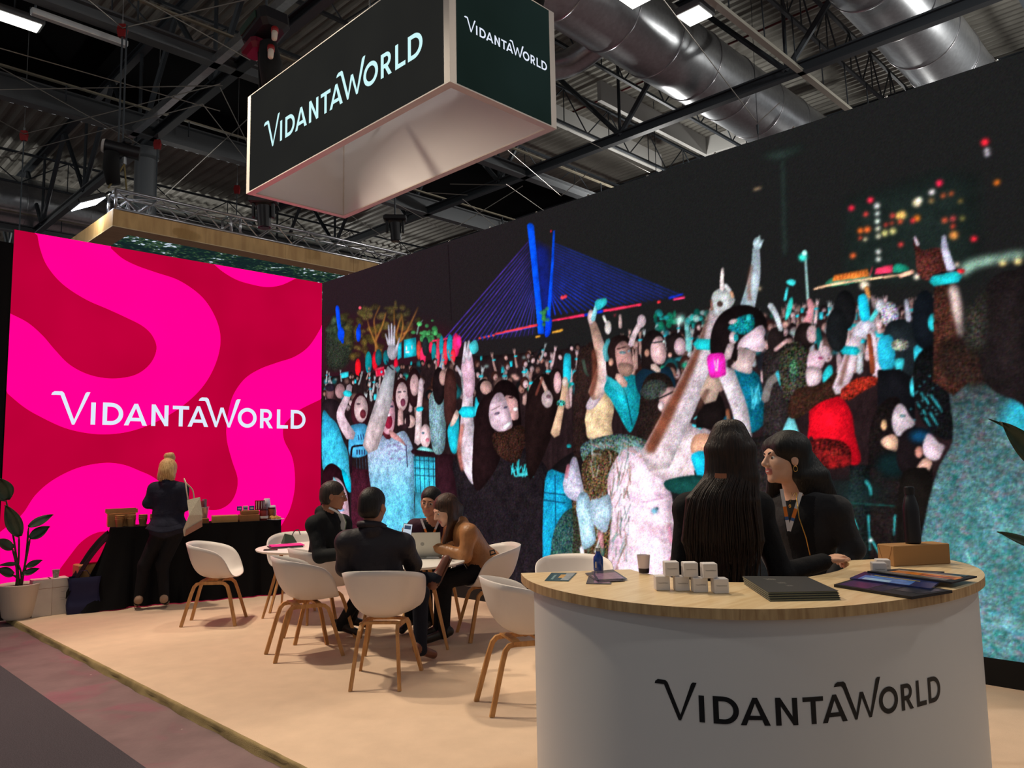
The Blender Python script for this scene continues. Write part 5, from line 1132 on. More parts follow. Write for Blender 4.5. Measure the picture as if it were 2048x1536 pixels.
b = MB(); b.path([h2(.0845+.0*cos(t), -.004+.011*cos(t), -.05+.013*sin(t)) for t in np.linspace(0, 2*pi, 14, endpoint=False)], .0016, 6, closed=True); 
b2 = MB(); b2.path([h2(-.0865, -.004+.011*cos(t), -.05+.013*sin(t)) for t in np.linspace(0, 2*pi, 14, endpoint=False)], .0018, 6, closed=True); b2.build('earring', mat('gold', (206, 160, 80), .25, .9), w2, smooth=True, world=True)
M_lan = mat('lanyard_white', (214, 206, 204), .7); M_lanO = mat('lanyard_orange', (222, 120, 40), .7); M_lanB = mat('lanyard_blue', (60, 90, 140), .7)
def lanyard(root, pa, pb, pc, w, nrm):
    """two bands meeting at the clip; white, orange and blue runs"""
    for p in (pa, pb):
        for (t0, t1, m) in ((0, .42, M_lan), (.42, .66, M_lanO), (.66, .74, M_lanB), (.74, 1, M_lan)):
            ribbon(root, 'lanyard_band', [p+(pc-p)*t for t in np.linspace(t0, t1, 5)], w, m, nrm)
nr = norm(EYE-at(1580, 1020, 4.0))
lanyard(w2, at(1563, 978, D2-.155), at(1602, 985, D2-.16), at(1578, 1062, D2-.19), .018, nr)
b = MB(); b.path([at(1583, 985, D2-.15), at(1580, 1004, D2-.17), at(1590, 985, D2-.15)], .0012, 5); b.ball(at(1580, 1012, D2-.175), .007, 8, sc=(1, 1, 1.4)); b.build('pendant', MATS['gold'], w2, smooth=True, world=True)
b = MB(); b.path([at(1592, 985, D2-.15), at(1598, 1035, D2-.19), at(1612, 1075, D2-.195), at(1620, 1110, D2-.19)], .0028, 6); b.build('zip', MATS['gold'], w2, smooth=True, world=True)

# --- blonde woman at the catering table
D3 = 9.0
J = dict(head=at(336, 943, D3+.03), neck=at(337, 966, D3), chest=at(337, 992, D3+.02), pel=at(336, 1056, D3-.02), sl=at(311, 979, D3), sr=at(362, 980, D3), el=at(297, 1006, D3-.03), wl=at(312, 1012, D3+.25), er=at(368, 1012, D3-.02), wr=at(360, 1018, D3+.25))
J['hl'] = J['pel']+dirv(140)*.09-V3(0, 0, .05); J['hr'] = J['pel']+dirv(-40)*.09-V3(0, 0, .05)
J['kl'] = V3(3.42, 9.42, .5); J['kr'] = V3(3.58, 9.30, .5); J['al'] = V3(3.372, 9.44, .10); J['ar'] = V3(3.6, 9.27, .10); J['tl'] = J['al']+dirv(75)*.15-V3(0, 0, .055); J['tr'] = J['ar']+dirv(60)*.15-V3(0, 0, .055)
w3, h3, B3 = person('person', 'blonde woman with a hair bun, back turned, in dark navy blazer at the catering table', J, dict(skin=M_skin, top=M_navy, bottom=M_blk, shoe=M_shoe_tp), hs=1.12, yaw=52, pitch=-22, byaw=52, vox=.008, g=1.08, jt=.014, heads='long', skirt=.02, hair=[M_hair_blond, ('ell', (0, -.035, .15), (.05, .05, .042)), ('ell', (.025, -.05, .165), (.03, .03, .03)), ('ell', (-.025, -.03, .165), (.03, .03, .03)), ('ell', (.0, -.06, .15), (.035, .03, .03)), ('ell', (.03, -.02, .145), (.03, .03, .03)), ('ell', (.05, -.03, -.06), (.04, .05, .06)), ('ell', (-.05, -.03, -.06), (.04, .05, .06))])
L = []
for i in range(26):
    s = random.uniform(-1, 1); L.append([h3(.07*s, -.08, 0), h3(.085*s, -.08, -.07), h3(.095*s+random.uniform(-.02, .02), -.06, -.12)])
strands(w3, L, .003, M_hair_blond)
# jacket skirt flaring over the hips
b = MB()
def flare(u, v):
    a = 2*pi*u; r = V3(cos(a), sin(a), 0); c = J['pel']*(1-v)+(J['pel']-V3(0, 0, .11))*v+V3(0, 0, .10)
    q = B3@V3(cos(a)*(.18+.07*v), sin(a)*(.14+.06*v), 0); return c+q+V3(0, 0, -.02*v*sin(3*a))
b.grid(flare, 32, 8, wrap=True); o = b.build('jacket_skirt', M_navy, w3, smooth=True, world=True); md = o.modifiers.new('t', 'SOLIDIFY'); md.thickness = .008

# --- man in the dark suit
D4 = 7.24
J = dict(head=at(667, 992, D4), neck=at(654, 1023, D4+.02), chest=at(650, 1068, D4), pel=V3(3.98, 6.53, .61), sl=at(685, 1047, D4+.22), sr=at(630, 1050, D4-.16), el=at(705, 1098, D4+.1), wl=at(742, 1104, D4-.05), er=at(640, 1112, D4-.28), wr=at(700, 1106, D4-.38))
fd = dirv(-22); rd = dirv(-112)
for s, k in ((-1, 'l'), (1, 'r')): J['h'+k] = J['pel']+rd*.09*s-V3(0, 0, .02)
J['kl'] = V3(4.44, 6.50, .53); J['kr'] = V3(4.36, 6.28, .53); J['al'] = V3(4.34, 6.56, .10); J['ar'] = V3(4.10, 6.37, .11); J['tl'] = J['al']+fd*.17-V3(0, 0, .06); J['tr'] = J['ar']+dirv(-45)*.16-V3(0, 0, .065)
w4, h4, B4 = person('person', 'grey-templed man with glasses in dark suit and green tie, seated in profile', J, dict(skin=M_skin3, top=M_suit, bottom=M_suit, shoe=M_shoe_bk), hs=1.08, yaw=-40, pitch=-6, byaw=-30, vox=.007, g=1.08, jt=.014, heads='short', hair=[hairmat('hair_greying', (64, 52, 46), (26, 20, 18))])
M_wire = mat('glasses_wire', (150, 146, 140), .3, .8)
def glasses(root, h, s=1.0):
    g = None
    b = MB()
    for q in (-1, 1):
        b.path([h(.031*q+.021*cos(t), .104, .002+.016*sin(t)) for t in np.linspace(0, 2*pi, 14, endpoint=False)], .0016, 5, closed=True)
        b.path([h(.051*q, .102, .006), h(.074*q, .06, .008), h(.08*q, -.005, .006)], .0016, 5)
    b.path([h(-.011, .106, .006), h(.011, .106, .006)], .0016, 5)
    b.build('glasses', M_wire, root, smooth=True, world=True)
glasses(w4, h4)
nk = J['neck']; 
b = MB(); b.path([h4(-.058, -.02, -.10), h4(-.05, .03, -.12), h4(-.02, .06, -.14), h4(.0, .066, -.145), h4(.02, .06, -.14), h4(.05, .03, -.12), h4(.058, -.02, -.10)], .011, 8); b.build('shirt_collar', mat('white_shirt', (226, 224, 222), .7), w4, smooth=True, world=True)
p0 = h4(0, .075, -.15); p1 = J['chest']+B4@V3(0, .155, .05)
b = MB(); b.path([p0, (p0+p1)/2+B4@V3(0, .02, 0), p1], .04, flat=(.05, .01)); b.build('shirt_front', MATS['white_shirt'], w4, world=True)
b = MB(); b.path([p0+B4@V3(0, .012, 0), (p0+p1)/2+B4@V3(0, .034, 0), p1+B4@V3(0, .012, -.02)], .02, flat=(.034, .01)); b.build('tie', mat('green_tie', (96, 120, 90), .6), w4, world=True)

# --- man in the dark jacket, leg crossed, with a phone
D5 = 5.82
J = dict(head=at(746, 1013, D5+.05), neck=at(746, 1055, D5+.02), chest=at(750, 1108, D5+.02), pel=V3(3.55, 4.92, .63), sl=at(694, 1085, D5-.02), sr=at(806, 1090, D5+.04), el=at(690, 1135, D5+.02), wl=at(735, 1140, D5+.35), er=at(826, 1128, D5+.18), wr=at(814, 1094, D5+.42))
J['hl'] = J['pel']+dirv(132)*.09; J['hr'] = J['pel']+dirv(-48)*.1
J['kr'] = V3(3.99, 5.03, .56); J['ar'] = V3(3.98, 5.02, .12); J['tr'] = V3(4.145, 5.06, .045)
J['kl'] = V3(3.60, 5.33, .70); J['al'] = at(872, 1158, 6.10); J['tl'] = at(893, 1118, 6.16)
w5, h5, B5 = person('person', 'man in dark padded jacket and brown shoes, seated with leg crossed, holding a phone', J, dict(skin=M_skin3, top=M_down, bottom=M_jean, shoe=M_shoe_br), hs=1.12, yaw=22, pitch=-4, byaw=44, vox=.006, g=1.08, jt=.018, heads='short', hair=[M_hair_black], skirt=.03, hands={'wr': (V3(0, 0, 1), norm(EYE-J['wr']), .5, 1)})
b = MB(); b.path([h5(-.06, -.03, -.125), h5(-.05, -.075, -.12), h5(0, -.095, -.115), h5(.05, -.075, -.12), h5(.07, -.02, -.125), h5(.075, .03, -.14)], .028, 8); b.build('jacket_collar', M_down, w5, smooth=True, world=True)
sole_d = norm(J['tl']-J['al']); 
b = MB(); b.path([J['al']-sole_d*.06+CR*.03, J['al']+CR*.034, J['tl']+CR*.028], .02, flat=(.06, .012)); b.build('shoe_sole', mat('dark_sole', (84, 54, 42), .6), w5, world=True)

# --- woman with lanyard behind the laptop
D6 = 7.5
J = dict(head=at(861, 1004, D6-.02), neck=at(868, 1040, D6+.08), chest=at(868, 1076, D6+.16), pel=V3(5.04, 6.13, .61), sl=at(902, 1056, D6+.2), sr=at(830, 1054, D6+.1), el=at(914, 1096, D6+.15), wl=at(884, 1106, D6-.05), er=at(815, 1090, D6+.0), wr=at(838, 1104, D6-.2))
for s, k in ((-1, 'l'), (1, 'r')): J['h'+k] = J['pel']+dirv(215-90)*.09*s; J['k'+k] = fl(J['pel']+dirv(205)*.38+dirv(115)*.09*s, .52); J['a'+k] = fl(J['pel']+dirv(205)*.34+dirv(115)*.1*s, .1); J['t'+k] = fl(J['pel']+dirv(205)*.5+dirv(115)*.1*s, .045)
w6, h6, B6 = person('person', 'woman with pulled-back dark hair, lanyard and plum jacket looking at the laptop', J, dict(skin=M_skin2, top=M_plum, bottom=M_blk, shoe=M_shoe_bk, inner=M_blk), hs=1.14, yaw=212, pitch=-10, roll=6, byaw=215, vox=.007, jt=.012, heads='short', hair=[M_hair_black, ('ell', (0, -.12, .02), (.04, .04, .04))], open_front=.07)
glasses(w6, h6)
nr = norm(EYE-J['chest']); q = J['chest']+B6@V3(0, .15, 0)
lanyard(w6, at(842, 1038, D6-.06), at(878, 1040, D6-.02), at(860, 1085, D6-.1), .02, nr)

# --- woman in tan leather jacket
D7 = 7.2
J = dict(head=at(892, 1020, D7-.02), neck=at(914, 1050, D7), chest=at(935, 1078, D7+.02), pel=V3(5.08, 5.37, .61), sl=at(938, 1066, D7-.18), sr=at(905, 1060, D7+.2), el=at(930, 1112, D7-.24), wl=at(878, 1096, D7-.12), er=at(886, 1104, D7+.2), wr=at(866, 1098, D7+.02))
for s, k in ((-1, 'l'), (1, 'r')): J['h'+k] = J['pel']+dirv(63)*.09*s; J['k'+k] = fl(J['pel']+dirv(158)*.45+dirv(63)*.08*s, .54); J['a'+k] = fl(J['pel']+dirv(166)*.50+dirv(63)*.1*s, .1); J['t'+k] = fl(J['pel']+dirv(160)*.66+dirv(63)*.1*s, .045)
hair7 = [M_hair_brown]
for i in range(6): hair7 += [('cap', h_, h__, .035, .03, 'w', .02) for h_, h__ in [(at(900+i*4, 1005+i*2, D7-.07+.02*i), at(903+i*3.2, 1040, D7-.10+.03*i))]]+[('cap', at(903+i*3.2, 1040, D7-.10+.03*i), at(888+i*5, 1085-i*2, D7-.13+.03*i), .03, .018, 'w', .02)]
w7, h7, B7 = person('person', 'woman with long brown hair in tan leather jacket leaning over the laptop', J, dict(skin=M_skin, top=M_tan, bottom=M_blk, shoe=M_shoe_bk), hs=1.14, yaw=160, pitch=-24, roll=0, byaw=152, vox=.006, g=1.04, jt=.014, heads='long', skirt=.05, hair=hair7)
b = MB(); b.path([at(928, 1128, D7-.17), at(936, 1140, D7-.15)], .004, 6); b.build('zip_pull', M_wire, w7, smooth=True, world=True)
# ================================================================== exhibition hall roof
M_roof = mat('roof_sheet', (138, 136, 128), 0.55, 0.3, 0.4, var=.18, vscale=1.2)
M_steel = mat('painted_steel_dark', (62, 68, 74), 0.55, 0.2, 0.4)
M_steel_l = mat('painted_steel_grey', (98, 101, 104), 0.5, 0.3, 0.4)
M_galv = mat('galvanised_steel', (196, 200, 204), 0.3, 0.85, 0.5, var=.1, vscale=14)
M_alu_t = mat('aluminium', (200, 200, 204), 0.3, 0.9, 0.5)
M_red = mat('red_paint', (140, 24, 26), 0.5)
M_redp = mat('red_pipe', (92, 22, 24), 0.6)
ZR = 10.5
def corrugated(name, x0, x1, y0, y1, z, m, pitch=.20, depth=.045):
    xs = np.arange(x0, x1, pitch/4); P = []
    prof = (0, 0, 1, 1)
    for i, x in enumerate(xs):
        zz = z-depth*prof[i % 4]; P += [(x, y0, zz), (x, y1, zz)]
    b = MB(); b.add(P, [(2*i, 2*i+1, 2*i+3, 2*i+2) for i in range(len(xs)-1)]); return struct(b.build(name, m, recalc=False))
corrugated('ceiling', -8, 44, -8, 16.0, ZR, M_roof)
corrugated('ceiling_rear', -8, 44, 20.9, 62, ZR, M_roof, .30, .05)
b = MB(); b.box((-8, 16.0, ZR-.02), (44, 20.9, ZR+.1)); struct(b.build('ceiling_dark_bay', mat('dark_void_sheet', (9, 9, 12), .9, spec=.05)))  # near-black colour stands in for the darkness of the open roof bay
b = MB(); b.box((-8, 61.8, -.05), (44, 62, ZR)); struct(b.build('wall_far', mat('far_wall', (44, 42, 42), .9)))
def bar(root, name, a, b_, r, m, n=6): 
    q = MB(); q.tube(a, b_, r, n=n); return q.build(name, m, root, world=True)
def ibar(root, axis, fixed, s, e, z, h, w, m):
    for nm, z0, z1, hw in (('flange', z, z+.03, w/2), ('web', z+.03, z+h-.03, .012), ('flange', z+h-.03, z+h, w/2)):
        q = MB()
        if axis == 'x': q.box((s, fixed-hw, z0), (e, fixed+hw, z1))
        else: q.box((fixed-hw, s, z0), (fixed+hw, e, z1))
        q.build(nm, m, root, world=True)
# main trusses running away along the stand
for x, lab in ((5.4, 'dark steel roof truss crossing the black ceiling bay above the pink wall'), (12.2, 'dark steel roof truss crossing under both big silver ducts'), (19.2, 'dark steel roof truss far behind the screen wall')):
    t = thing('roof_truss', lab, 'truss', (x, 12, 8.0))
    ibar(t, 'y', x, -6, 40, 8.0, .2, .14, M_steel)
    ibar(t, 'y', x, -6, 40, 10.1, .2, .14, M_steel)
    for k in range(-1, 9):
        yb = 5.35+3.5*k
        if yb < -5: continue
        bar(t, 'strut', (x, yb, 8.15), (x, yb-1.75, 10.15), .055, M_steel); bar(t, 'strut', (x, yb, 8.15), (x, yb+1.75, 10.15), .055, M_steel); bar(t, 'post', (x, yb, 8.15), (x, yb, 10.15), .035, M_steel)
    q = 0
t = thing('roof_beam', 'bright galvanised square beam slanting up beside the black hoist', 'beam', (5.03, 12, 8.0))
q = MB(); q.box((4.97, -6, 8.0), (5.09, 15.2, 8.14)); q.build('tube', M_galv, t, world=True)
for y in (3.0, 8.0, 14.9): bar(t, 'bracket', (5.03, y, 8.14), (5.4, y, 8.2), .02, M_steel)
for (y, z, lab, x0, x1) in ((11.5, 8.0, 'pale double steel beam along the near edge of the black ceiling bay', -6, 34), (15.0, 8.0, 'heavy grey steel beam above the round column, along the far edge of the black bay', -6, 34), (23.5, 8.0, 'grey steel beam far back under the rear roof', -6, 40), (33, 8.0, 'last grey steel beam seen low under the rear roof', -6, 40)):
    t = thing('roof_beam', lab, 'beam', (8, y, z)); ibar(t, 'x', y, x0, x1, z, .42 if y == 15.0 else .22, .2, M_steel_l)
    q = MB(); q.box((x0, y-.16, z+.5), (x1, y-.10, z+.53)); q.build('cable_tray', mat('tray', (150, 142, 124), .5, .4), t, world=True)
    for k in range(int((x1-x0)/2.2)): bar(t, 'hanger', (x0+1+2.2*k, y-.13, z+.2), (x0+1+2.2*k, y-.13, z+.52), .014, M_steel)
# lattice joists
def joist(x0, x1, y, z0, z1, pitch, m):
    t = thing('roof_joist', 'slender dark lattice joist hung under the corrugated roof', 'joist', ((x0+x1)/2, y, z0), 0, 'lattice joists under the roof')
    for z in (z0, z1): q = MB(); q.box((x0, y-.03, z-.025), (x1, y+.03, z+.025)); q.build('chord', m, t, world=True)
    q = MB(); q.tube((0, 0, 0), (pitch, 0, z1-z0), .016, n=5); up = q.mesh('brace', m); q = MB(); q.tube((0, 0, z1-z0), (pitch, 0, 0), .016, n=5); dn = q.mesh('brace', m); q = MB(); q.tube((0, 0, 0), (0, 0, z1-z0), .013, n=5); pv = q.mesh('post', m)
    n = int((x1-x0)/pitch)
    for k in range(n):
        o = bpy.data.objects.new('brace', up if k % 2 == 0 else dn); COL.objects.link(o); o.parent = t; o.location = (x0+k*pitch-(x0+x1)/2, 0, 0)
        if k % 2: o = bpy.data.objects.new('post', pv); COL.objects.link(o); o.parent = t; o.location = (x0+k*pitch-(x0+x1)/2, 0, 0)
for (x0, x1, y, p) in ((7.5, 22, 5.15, .55), (7.5, 22, 8.35, .7), (8.5, 22, 4.3, .6), (9, 22, 2.3, .7), (3.5, 24, 10.4, .8), (3.0, 24, 13.2, 1.0), (2.5, 32, 22.2, 1.1), (2.5, 32, 25.6, 1.1), (3, 34, 29.0, 1.3), (3, 36, 34.5, 1.5), (4, 38, 41.0, 1.8)):
    joist(x0, x1, y, 8.95, 9.75, p, M_steel)
for x in (8.4, 10.6, 13.9, 16.2, 21.0):
    t = thing('sprinkler_pipe', 'thin dark red sprinkler pipe running under the corrugated roof', 'pipe', (x, 8, 10.1), 0, 'red sprinkler pipes')
    q = MB(); q.tube((x, -5, 10.1), (x, 15.5, 10.1), .022, n=6); q.build('pipe', M_redp, t, world=True)
    for y in np.arange(-3, 15, 3.0): bar(t, 'hanger', (x, y, 10.1), (x, y, 10.45), .01, M_steel)
# ducts
def duct(name, lab, pts, r, seam):
    t = thing(name, lab, 'duct', tuple(pts[0]))
    q = MB(); q.path(pts, r, 40); autosmooth(q.build('shell', M_galv, t, world=True), 40)
    L = norm(np.array(pts[-1])-np.array(pts[0])); n = int(np.linalg.norm(np.array(pts[-1])-np.array(pts[0]))/seam)
    for k in range(1, n):
        c = np.array(pts[0])+L*seam*k; s, u = frame(L)
        q = MB(); q.path([c+(r+.006)*(cos(a)*s+sin(a)*u) for a in np.linspace(0, 2*pi, 40, endpoint=False)], .012, 5, closed=True); q.build('seam_ring', M_alu_t, t, smooth=True, world=True)
    return t
duct('air_duct', 'big round silver air duct crossing behind the right face of the hanging sign', [(6.0, 7.2, 9.0), (26, 7.2, 9.0)], .65, 1.25)
duct('air_duct', 'second big round silver duct in the top corner above the screen wall', [(8.0, 3.8, 9.0), (26, 3.8, 9.0)], .62, 1.25)
duct('air_duct', 'far silver duct low on the left behind the pink wall', [(-6, 24.2, 9.0), (16, 24.2, 9.0)], .75, 1.6)
t = thing('duct_elbow', 'short silver elbow duct dropping from the big duct beside the sign', 'duct', (9.8, 7.6, 8.6))
q = MB(); q.path(catmull([(10.15, 7.5, 8.9), (10.1, 8.0, 8.75), (9.95, 8.35, 8.62), (9.55, 8.75, 8.55), (9.3, 9.0, 8.54), (8.3, 10.0, 8.52)], 4), .24, 24); q.build('tube', M_galv, t, smooth=True, world=True)
t = thing('white_bulkhead', 'pale boxed roof light upstand seen between sign and screen wall', 'bulkhead', (13, 10.2, 9.2))
for lo, hi in (((12.6, 9.6, 9.3), (17.0, 9.7, 9.75)), ((16.9, 8.0, 9.3), (17.0, 9.6, 9.75)), ((10.5, 11.0, 9.3), (17.0, 11.1, 9.75))):
    q = MB(); q.box(lo, hi); q.build('panel', mat('pale_board', (196, 196, 192), .7), t, world=True)
# light rail and lamps
t = thing('lamp_rail', 'pale lamp rail under the roof beside the big silver duct', 'rail', (10, 5.1, 8.0))
q = MB(); q.box((6, 5.04, 8.0), (16, 5.14, 8.06)); q.build('rail', mat('rail_cream', (186, 182, 168), .4, .3), t, world=True)
for x in np.arange(6.5, 16, 1.1): bar(t, 'hanger', (x, 5.09, 8.06), (x, 5.12, 8.95), .012, M_steel)
M_lamp = emis('lamp_panel', (255, 252, 242), 5.0)
def lamp(lab, c, sx, sy, rot=0):
    t = thing('roof_lamp', lab, 'lamp', c, rot)
    q = MB(); q.rbox((-sx/2-.04, -sy/2-.04, .0), (sx/2+.04, sy/2+.04, .10), .015); q.build('housing', M_steel_l, t)
    q = MB(); q.box((-sx/2, -sy/2, -.012), (sx/2, sy/2, 0)); q.build('diffuser', M_lamp, t)
    q = MB(); q.tube((0, 0, .1), (0, 0, .9), .012, n=6); q.build('hanger', M_steel, t)
lamp('square white roof lamp glowing just left of the lattice joist at the top', (9.38, 5.42, 7.98), .36, .36)
lamp('square white roof lamp cut by the top edge beside the big duct', (8.4, 5.75, 7.98), .36, .36)
lamp('oblong white roof lamp glowing in the top left corner', (2.42, 12.18, 7.98), .62, .26)
lamp('small far roof lamp glowing through the silver truss, nearer the pink wall', (12.4, 26.5, 8.8), .9, .3)
lamp('small far roof lamp glowing through the silver truss, nearer the screen wall', (13.7, 27, 8.8), .9, .3)
t = thing('batten_light', 'unlit white batten light fixed along the pale beam at the top left', 'lamp', (3.1, 11.62, 7.9))
q = MB(); q.rbox((2.5, 11.58, 7.86), (3.75, 11.68, 7.95), .01); q.build('housing', mat('batten_white', (206, 210, 212), .35, .2), t, world=True)
for x in (2.55, 3.70): q = MB(); q.tube((x, 11.63, 7.95), (x, 11.6, 8.05), .015, n=6); q.build('clip', M_steel, t, world=True)
# column
t = thing('round_column', 'grey round steel column below the hoist, behind the silver truss', 'column', (5.45, 15.6, -.05))
q = MB(); q.tube((5.45, 15.6, -.05), (5.45, 15.6, 7.9), .2, n=28); autosmooth(q.build('shaft', M_steel_l, t, world=True), 40)
q = MB(); q.lathe([(.2, 7.78), (.25, 7.82), (.25, 8.0), (.2, 8.02)], (5.45, 15.6, 0), 28); autosmooth(q.build('capital', M_steel_l, t, world=True), 40)
# rigging wires, pulleys
M_wirec = mat('steel_wire', (150, 146, 138), .4, .7)
def wire(lab, pts, r=.012, m=None):
    q = MB(); q.path(pts, r, 6); o = q.build('rigging_wire', m or M_wirec); tag(o, lab, 'wire', 'rigging wires'); return o
RW = 'thin steel rigging wire stretched under the hall roof'
for a, c, z in (((-60, 102), (300, 300), 8), ((-40, 180), (445, 171), 7.95), ((-30, 225), (48, 268), 7.9), ((48, 268), (440, 168), 7.9), ((6, 313), (405, 208), 7.85), ((165, -10), (245, 56), 7.9), ((245, 56), (620, -30), 7.9), ((270, -10), (500, 120), 7.95), ((-40, 85), (440, 222), 7.95), ((405, 208), (500, 330), 7.9), ((440, 175), (560, 420), 7.9), ((330, 390), (520, 215), 7.8), ((745, 380), (892, 463), 7.8), ((895, 465), (1045, 372), 7.8), ((1015, 300), (1122, 392), 7.85), ((1122, 392), (1205, 320), 7.85), ((900, 368), (1010, 370), 7.9), ((855, 385), (935, 390), 7.9), ((1320, -10), (1515, 246), 7.85), ((1515, 246), (1560, 205), 7.85), ((1012, 368), (1100, 430), 7.8), ((925, 398), (1000, 460), 7.8), ((1135, 262), (1300, 345), 7.85), ((700, 430), (810, 500), 7.8)):
    wire(RW, [onz(*a, z), onz(*c, z+.002)], .009)
for px, py, ln, lab in ((245, 60, 7.9, 'red pulley block hanging over the hoist'), (48, 270, 7.9, 'small red pulley block at the far left above the duct'), (315, 288, 7.9, 'red pulley block beside the round column'), (474, 378, 7.8, 'red pulley block behind the left corner of the hanging sign')):
    p = onz(px, py, ln); t = thing('pulley_block', lab, 'pulley', tuple(p))
    q = MB(); q.prism([(-.05, -.11), (.05, -.11), (.07, 0), (.05, .08), (-.05, .08), (-.07, 0)], -.03, .03); q.xf(Matrix.Rotation(radians(90), 4, 'X')); q.xf(Matrix.Rotation(radians(-45), 4, 'Z')); q.build('block', M_red, t)
    q = MB(); q.tube((0, 0, .06), (0, 0, .14), .02, n=8); q.tube((0, 0, .14), (0, 0, 10.45-p[2]), .006, n=5); q.build('shackle', M_galv, t)
    q = MB(); q.tube((0, 0, -.1), (0, 0, -(1.9 if px == 245 else 2.4)), .012, n=6); q.build('chain', M_steel, t)
p = onz(1515, 250, 7.85); t = thing('wire_hook', 'small hook and chain hanging just above the screen wall before the duct', 'hook', tuple(p)); q = MB(); q.tube((0, 0, 0), (0, 0, -.18), .03, .015, 8); q.tube((0, 0, -.18), (0, 0, -2.2), .008, n=6); q.tube((0, 0, 0), (0, 0, 10.45-p[2]), .006, n=5); q.build('hook', M_steel, t)
# chain hoists
M_hoist = mat('hoist_black', (20, 19, 24), .45, .1, .5)
M_bag = mat('chain_bag', (12, 12, 13), .9)
c = ony(245, 300, 11.12); t = thing('chain_hoist', 'black cylindrical chain hoist with chain bag above the silver truss corner', 'hoist', tuple(c))
q = MB(); ax = V3(.92, -.36, -.12); ax = norm(ax)
q.tube(c-ax*.22, c+ax*.22, .095, n=24); autosmooth(q.build('motor', M_hoist, t, world=True), 40)
q = MB(); q.tube(c-ax*.225, c-ax*.26, .1, .085, 24); q.build('end_cap', mat('cap_white', (190, 184, 180), .5), t, world=True)
q = MB(); q.tube(c-ax*.262, c-ax*.268, .05, .05, 16); q.build('cap_badge', M_hoist, t, world=True)
q = MB(); q.rbox((c[0]-.02, c[1]-.09, c[2]+.08), (c[0]+.1, c[1]+.05, c[2]+.16), .02); q.build('hook_block', M_hoist, t, world=True)
q = MB(); q.path([c+V3(-.14, 0, -.08), c+V3(-.14, 0, -.3), c+V3(-.1, 0, -.52)], [.10, .11, .09], 12); q.build('chain_bag', M_bag, t, smooth=True, world=True)
q = MB(); q.tube(c+V3(0, 0, .1), c+V3(0, 0, 1.85), .012, n=6); q.build('chain', M_steel, t, world=True)
q = MB(); q.tube(c+V3(.03, 0, -.1), c+V3(.03, 0, -.2), .03, n=10); q.build('hook', M_galv, t, world=True)
for s in (-1, 1): q = MB(); q.path([c+V3(.03, 0, -.2), (3.52+.12*s, 11.1, 5.47)], .012, 6); q.build('sling', mat('sling_strap', (120, 108, 70), .8), t, world=True)
c = onx(532, 66, 4.0); t = thing('chain_hoist', 'black and red chain hoist with plugs over the left end of the hanging sign', 'hoist', tuple(c))
q = MB(); q.rbox((-.20, -.30, -.10), (.16, .24, .14), .05); q.xf(Matrix.Rotation(radians(-12), 4, 'X')); q.build('motor', M_hoist, t)
q = MB(); q.rbox((-.19, -.02, -.22), (.05, .29, -.08), .04); q.xf(Matrix.Rotation(radians(-12), 4, 'X')); q.build('gear_case', mat('hoist_crimson', (96, 14, 36), .4), t)
q = MB(); q.rbox((-.215, -.17, .0), (-.19, .2, .1), .005); q.xf(Matrix.Rotation(radians(-12), 4, 'X')); q.build('label_plate', mat('plate_green', (26, 52, 40), .5), t)
q = MB(); q.path([(.0, -.05, -.15), (.02, -.08, -.4), (.02, -.1, -.75)], [.1, .13, .09], 12); q.build('chain_bag', M_bag, t, smooth=True)
q = MB(); q.tube((0, 0, .1), (0, 0, 1.6), .014, n=6); q.build('chain', M_steel, t)
for dy, dz in ((-.3, -.12), (-.22, -.3)):
    q = MB(); q.tube((-.05, dy, dz), (-.08, dy-.05, dz-.13), .035, .03, 12); q.build('plug', mat('plug_cream', (206, 190, 176), .5), t, smooth=True); q = MB(); q.tube((-.045, dy+.01, dz+.03), (-.055, dy-.01, dz-.03), .04, .04, 12); q.build('plug_collar', M_red, t, smooth=True)
for dx in (-.06, .05): q = MB(); q.tube((dx, .05, -.15), (dx*.6, .02, SZ1-c[2]), .016, n=6); q.build('sling', M_bag, t)
c = V3(4.82, 4.36, 5.66); t = thing('chain_bag', 'black chain bag resting on the right top corner of the hanging sign', 'bag', (4.82, 4.36, SZ1)); q = MB(); q.path([(4.80, 4.40, SZ1+.09), (4.84, 4.36, SZ1+.4), (4.84, 4.36, SZ1+.75)], [.10, .12, .08], 12); q.build('bag', M_bag, t, smooth=True, world=True); q = MB(); q.tube((4.84, 4.36, SZ1+.7), (4.84, 4.36, 8.0), .012, n=6); q.build('chain', M_steel, t, world=True)
for x, y in ((3.75, 5.4), (4.8, 6.6)):
    q = MB(); q.tube((x, y, SZ1-.01), (x, y, 8.0), .008, n=6); o = q.build('suspension_cable', M_steel); tag(o, 'thin cable holding up the hanging sign', 'wire', 'sign suspension cables')
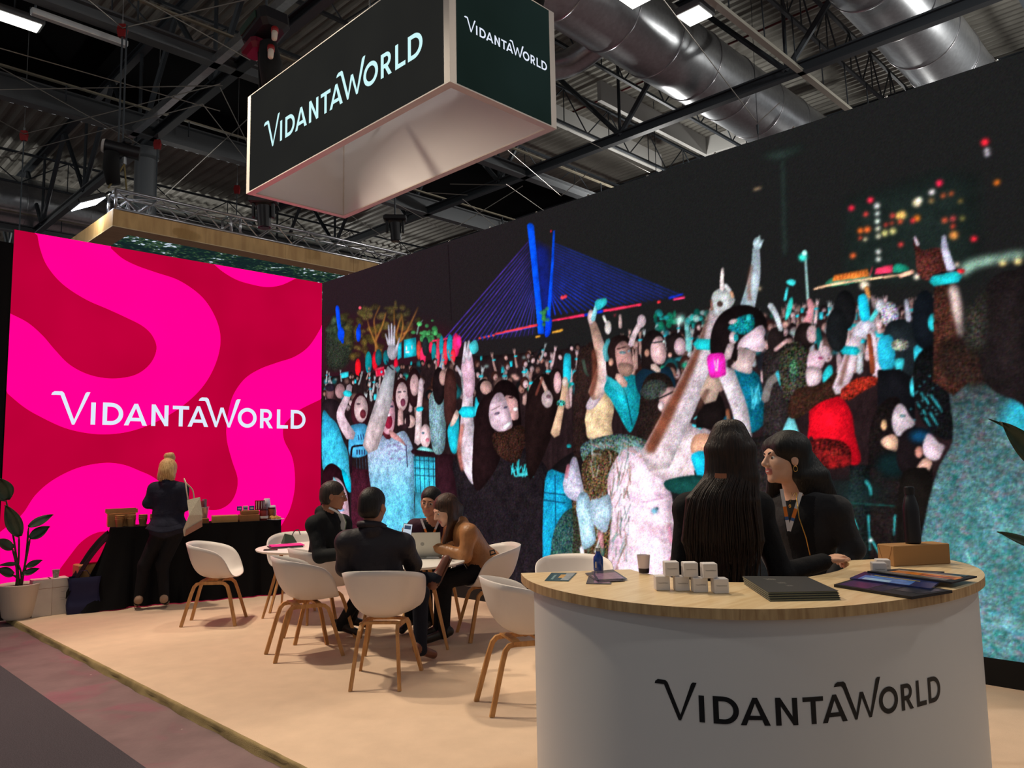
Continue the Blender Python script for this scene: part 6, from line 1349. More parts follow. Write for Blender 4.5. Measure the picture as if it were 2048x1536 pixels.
# moving-head lights
for (px, py, Y, lab) in ((527, 405, 9.6, 'black moving-head light hanging under the left corner of the sign'), (790, 440, 10.0, 'black moving-head light hanging in front of the silver truss end')):
    c = ony(px, py, Y); t = thing('moving_head_light', lab, 'stage light', tuple(c))
    q = MB(); q.rbox((-.19, -.10, -.02), (.19, .10, .07), .02); q.xf(Matrix.Rotation(radians(-40), 4, 'Z')); q.build('base', M_hoist, t)
    for s in (-1, 1): q = MB(); q.rbox((s*.13-.02, -.04, -.22), (s*.13+.02, .04, 0), .008); q.xf(Matrix.Rotation(radians(-40), 4, 'Z')); q.build('yoke_arm', M_hoist, t)
    q = MB(); q.tube((0, 0, -.06), (.01, -.02, -.36), .10, .085, 20); autosmooth(q.build('head', M_hoist, t), 40)
    q = MB(); q.tube((.01, -.02, -.361), (.01, -.02, -.366), .07, n=20); q.build('lens', mat('lens_glass', (40, 44, 54), .1, spec=.8), t)
    q = MB(); q.tube((0, 0, .07), (0, 0, 10.45-c[2]), .014, n=6); q.build('hanger', M_steel, t)
# ================================================================== neighbour's timber canopy with ceiling screen
M_ash = wood('ash_fascia', (226, 182, 116), (196, 148, 86), (6, 6, 1.1), .5)
M_ash2 = wood('ash_soffit', (240, 214, 168), (226, 194, 144), (1.2, 6, 6), .5)
CX0, CX1, CY0, CY1, CZ0, CZ1 = 3.44, 8.6, 11.0, 15.2, 4.93, 5.155
can = thing('timber_canopy', 'floating timber-faced canopy with a leafy ceiling screen behind the pink wall', 'canopy', (6, 13, CZ0))
xs = np.linspace(CX0, CX1, 5)
for k in range(4): q = MB(); q.box((xs[k]+.002, CY0, CZ0), (xs[k+1]-.002, CY0+.02, CZ1)); q.build('fascia_panel', M_ash, can, world=True)
yl = np.linspace(CY0+.02, CY1, 4)
for k in range(3): q = MB(); q.box((CX0, yl[k]+.002, CZ0), (CX0+.02, yl[k+1]-.002, CZ1)); q.build('fascia_panel', M_ash, can, world=True)
bd = .30
for lo, hi in (((CX0, CY0, CZ0-.012), (CX1, CY0+bd, CZ0)), ((CX0, CY0+bd, CZ0-.012), (CX0+bd, CY1, CZ0)), ((CX1-bd, CY0+bd, CZ0-.012), (CX1, CY1, CZ0)), ((CX0+bd, CY1-bd, CZ0-.012), (CX1-bd, CY1, CZ0))):
    q = MB(); q.box(lo, hi); q.build('soffit_border', M_ash2, can, world=True)
def foliage():
    m = bpy.data.materials.new('foliage_screen'); m.use_nodes = True; nt = m.node_tree; nt.nodes.clear()
    tc = nt.nodes.new('ShaderNodeTexCoord'); n1 = nt.nodes.new('ShaderNodeTexNoise'); n1.inputs['Scale'].default_value = 1.6; n1.inputs['Detail'].default_value = 3
    n2 = nt.nodes.new('ShaderNodeTexVoronoi'); n2.inputs['Scale'].default_value = 16; n3 = nt.nodes.new('ShaderNodeTexNoise'); n3.inputs['Scale'].default_value = 9; n3.inputs['Detail'].default_value = 6
    for n in (n1, n2, n3): nt.links.new(tc.outputs['Object'], n.inputs['Vector'])
    ad = nt.nodes.new('ShaderNodeMath'); ad.operation = 'ADD'; nt.links.new(n1.outputs[0], ad.inputs[0]); nt.links.new(n3.outputs[0], ad.inputs[1])
    ad2 = nt.nodes.new('ShaderNodeMath'); ad2.operation = 'MULTIPLY_ADD'; ad2.inputs[1].default_value = -.35; nt.links.new(n2.outputs['Distance'], ad2.inputs[0]); nt.links.new(ad.outputs[0], ad2.inputs[2])
    cr = nt.nodes.new('ShaderNodeValToRGB'); e = cr.color_ramp.elements
    e[0].position = .70; e[0].color = (*lin((22, 38, 40)), 1); e[1].position = 1.12; e[1].color = (*lin((214, 224, 240)), 1)
    for p, c in ((.84, (30, 58, 46)), (.90, (70, 92, 58)), (.96, (46, 70, 70)), (1.0, (150, 176, 200))):
        x = cr.color_ramp.elements.new(min(p, .999)); x.color = (*lin(c), 1)
    cr.color_ramp.elements[-1].position = 1.0
    mr = nt.nodes.new('ShaderNodeMath'); mr.operation = 'MULTIPLY'; mr.inputs[1].default_value = .95; nt.links.new(ad2.outputs[0], mr.inputs[0]); nt.links.new(mr.outputs[0], cr.inputs[0])
    em = nt.nodes.new('ShaderNodeEmission'); em.inputs[1].default_value = .9; nt.links.new(cr.outputs[0], em.inputs[0]); o = nt.nodes.new('ShaderNodeOutputMaterial'); nt.links.new(em.outputs[0], o.inputs[0]); return m
q = MB(); q.box((CX0+bd, CY0+bd, CZ0+.002), (CX1-bd, CY1-bd, CZ0+.02)); q.build('ceiling_screen', foliage(), can, world=True)
def box_truss(lab, a, b_, w, h, pitch, name='box_truss'):
    a = np.array(a, float); b_ = np.array(b_, float); d = norm(b_-a); s = np.cross(d, V3(0, 0, 1)); L = np.linalg.norm(b_-a)
    t = thing(name, lab, 'truss', tuple(a))
    for sx in (0, 1):
        for sz in (0, 1):
            o = s*w*sx+V3(0, 0, h*sz); q = MB(); q.tube(a+o, b_+o, .024, n=10); q.build('chord', M_alu_t, t, smooth=True, world=True)
    n = int(L/pitch)
    for k in range(n):
        p0 = a+d*pitch*k; p1 = a+d*pitch*(k+1); zz = (0, h) if k % 2 else (h, 0)
        for o in (s*0, s*w): q = MB(); q.tube(p0+o+V3(0, 0, zz[0]), p1+o+V3(0, 0, zz[1]), .011, n=6); q.build('brace', M_alu_t, t, world=True)
        q = MB(); q.tube(p0+V3(0, 0, h), p1+s*w+V3(0, 0, h), .010, n=6); q.build('brace', M_alu_t, t, world=True)
        q = MB(); q.tube(p0, p1+s*w, .010, n=6); q.build('brace', M_alu_t, t, world=True)
    for e in [0, L*.33, L*.36, L]:
        p0 = a+d*e
        for (u, v) in ((p0, p0+V3(0, 0, h)), (p0+s*w, p0+s*w+V3(0, 0, h)), (p0, p0+s*w), (p0+V3(0, 0, h), p0+s*w+V3(0, 0, h))): q = MB(); q.tube(u, v, .02, n=8); q.build('end_frame', M_alu_t, t, smooth=True, world=True)
    return t
box_truss('long silver box truss lying along the front of the timber canopy', (3.48, 11.32, 5.18), (8.46, 11.32, 5.18), .29, .27, .30)
box_truss('silver box truss running back along the left side of the timber canopy', (3.76, 11.36, 5.18), (3.76, 15.1, 5.18), .29, .27, .30)
c = V3(3.30, 11.35, 5.33); t = thing('floodlight', 'dazzling six-cell floodlight at the corner of the timber canopy', 'floodlight', tuple(c))
RM = Matrix.Rotation(radians(-28), 4, 'Y')
q = MB(); q.rbox((-.28, -.22, -.02), (.10, .22, .05), .015); q.xf(RM); q.build('housing', M_hoist, t)
M_flood = emis('flood_cell', (236, 244, 255), 9.0)
for i in range(2):
    for j in range(3): q = MB(); q.box((-.265+i*.18, -.205+j*.14, -.03), (-.265+i*.18+.165, -.205+j*.14+.125, -.02)); q.xf(RM); q.build('cell', M_flood, t)
for s in (-1, 1): q = MB(); q.path([(.05, s*.2, .02), (.12, s*.2, .1), (.2, s*.15, .12)], .014, 6); q.build('bracket', M_hoist, t)
spot('flood_beam', (3.22, 11.35, 5.27), (3.3, 12.2, 4.9), 70, 150, (.86, .93, 1.0), .15)

# added globe lights under the roof, shining all round to brighten ceiling and ducts
M_added_glow = emis('added_globe_glow', (255, 250, 240), 4.0)
for k, (x, y, w) in enumerate(((-2, 4, 150), (1.0, -1.5, 150), (9.0, -2.5, 480), (15.5, 1.2, 380), (15.5, 10.2, 420), (22, 6, 300), (-2.5, 14, 110), (10.5, 26.4, 420), (2.0, 28.0, 380), (18, 28, 380))):
    t = thing('added_globe_lamp', 'white globe lamp hung from the hall roof', 'lamp', (x, y, 7.7), 0, 'pendant hall lamps')
    q = MB(); q.ball((0, 0, 0), .16, 14); q.build('globe', M_added_glow, t, smooth=True)
    q = MB(); q.tube((0, 0, .15), (0, 0, 2.75), .01, n=6); q.build('hanger', M_steel, t)
    l = bpy.data.lights.new('added_roof_fill', 'POINT'); l.energy = w; l.color = (1.0, .97, .92); l.shadow_soft_size = .18
    o = bpy.data.objects.new('added_roof_fill', l); COL.objects.link(o); o.location = (x, y, 7.45)

area('added_canopy_fill', (6.0, 13.1, 4.88), (6.0, 13.1, 0), 160, 2.2, (1.0, .93, .82))  # added light under the canopy, brightening its soffit by floor bounce
# ================================================================== catering table and what stands on it
M_card = mat('cardboard', (170, 128, 82), .85, spec=.15, var=.06, vscale=18)
M_card2 = mat('cardboard_brown', (140, 96, 62), .85, spec=.15, var=.06, vscale=18)
TD = norm(V3(1.8, -.66, 0)); TN = V3(-TD[1], TD[0], 0)      # along the front edge, towards the wall
T0 = V3(3.16, 9.79, 0); TZ = .925; TLn, TDp = 1.93, .44
def tb(u, v, z=TZ): p = T0+TD*u+TN*v; return V3(p[0], p[1], z)
ct = thing('catering_table', 'long catering table under a black floor-length cloth against the pink wall', 'table', tuple(tb(1, .3, 0)), 0)
q = MB(); q.prism([tuple(tb(*p)[:2]) for p in ((0, 0), (TLn, 0), (TLn, TDp), (0, TDp))], TZ-.03, TZ-.004); q.build('tabletop', M_card2, ct, world=True)
for (u, v) in ((.08, .08), (TLn-.08, .08), (.08, TDp-.08), (TLn-.08, TDp-.08)): q = MB(); q.tube(tb(u, v, 0), tb(u, v, TZ-.03), .02, n=8); q.build('leg', M_steel, ct, world=True)
M_cloth = mat('black_tablecloth', (13, 12, 14), .9, spec=.15, bump=.5, bscale=7)
per = [(0, TDp), (0, 0), (TLn, 0), (TLn, TDp)]
def drape(u, v):
    s = u*(TDp*2+TLn); 
    if s < TDp: a, b_ = 0, TDp-s; nx, ny = -1, 0
    elif s < TDp+TLn: a, b_ = s-TDp, 0; nx, ny = 0, -1
    else: a, b_ = TLn, s-TDp-TLn; nx, ny = 1, 0
    fold = (.025*sin(s*17)+.018*sin(s*31+1.3)+.01*sin(s*53))*v
    out = .012+fold+.05*v*v+(.12*v*v if nx < 0 or a < .25 else 0)
    z = TZ+.004-(TZ-.008)*v
    p = T0+TD*(a+nx*out-(.26*v**1.5*(1-a/.3) if 0 <= a < .3 else 0))+TN*(b_+ny*out); return V3(p[0], p[1], z)
q = MB(); q.grid(drape, 150, 16); q.prism([tuple(tb(*p)[:2]) for p in ((-.012, -.012), (TLn+.012, -.012), (TLn+.012, TDp), (-.012, TDp))], TZ-.004, TZ+.004); q.build('tablecloth', M_cloth, ct, smooth=True, world=True)
def carton(name, lab, c, sx, sy, h, ang, m, grp=None, flap=False, openb=False):
    t = thing(name, lab, 'box', tuple(c), ang, grp)
    q = MB(); q.rbox((-sx/2, -sy/2, 0), (sx/2, sy/2, h), .004); q.build('body', m, t)
    q = MB(); q.box((-sx/2+.002, -.012, h), (sx/2-.002, .012, h+.0012)); q.build('tape', mat('parcel_tape', (186, 156, 112), .4), t)
    if flap:
        for s in (-1, 1): q = MB(); q.box((-sx/2-.02, s*sy/2-.002, h), (sx/2+.02, s*sy/2+.002, h+.05)); q.xf(Matrix.Translation((0, s*.01, 0))); q.build('flap', m, t)
    return t
TA = atan2(TD[1], TD[0])
carton('cardboard_box', 'open cardboard box at the left end of the catering table', tb(.10, .28), .30, .22, .16, TA+.1, M_card, flap=True)
for i in range(4):
    c = tb(.09+.125*i, .10); t = thing('paper_cup_stack', 'short stack of brown paper cups, one of four along the cloth edge', 'cup', tuple(c), 0, 'brown paper cups on the catering table')
    for k in range(3): q = MB(); q.lathe([(.036, k*.02), (.05, k*.02+.095), (.053, k*.02+.098), (.05, k*.02+.1), (.035, k*.02+.006)], n=20, cap=False); q.build('cup', M_card, t, smooth=True)
carton('cardboard_tray', 'shallow cardboard tray of food beside the tote bag', tb(.97, .14), .22, .20, .06, TA, M_card2)
c = tb(.98, .28, TZ+.0); t = thing('metal_bucket', 'steel bucket with packets behind the cardboard tray', 'bucket', tuple(c)); q = MB(); q.lathe([(.09, 0), (.115, .19), (.118, .195), (.112, .19), (.086, .01)], n=24, cap=False); q.build('pail', M_galv, t, smooth=True); 
for k in range(3): q = MB(); q.box((-.03+k*.04, -.03, .05), (-.002+k*.04, .05, .25+.02*k)); q.build('packet', mat('packet_%d' % k, ((206, 200, 196), (150, 60, 66), (120, 110, 120))[k], .5), t)
carton('cardboard_box', 'flat cardboard box in the middle of the catering table', tb(1.27, .14), .30, .22, .085, TA, M_card)
carton('cardboard_box', 'flat cardboard box under the blue packets', tb(1.56, .14), .24, .22, .085, TA, M_card2)
t = carton('cardboard_box', 'small cardboard box stacked on the flat box', tb(1.57, .16, TZ+.088), .22, .18, .045, TA, M_card2)
M_blue = mat('blue_carton', (52, 64, 150), .5); M_cream = mat('cream_card', (204, 196, 190), .6)
for i in range(4):
    c = tb(1.45+.075*i, .2+.02*(i % 2), TZ+.134); t = thing('drink_packet', 'small blue and white packet on the stacked boxes', 'packet', tuple(c), TA, 'blue packets on the catering table')
    q = MB(); q.rbox((-.03, -.025, 0), (.03, .025, .055), .003); q.build('carton', M_blue if i % 2 == 0 else M_cream, t); q = MB(); q.box((-.02, -.027, .015), (.02, -.0252, .035)); q.build('print', M_cream if i % 2 == 0 else M_blue, t)
c = tb(1.70, .2, TZ+.134); t = thing('snack_can', 'dark red tin standing on the stacked boxes', 'tin', tuple(c)); q = MB(); q.lathe([(.06, 0), (.062, .004), (.062, .116), (.06, .12)], n=24); autosmooth(q.build('tin', mat('tin_red', (110, 20, 32), .35, .3), t), 40)
for k in range(5): q = MB(); a = radians(200+k*32); q.box((-.0615, -.006, .01), (-.0625, .006, .11)); q.xf(Matrix.Rotation(a-pi, 4, 'Z')); q.build('stripe', mat('tin_stripe', (206, 180, 170), .4), t)
c = tb(1.74, .10); t = thing('snack_jar', 'round jar with red label at the right end of the catering table', 'jar', tuple(c)); q = MB(); q.lathe([(.05, 0), (.055, .01), (.055, .12), (.05, .13)], n=22); autosmooth(q.build('glass', mat('jar_amber', (120, 40, 36), .25), t), 40); q = MB(); q.lathe([(.052, .13), (.052, .15)], n=22); q.build('lid', mat('jar_lid', (60, 20, 24), .4), t); q = MB(); q.lathe([(.0562, .03), (.0562, .06)], n=22, cap=False); q.build('label_band', M_cream, t)
c = tb(1.84, .14); t = thing('snack_jar', 'second, browner jar next to the stack of white cups', 'jar', tuple(c)); q = MB(); q.lathe([(.048, 0), (.052, .01), (.052, .13), (.046, .145)], n=22); autosmooth(q.build('glass', mat('jar_brown', (134, 74, 44), .3), t), 40); q = MB(); q.lathe([(.05, .145), (.05, .16)], n=22); q.build('lid', MATS['jar_lid'], t)
M_plastic = mat('white_plastic', (226, 226, 232), .3, spec=.5)
for (u, v, n, lab) in ((1.80, .30, 7, 'tall leaning stack of white plastic cups on the catering table'), (1.87, .27, 4, 'shorter stack of white plastic cups on the catering table')):
    c = tb(u, v); t = thing('plastic_cup_stack', lab, 'cup', tuple(c))
    for k in range(n): q = MB(); q.lathe([(.048, .035*k+.09), (.045, .035*k+.085), (.034, .035*k), (.03, .035*k)] if False else [(.046, .03*k), (.05, .03*k+.004), (.036, .03*k+.09), (.034, .03*k+.092)], n=20); q.build('cup', M_plastic, t, smooth=True)
c = tb(1.88, .08); t = thing('pastry_plate', 'plate of pastries at the right corner of the catering table', 'plate', tuple(c)); q = MB(); q.lathe([(.001, .004), (.08, .004), (.11, .014), (.112, .018), (.08, .010), (.001, .010)], n=28, cap=False); q.build('plate', M_plastic, t, smooth=True)
for k in range(7): q = MB(); a = k*.9; q.ball((.045*cos(a), .045*sin(a), .028+.012*(k % 2)), .028, 10, sc=(1.2, .8, .7)); q.build('pastry', mat('pastry_gold', (206, 158, 84), .7), t, smooth=True)
# tote bag on the blonde woman's shoulder
M_tote = mat('canvas_tote', (206, 198, 176), .9, spec=.1, bump=.4, bscale=60)
tt = thing('tote_bag', 'cream canvas tote bag hanging from the blonde woman\'s shoulder', 'bag', tuple(at(388, 1060, 8.86)))
tp = [at(374, 1000, 8.82), at(400, 994, 8.86), at(405, 1030, 8.86), at(404, 1052, 8.86), at(368, 1072, 8.80), at(366, 1060, 8.80), at(378, 1030, 8.80)]
nb = norm(EYE-tp[0]); q = MB(); n = len(tp); P = []
for off in (.055, -.055):
    cc = sum(tp)/n
    P += [p+nb*off*(1 if i > 1 else .4) for i, p in enumerate(tp)]
q.add(P, [tuple(range(n)), tuple(range(2*n-1, n-1, -1))]+[(i, (i+1) % n, (i+1) % n+n, i+n) for i in range(n)]); q.build('body', M_tote, tt, world=True)
lo_ = [at(404, 1040, 8.805), at(405, 1053, 8.805), at(369, 1073, 8.745), at(372, 1060, 8.745)]; q = MB(); q.add(lo_+[p+nb*.004 for p in lo_], [(0, 1, 2, 3), (7, 6, 5, 4), (0, 1, 5, 4), (1, 2, 6, 5), (2, 3, 7, 6), (3, 0, 4, 7)]); q.build('base_panel', mat('tote_print', (170, 128, 110), .9), tt, world=True)
for (a, b_) in ((376, 0), (388, .06)): q = MB(); q.path(catmull([at(a, 999, 8.82+b_), at(a-3, 980, 8.84+b_), at(371, 965, 8.90), at(368, 958, 9.0)], 5), .01, flat=(.024, .005)); q.build('strap', M_tote, tt, world=True)
# things at the left end: cartons, cup, blue sack, plant
M_wbox = mat('white_carton', (196, 188, 178), .7, var=.05, vscale=10)
def ground(px, py): p = onz(px, py); return p
for k, (px, lab) in enumerate(((82, 'white carton leaning on the pink wall next to the plant pot'), (115, 'white carton with small printing beside the blue sack'))):
    p = ony(px, 1215, 9.93); t = thing('white_carton', lab, 'box', (p[0], 9.97, 0.0), radians(-4), None)
    q = MB(); q.rbox((-.095, -.10, 0), (.095, .10, .40), .004); q.build('body', M_wbox, t); q = MB(); q.box((-.096, -.102, .30), (.096, -.1005, .303)); q.build('lid_seam', M_card2, t)
    if k: 
        q = MB(); q.box((.01, -.1015, .18), (.07, -.1006, .182)); q.box((.02, -.1015, .25), (.06, -.1006, .252)); q.box((.02, -.1015, .16), (.065, -.1006, .162)); q.build('print', mat('grey_ink', (96, 92, 90), .8), t)
p = ony(112, 1142, 9.97); t = thing('paper_cup', 'small patterned paper cup standing on the white carton', 'cup', (p[0], 9.97, .40)); q = MB(); q.lathe([(.028, 0), (.038, .085), (.04, .088), (.036, .085), (.026, .004)], n=20, cap=False); q.build('cup', mat('cup_grey', (150, 146, 136), .7, var=.4, vscale=70), t, smooth=True)
c = V3(2.90, 9.80, 0); t = thing('blue_sack', 'dark blue sack standing in front of the table cloth', 'sack', tuple(c), radians(-12))
q = MB(); q.grid(lambda u, v: V3((.16+.012*sin(v*7))*max(-1, min(1, 1.35*cos(2*pi*u))), (.09+.01*sin(v*9))*max(-1, min(1, 1.35*sin(2*pi*u))), .40*v), 32, 10, wrap=True); q.build('sack', mat('navy_sack', (22, 26, 66), .75, bump=.4, bscale=10), t, smooth=True)
q = MB(); q.path([(-.10, -.06, .40), (-.06, -.07, .47), (.02, -.06, .47), (.06, -.05, .40)], .008, flat=(.02, .005)); q.build('handle', MATS['navy_sack'], t)
t = thing('draped_crate', 'crate half covered by trailing black cloth left of the catering table', 'crate', (3.02, 9.98, 0)); q = MB(); q.rbox((2.86, 9.86, 0), (3.16, 10.1, .52), .01); q.build('crate', M_card, t, world=True)
q = MB()
def trail(u, v): 
    a = u; p0 = V3(3.25, 9.86-.0+.3*a, .86); p1 = V3(2.70+.1*a, 9.74+.3*a, .20+.12*a); m_ = (p0+p1)/2+V3(-.02, -.04, .12+.03*sin(9*u)); return (1-v)**2*p0+2*v*(1-v)*m_+v*v*p1+V3(0, 0, .02*sin(14*u+5*v))
q.grid(trail, 16, 16); o = q.build('trailing_cloth', M_cloth, t, smooth=True, world=True); md = o.modifiers.new('t', 'SOLIDIFY'); md.thickness = .006
# potted plants
M_leaf = mat('leaf_green', (44, 62, 40), .45, spec=.5, var=.25, vscale=14); M_stem = mat('leaf_stem', (60, 62, 40), .6); M_pot = mat('white_pot', (204, 192, 176), .6); M_soil = mat('soil', (38, 28, 22), .95, bump=.6, bscale=60)
def leaf(t, a, b_, w, nrm, droop=.0):
    """one broad leaf: a curved blade with a folded midrib"""
    a = np.asarray(a, float); b_ = np.asarray(b_, float); d = b_-a; s = norm(np.cross(d, nrm)); up = norm(np.cross(s, d)); q = MB()
    def f(u, v):
        ww = w*sin(pi*min(1, v*.97+.03))**.75*(1-.35*v); x = (u-.5)*2
        return a+d*v+s*x*ww/2+up*(abs(x)*.18*w-droop*v*v)+V3(0, 0, -droop*.5*v*v)
    q.grid(f, 5, 12); o = q.build('leaf', M_leaf, t, smooth=True, world=True); md = o.modifiers.new('t', 'SOLIDIFY'); md.thickness = .002; return o
c = V3(2.30, 9.98, 0); t = thing('potted_plant', 'tall broad-leaved plant in a white pot at the left end of the pink wall', 'plant', tuple(c))
q = MB(); q.lathe([(.13, 0), (.155, .03), (.205, .36), (.215, .37), (.205, .375), (.19, .34)], tuple(c), 32, cap=False); q.build('pot', M_pot, t, smooth=True, world=True); q = MB(); q.lathe([(.001, .34), (.195, .34)], tuple(c), 28, cap=False); q.build('soil', M_soil, t, world=True)
PLD = 9.0
LF = [((26, 1100), (38, 1073), (9, 1010), .20), ((30, 1120), (12, 1000), (-6, 955), .24), ((38, 1110), (57, 1055), (108, 1030), .13), ((42, 1100), (60, 1078), (101, 1054), .16), ((20, 1140), (25, 1098), (-14, 1082), .16), ((24, 1150), (26, 1150), (-10, 1142), .15), ((32, 1150), (46, 1150), (80, 1138), .10), ((34, 1150), (52, 1135), (86, 1121), .10), ((28, 1150), (36, 1128), (-4, 1132), .07)]
for (base, mid, tip, w) in LF:
    p0 = V3(c[0]+random.uniform(-.04, .04), c[1]+random.uniform(-.04, .04), .34); p1 = ony(mid[0], mid[1], 9.92); p2 = ony(tip[0], tip[1], 9.86)
    q = MB(); q.path(catmull([p0, (p0+p1)/2+V3(.01, 0, .03), p1], 4), [.011]*8+[.006], 7); q.build('stem', M_stem, t, smooth=True, world=True)
    leaf(t, p1, p2, w, norm(EYE-p1)+V3(0, 0, .6))
c = V3(5.3, .5, 0); t = thing('potted_plant', 'broad-leaved plant whose dark leaves reach in at the right edge', 'plant', tuple(c))
q = MB(); q.lathe([(.13, 0), (.155, .03), (.2, .36), (.21, .37), (.2, .375), (.19, .34)], tuple(c), 32, cap=False); q.build('pot', M_pot, t, smooth=True, world=True); q = MB(); q.lathe([(.001, .34), (.195, .34)], tuple(c), 28, cap=False); q.build('soil', M_soil, t, world=True)
def arc_leaf(px, tip, w, dpt, dtip):
    p1 = at(*px, dpt); p2 = at(*tip, dtip); q = MB(); q.path(catmull([V3(c[0], c[1], .34), V3(c[0], c[1], .34)*.5+p1*.5+V3(.05, -.02, .15), p1], 5), [.012]*10+[.006], 7); q.build('stem', M_stem, t, smooth=True, world=True); leaf(t, p1, p2, w, norm(EYE-p1)+V3(0, 0, .4))
arc_leaf((2100, 945), (1998, 843), .16, 4.3, 4.25); arc_leaf((2095, 890), (1976, 838), .035, 4.35, 4.3); arc_leaf((2090, 1100), (1992, 1064), .07, 4.2, 4.15); arc_leaf((2120, 820), (2110, 640), .18, 4.4, 4.6)
# ================================================================== things on the meeting tables
RT1 = V3(4.47, 7.52, .742)
t = thing('pink_folder', 'bright pink folder lying on papers on the round table', 'folder', tuple(onz(570, 1094, .742)), radians(-20))
q = MB(); q.rbox((-.17, -.13, 0), (.17, .13, .012), .002); q.build('papers', M_hoist, t); q = MB(); q.rbox((-.15, -.11, .013), (.19, .14, .022), .002); q.build('cover', mat('folder_pink', (232, 40, 140), .5), t)
t = thing('tablet', 'black tablet lying at the edge of the round table', 'tablet', tuple(onz(541, 1100, .742)), radians(-30)); q = MB(); q.rbox((-.07, -.05, 0), (.07, .05, .008), .002); q.build('body', M_hoist, t); q = MB(); q.box((-.062, -.043, .008), (.062, .043, .0086)); q.build('display', mat('dark_glass', (30, 32, 38), .1, spec=.8), t)
t = thing('dark_pouch', 'dark green pouch with a strap on the round table', 'pouch', tuple(onz(578, 1086, .742)), radians(10)); q = MB(); q.add([(-.09, -.03, 0), (.09, -.03, 0), (.09, .03, 0), (-.09, .03, 0), (-.06, -.006, .11), (.05, -.006, .08), (.05, .006, .08), (-.06, .006, .11)], [(0, 3, 2, 1), (4, 5, 6, 7), (0, 1, 5, 4), (1, 2, 6, 5), (2, 3, 7, 6), (3, 0, 4, 7)]); q.build('body', mat('pouch_green', (60, 72, 58), .8), t); q = MB(); q.path(catmull([(.04, 0, .08), (.08, 0, .13), (.13, .0, .14), (.16, .0, .08)], 4), .005, 6); q.build('strap', M_hoist, t)
lp = onz(846, 1116, .742); ang = radians(44)
lt = thing('laptop', 'open silver laptop seen from behind on the round table', 'laptop', tuple(lp), ang-pi/2)
M_lap = mat('laptop_silver', (176, 174, 166), .35, .5)
q = MB(); q.rbox((-.17, 0, 0), (.17, .24, .014), .004); q.build('keyboard_deck', M_lap, lt)
q = MB(); q.rbox((-.17, -.004, 0), (.17, .004, .235), .003); q.xf(Matrix.Translation((0, .0, .012)) @ Matrix.Rotation(radians(16), 4, 'X')); lid = q.build('lid', M_lap, lt)
q = MB(); q.box((-.155, .0042, .012), (.155, .0046, .222)); q.xf(Matrix.Translation((0, .0, .012)) @ Matrix.Rotation(radians(16), 4, 'X')); q.build('display', emis('laptop_glow', (150, 170, 200), .7), lt)
q = MB(); q.lathe([(.001, 0), (.018, 0), (.018, .0008), (.001, .0008)], n=18, cap=False); q.xf(Matrix.Translation((0, .0, .012)) @ Matrix.Rotation(radians(16), 4, 'X') @ Matrix.Translation((0, -.0045, .125)) @ Matrix.Rotation(radians(90), 4, 'X')); q.build('lid_logo', mat('logo_dark', (120, 120, 118), .2, .8), lt)
pk = onz(868, 1112, .742); q = MB(); q.rbox((-.09, -.06, 0), (.09, .06, .012), .002); o = q.build('notebook', mat('notebook_cover', (210, 206, 200), .6)); o.location = tuple(onz(872, 1114, .742)); o.rotation_euler = (0, 0, radians(30)); tag(o, 'thin pale notebook beside the laptop', 'notebook')
q = MB(); q.path(catmull([onz(888, 1108, .744), at(896, 1118, 6.9), at(892, 1132, 6.75), at(886, 1146, 6.7), at(888, 1128, 6.72), at(902, 1122, 6.8), at(914, 1123, 6.85)], 5), .0035, 6); o = q.build('charging_cable', mat('cable_white', (216, 212, 206), .5), smooth=True); tag(o, 'white charging cable hanging off the round table beside the crossed shoe', 'cable')
pc = at(814, 1066, 6.22); t = thing('smartphone', 'lit smartphone held up by the man in the padded jacket', 'phone', tuple(pc))
fx = norm(EYE-pc); rx = norm(np.cross(V3(.18, 0, 1), fx)); ux = np.cross(fx, rx); Rm = np.stack([rx, ux, fx], 1)
def ph(lo, hi, name, m): 
    q = MB(); q.rbox(lo, hi, .003) if name == 'case' else q.box(lo, hi); q.v = [tuple(pc+Rm@np.array(p)) for p in q.v]; q.build(name, m, t, world=True)
ph((-.037, -.075, -.005), (.037, .075, .004), 'case', M_hoist); ph((-.034, -.071, .004), (.034, .071, .0046), 'display', emis('phone_white', (206, 214, 226), .85)); ph((-.026, .03, .0046), (.026, .06, .005), 'picture', emis('phone_pic', (70, 84, 110), .7))
t = thing('buckle_bag', 'small black belt bag resting on the chair behind the tan jacket', 'bag', tuple(at(987, 1106, 7.05))); q = MB(); q.path([at(981, 1110, 7.0), at(980, 1102, 7.0), at(988, 1100, 7.0), at(991, 1107, 7.0)], .008, 8, closed=True); q.build('buckle', M_hoist, t, smooth=True, world=True)
# ================================================================== things on the reception counter
ZC = CH+.0005
def onc(px, py): return onz(px, py, ZC)
M_giftbox = mat('white_gift_box', (214, 208, 206), .55); M_ink = mat('grey_print', (70, 68, 68), .7)
def gift(px, py, lab, z=0.0, ang=47, s=.054, ref=None):
    p = onc(px, py) if ref is None else ref
    t = thing('gift_box', lab, 'box', (p[0], p[1], ZC+z), radians(ang), 'small white cube boxes on the counter')
    q = MB(); q.rbox((-s/2, -s/2, 0), (s/2, s/2, s), .002); q.build('cube', M_giftbox, t)
    q = MB()
    for pz in WORD: q.add([(-.0195+u*.00315, -s/2-.0004, s*.5+v*.00315) for u, v in pz], [tuple(range(len(pz)))])
    o = q.build('print', M_ink, t, recalc=False); return p
row = []
for k, (px, py, a) in enumerate(((1324, 1179, 44), (1363, 1180, 44), (1399, 1183, 45), (1440, 1185, 46))):
    row.append(gift(px, py, ('leftmost white cube box of the lower row', 'second white cube box from the left in the lower row', 'third white cube box from the left in the lower row', 'rightmost white cube box of the lower row')[k], 0, a-90))
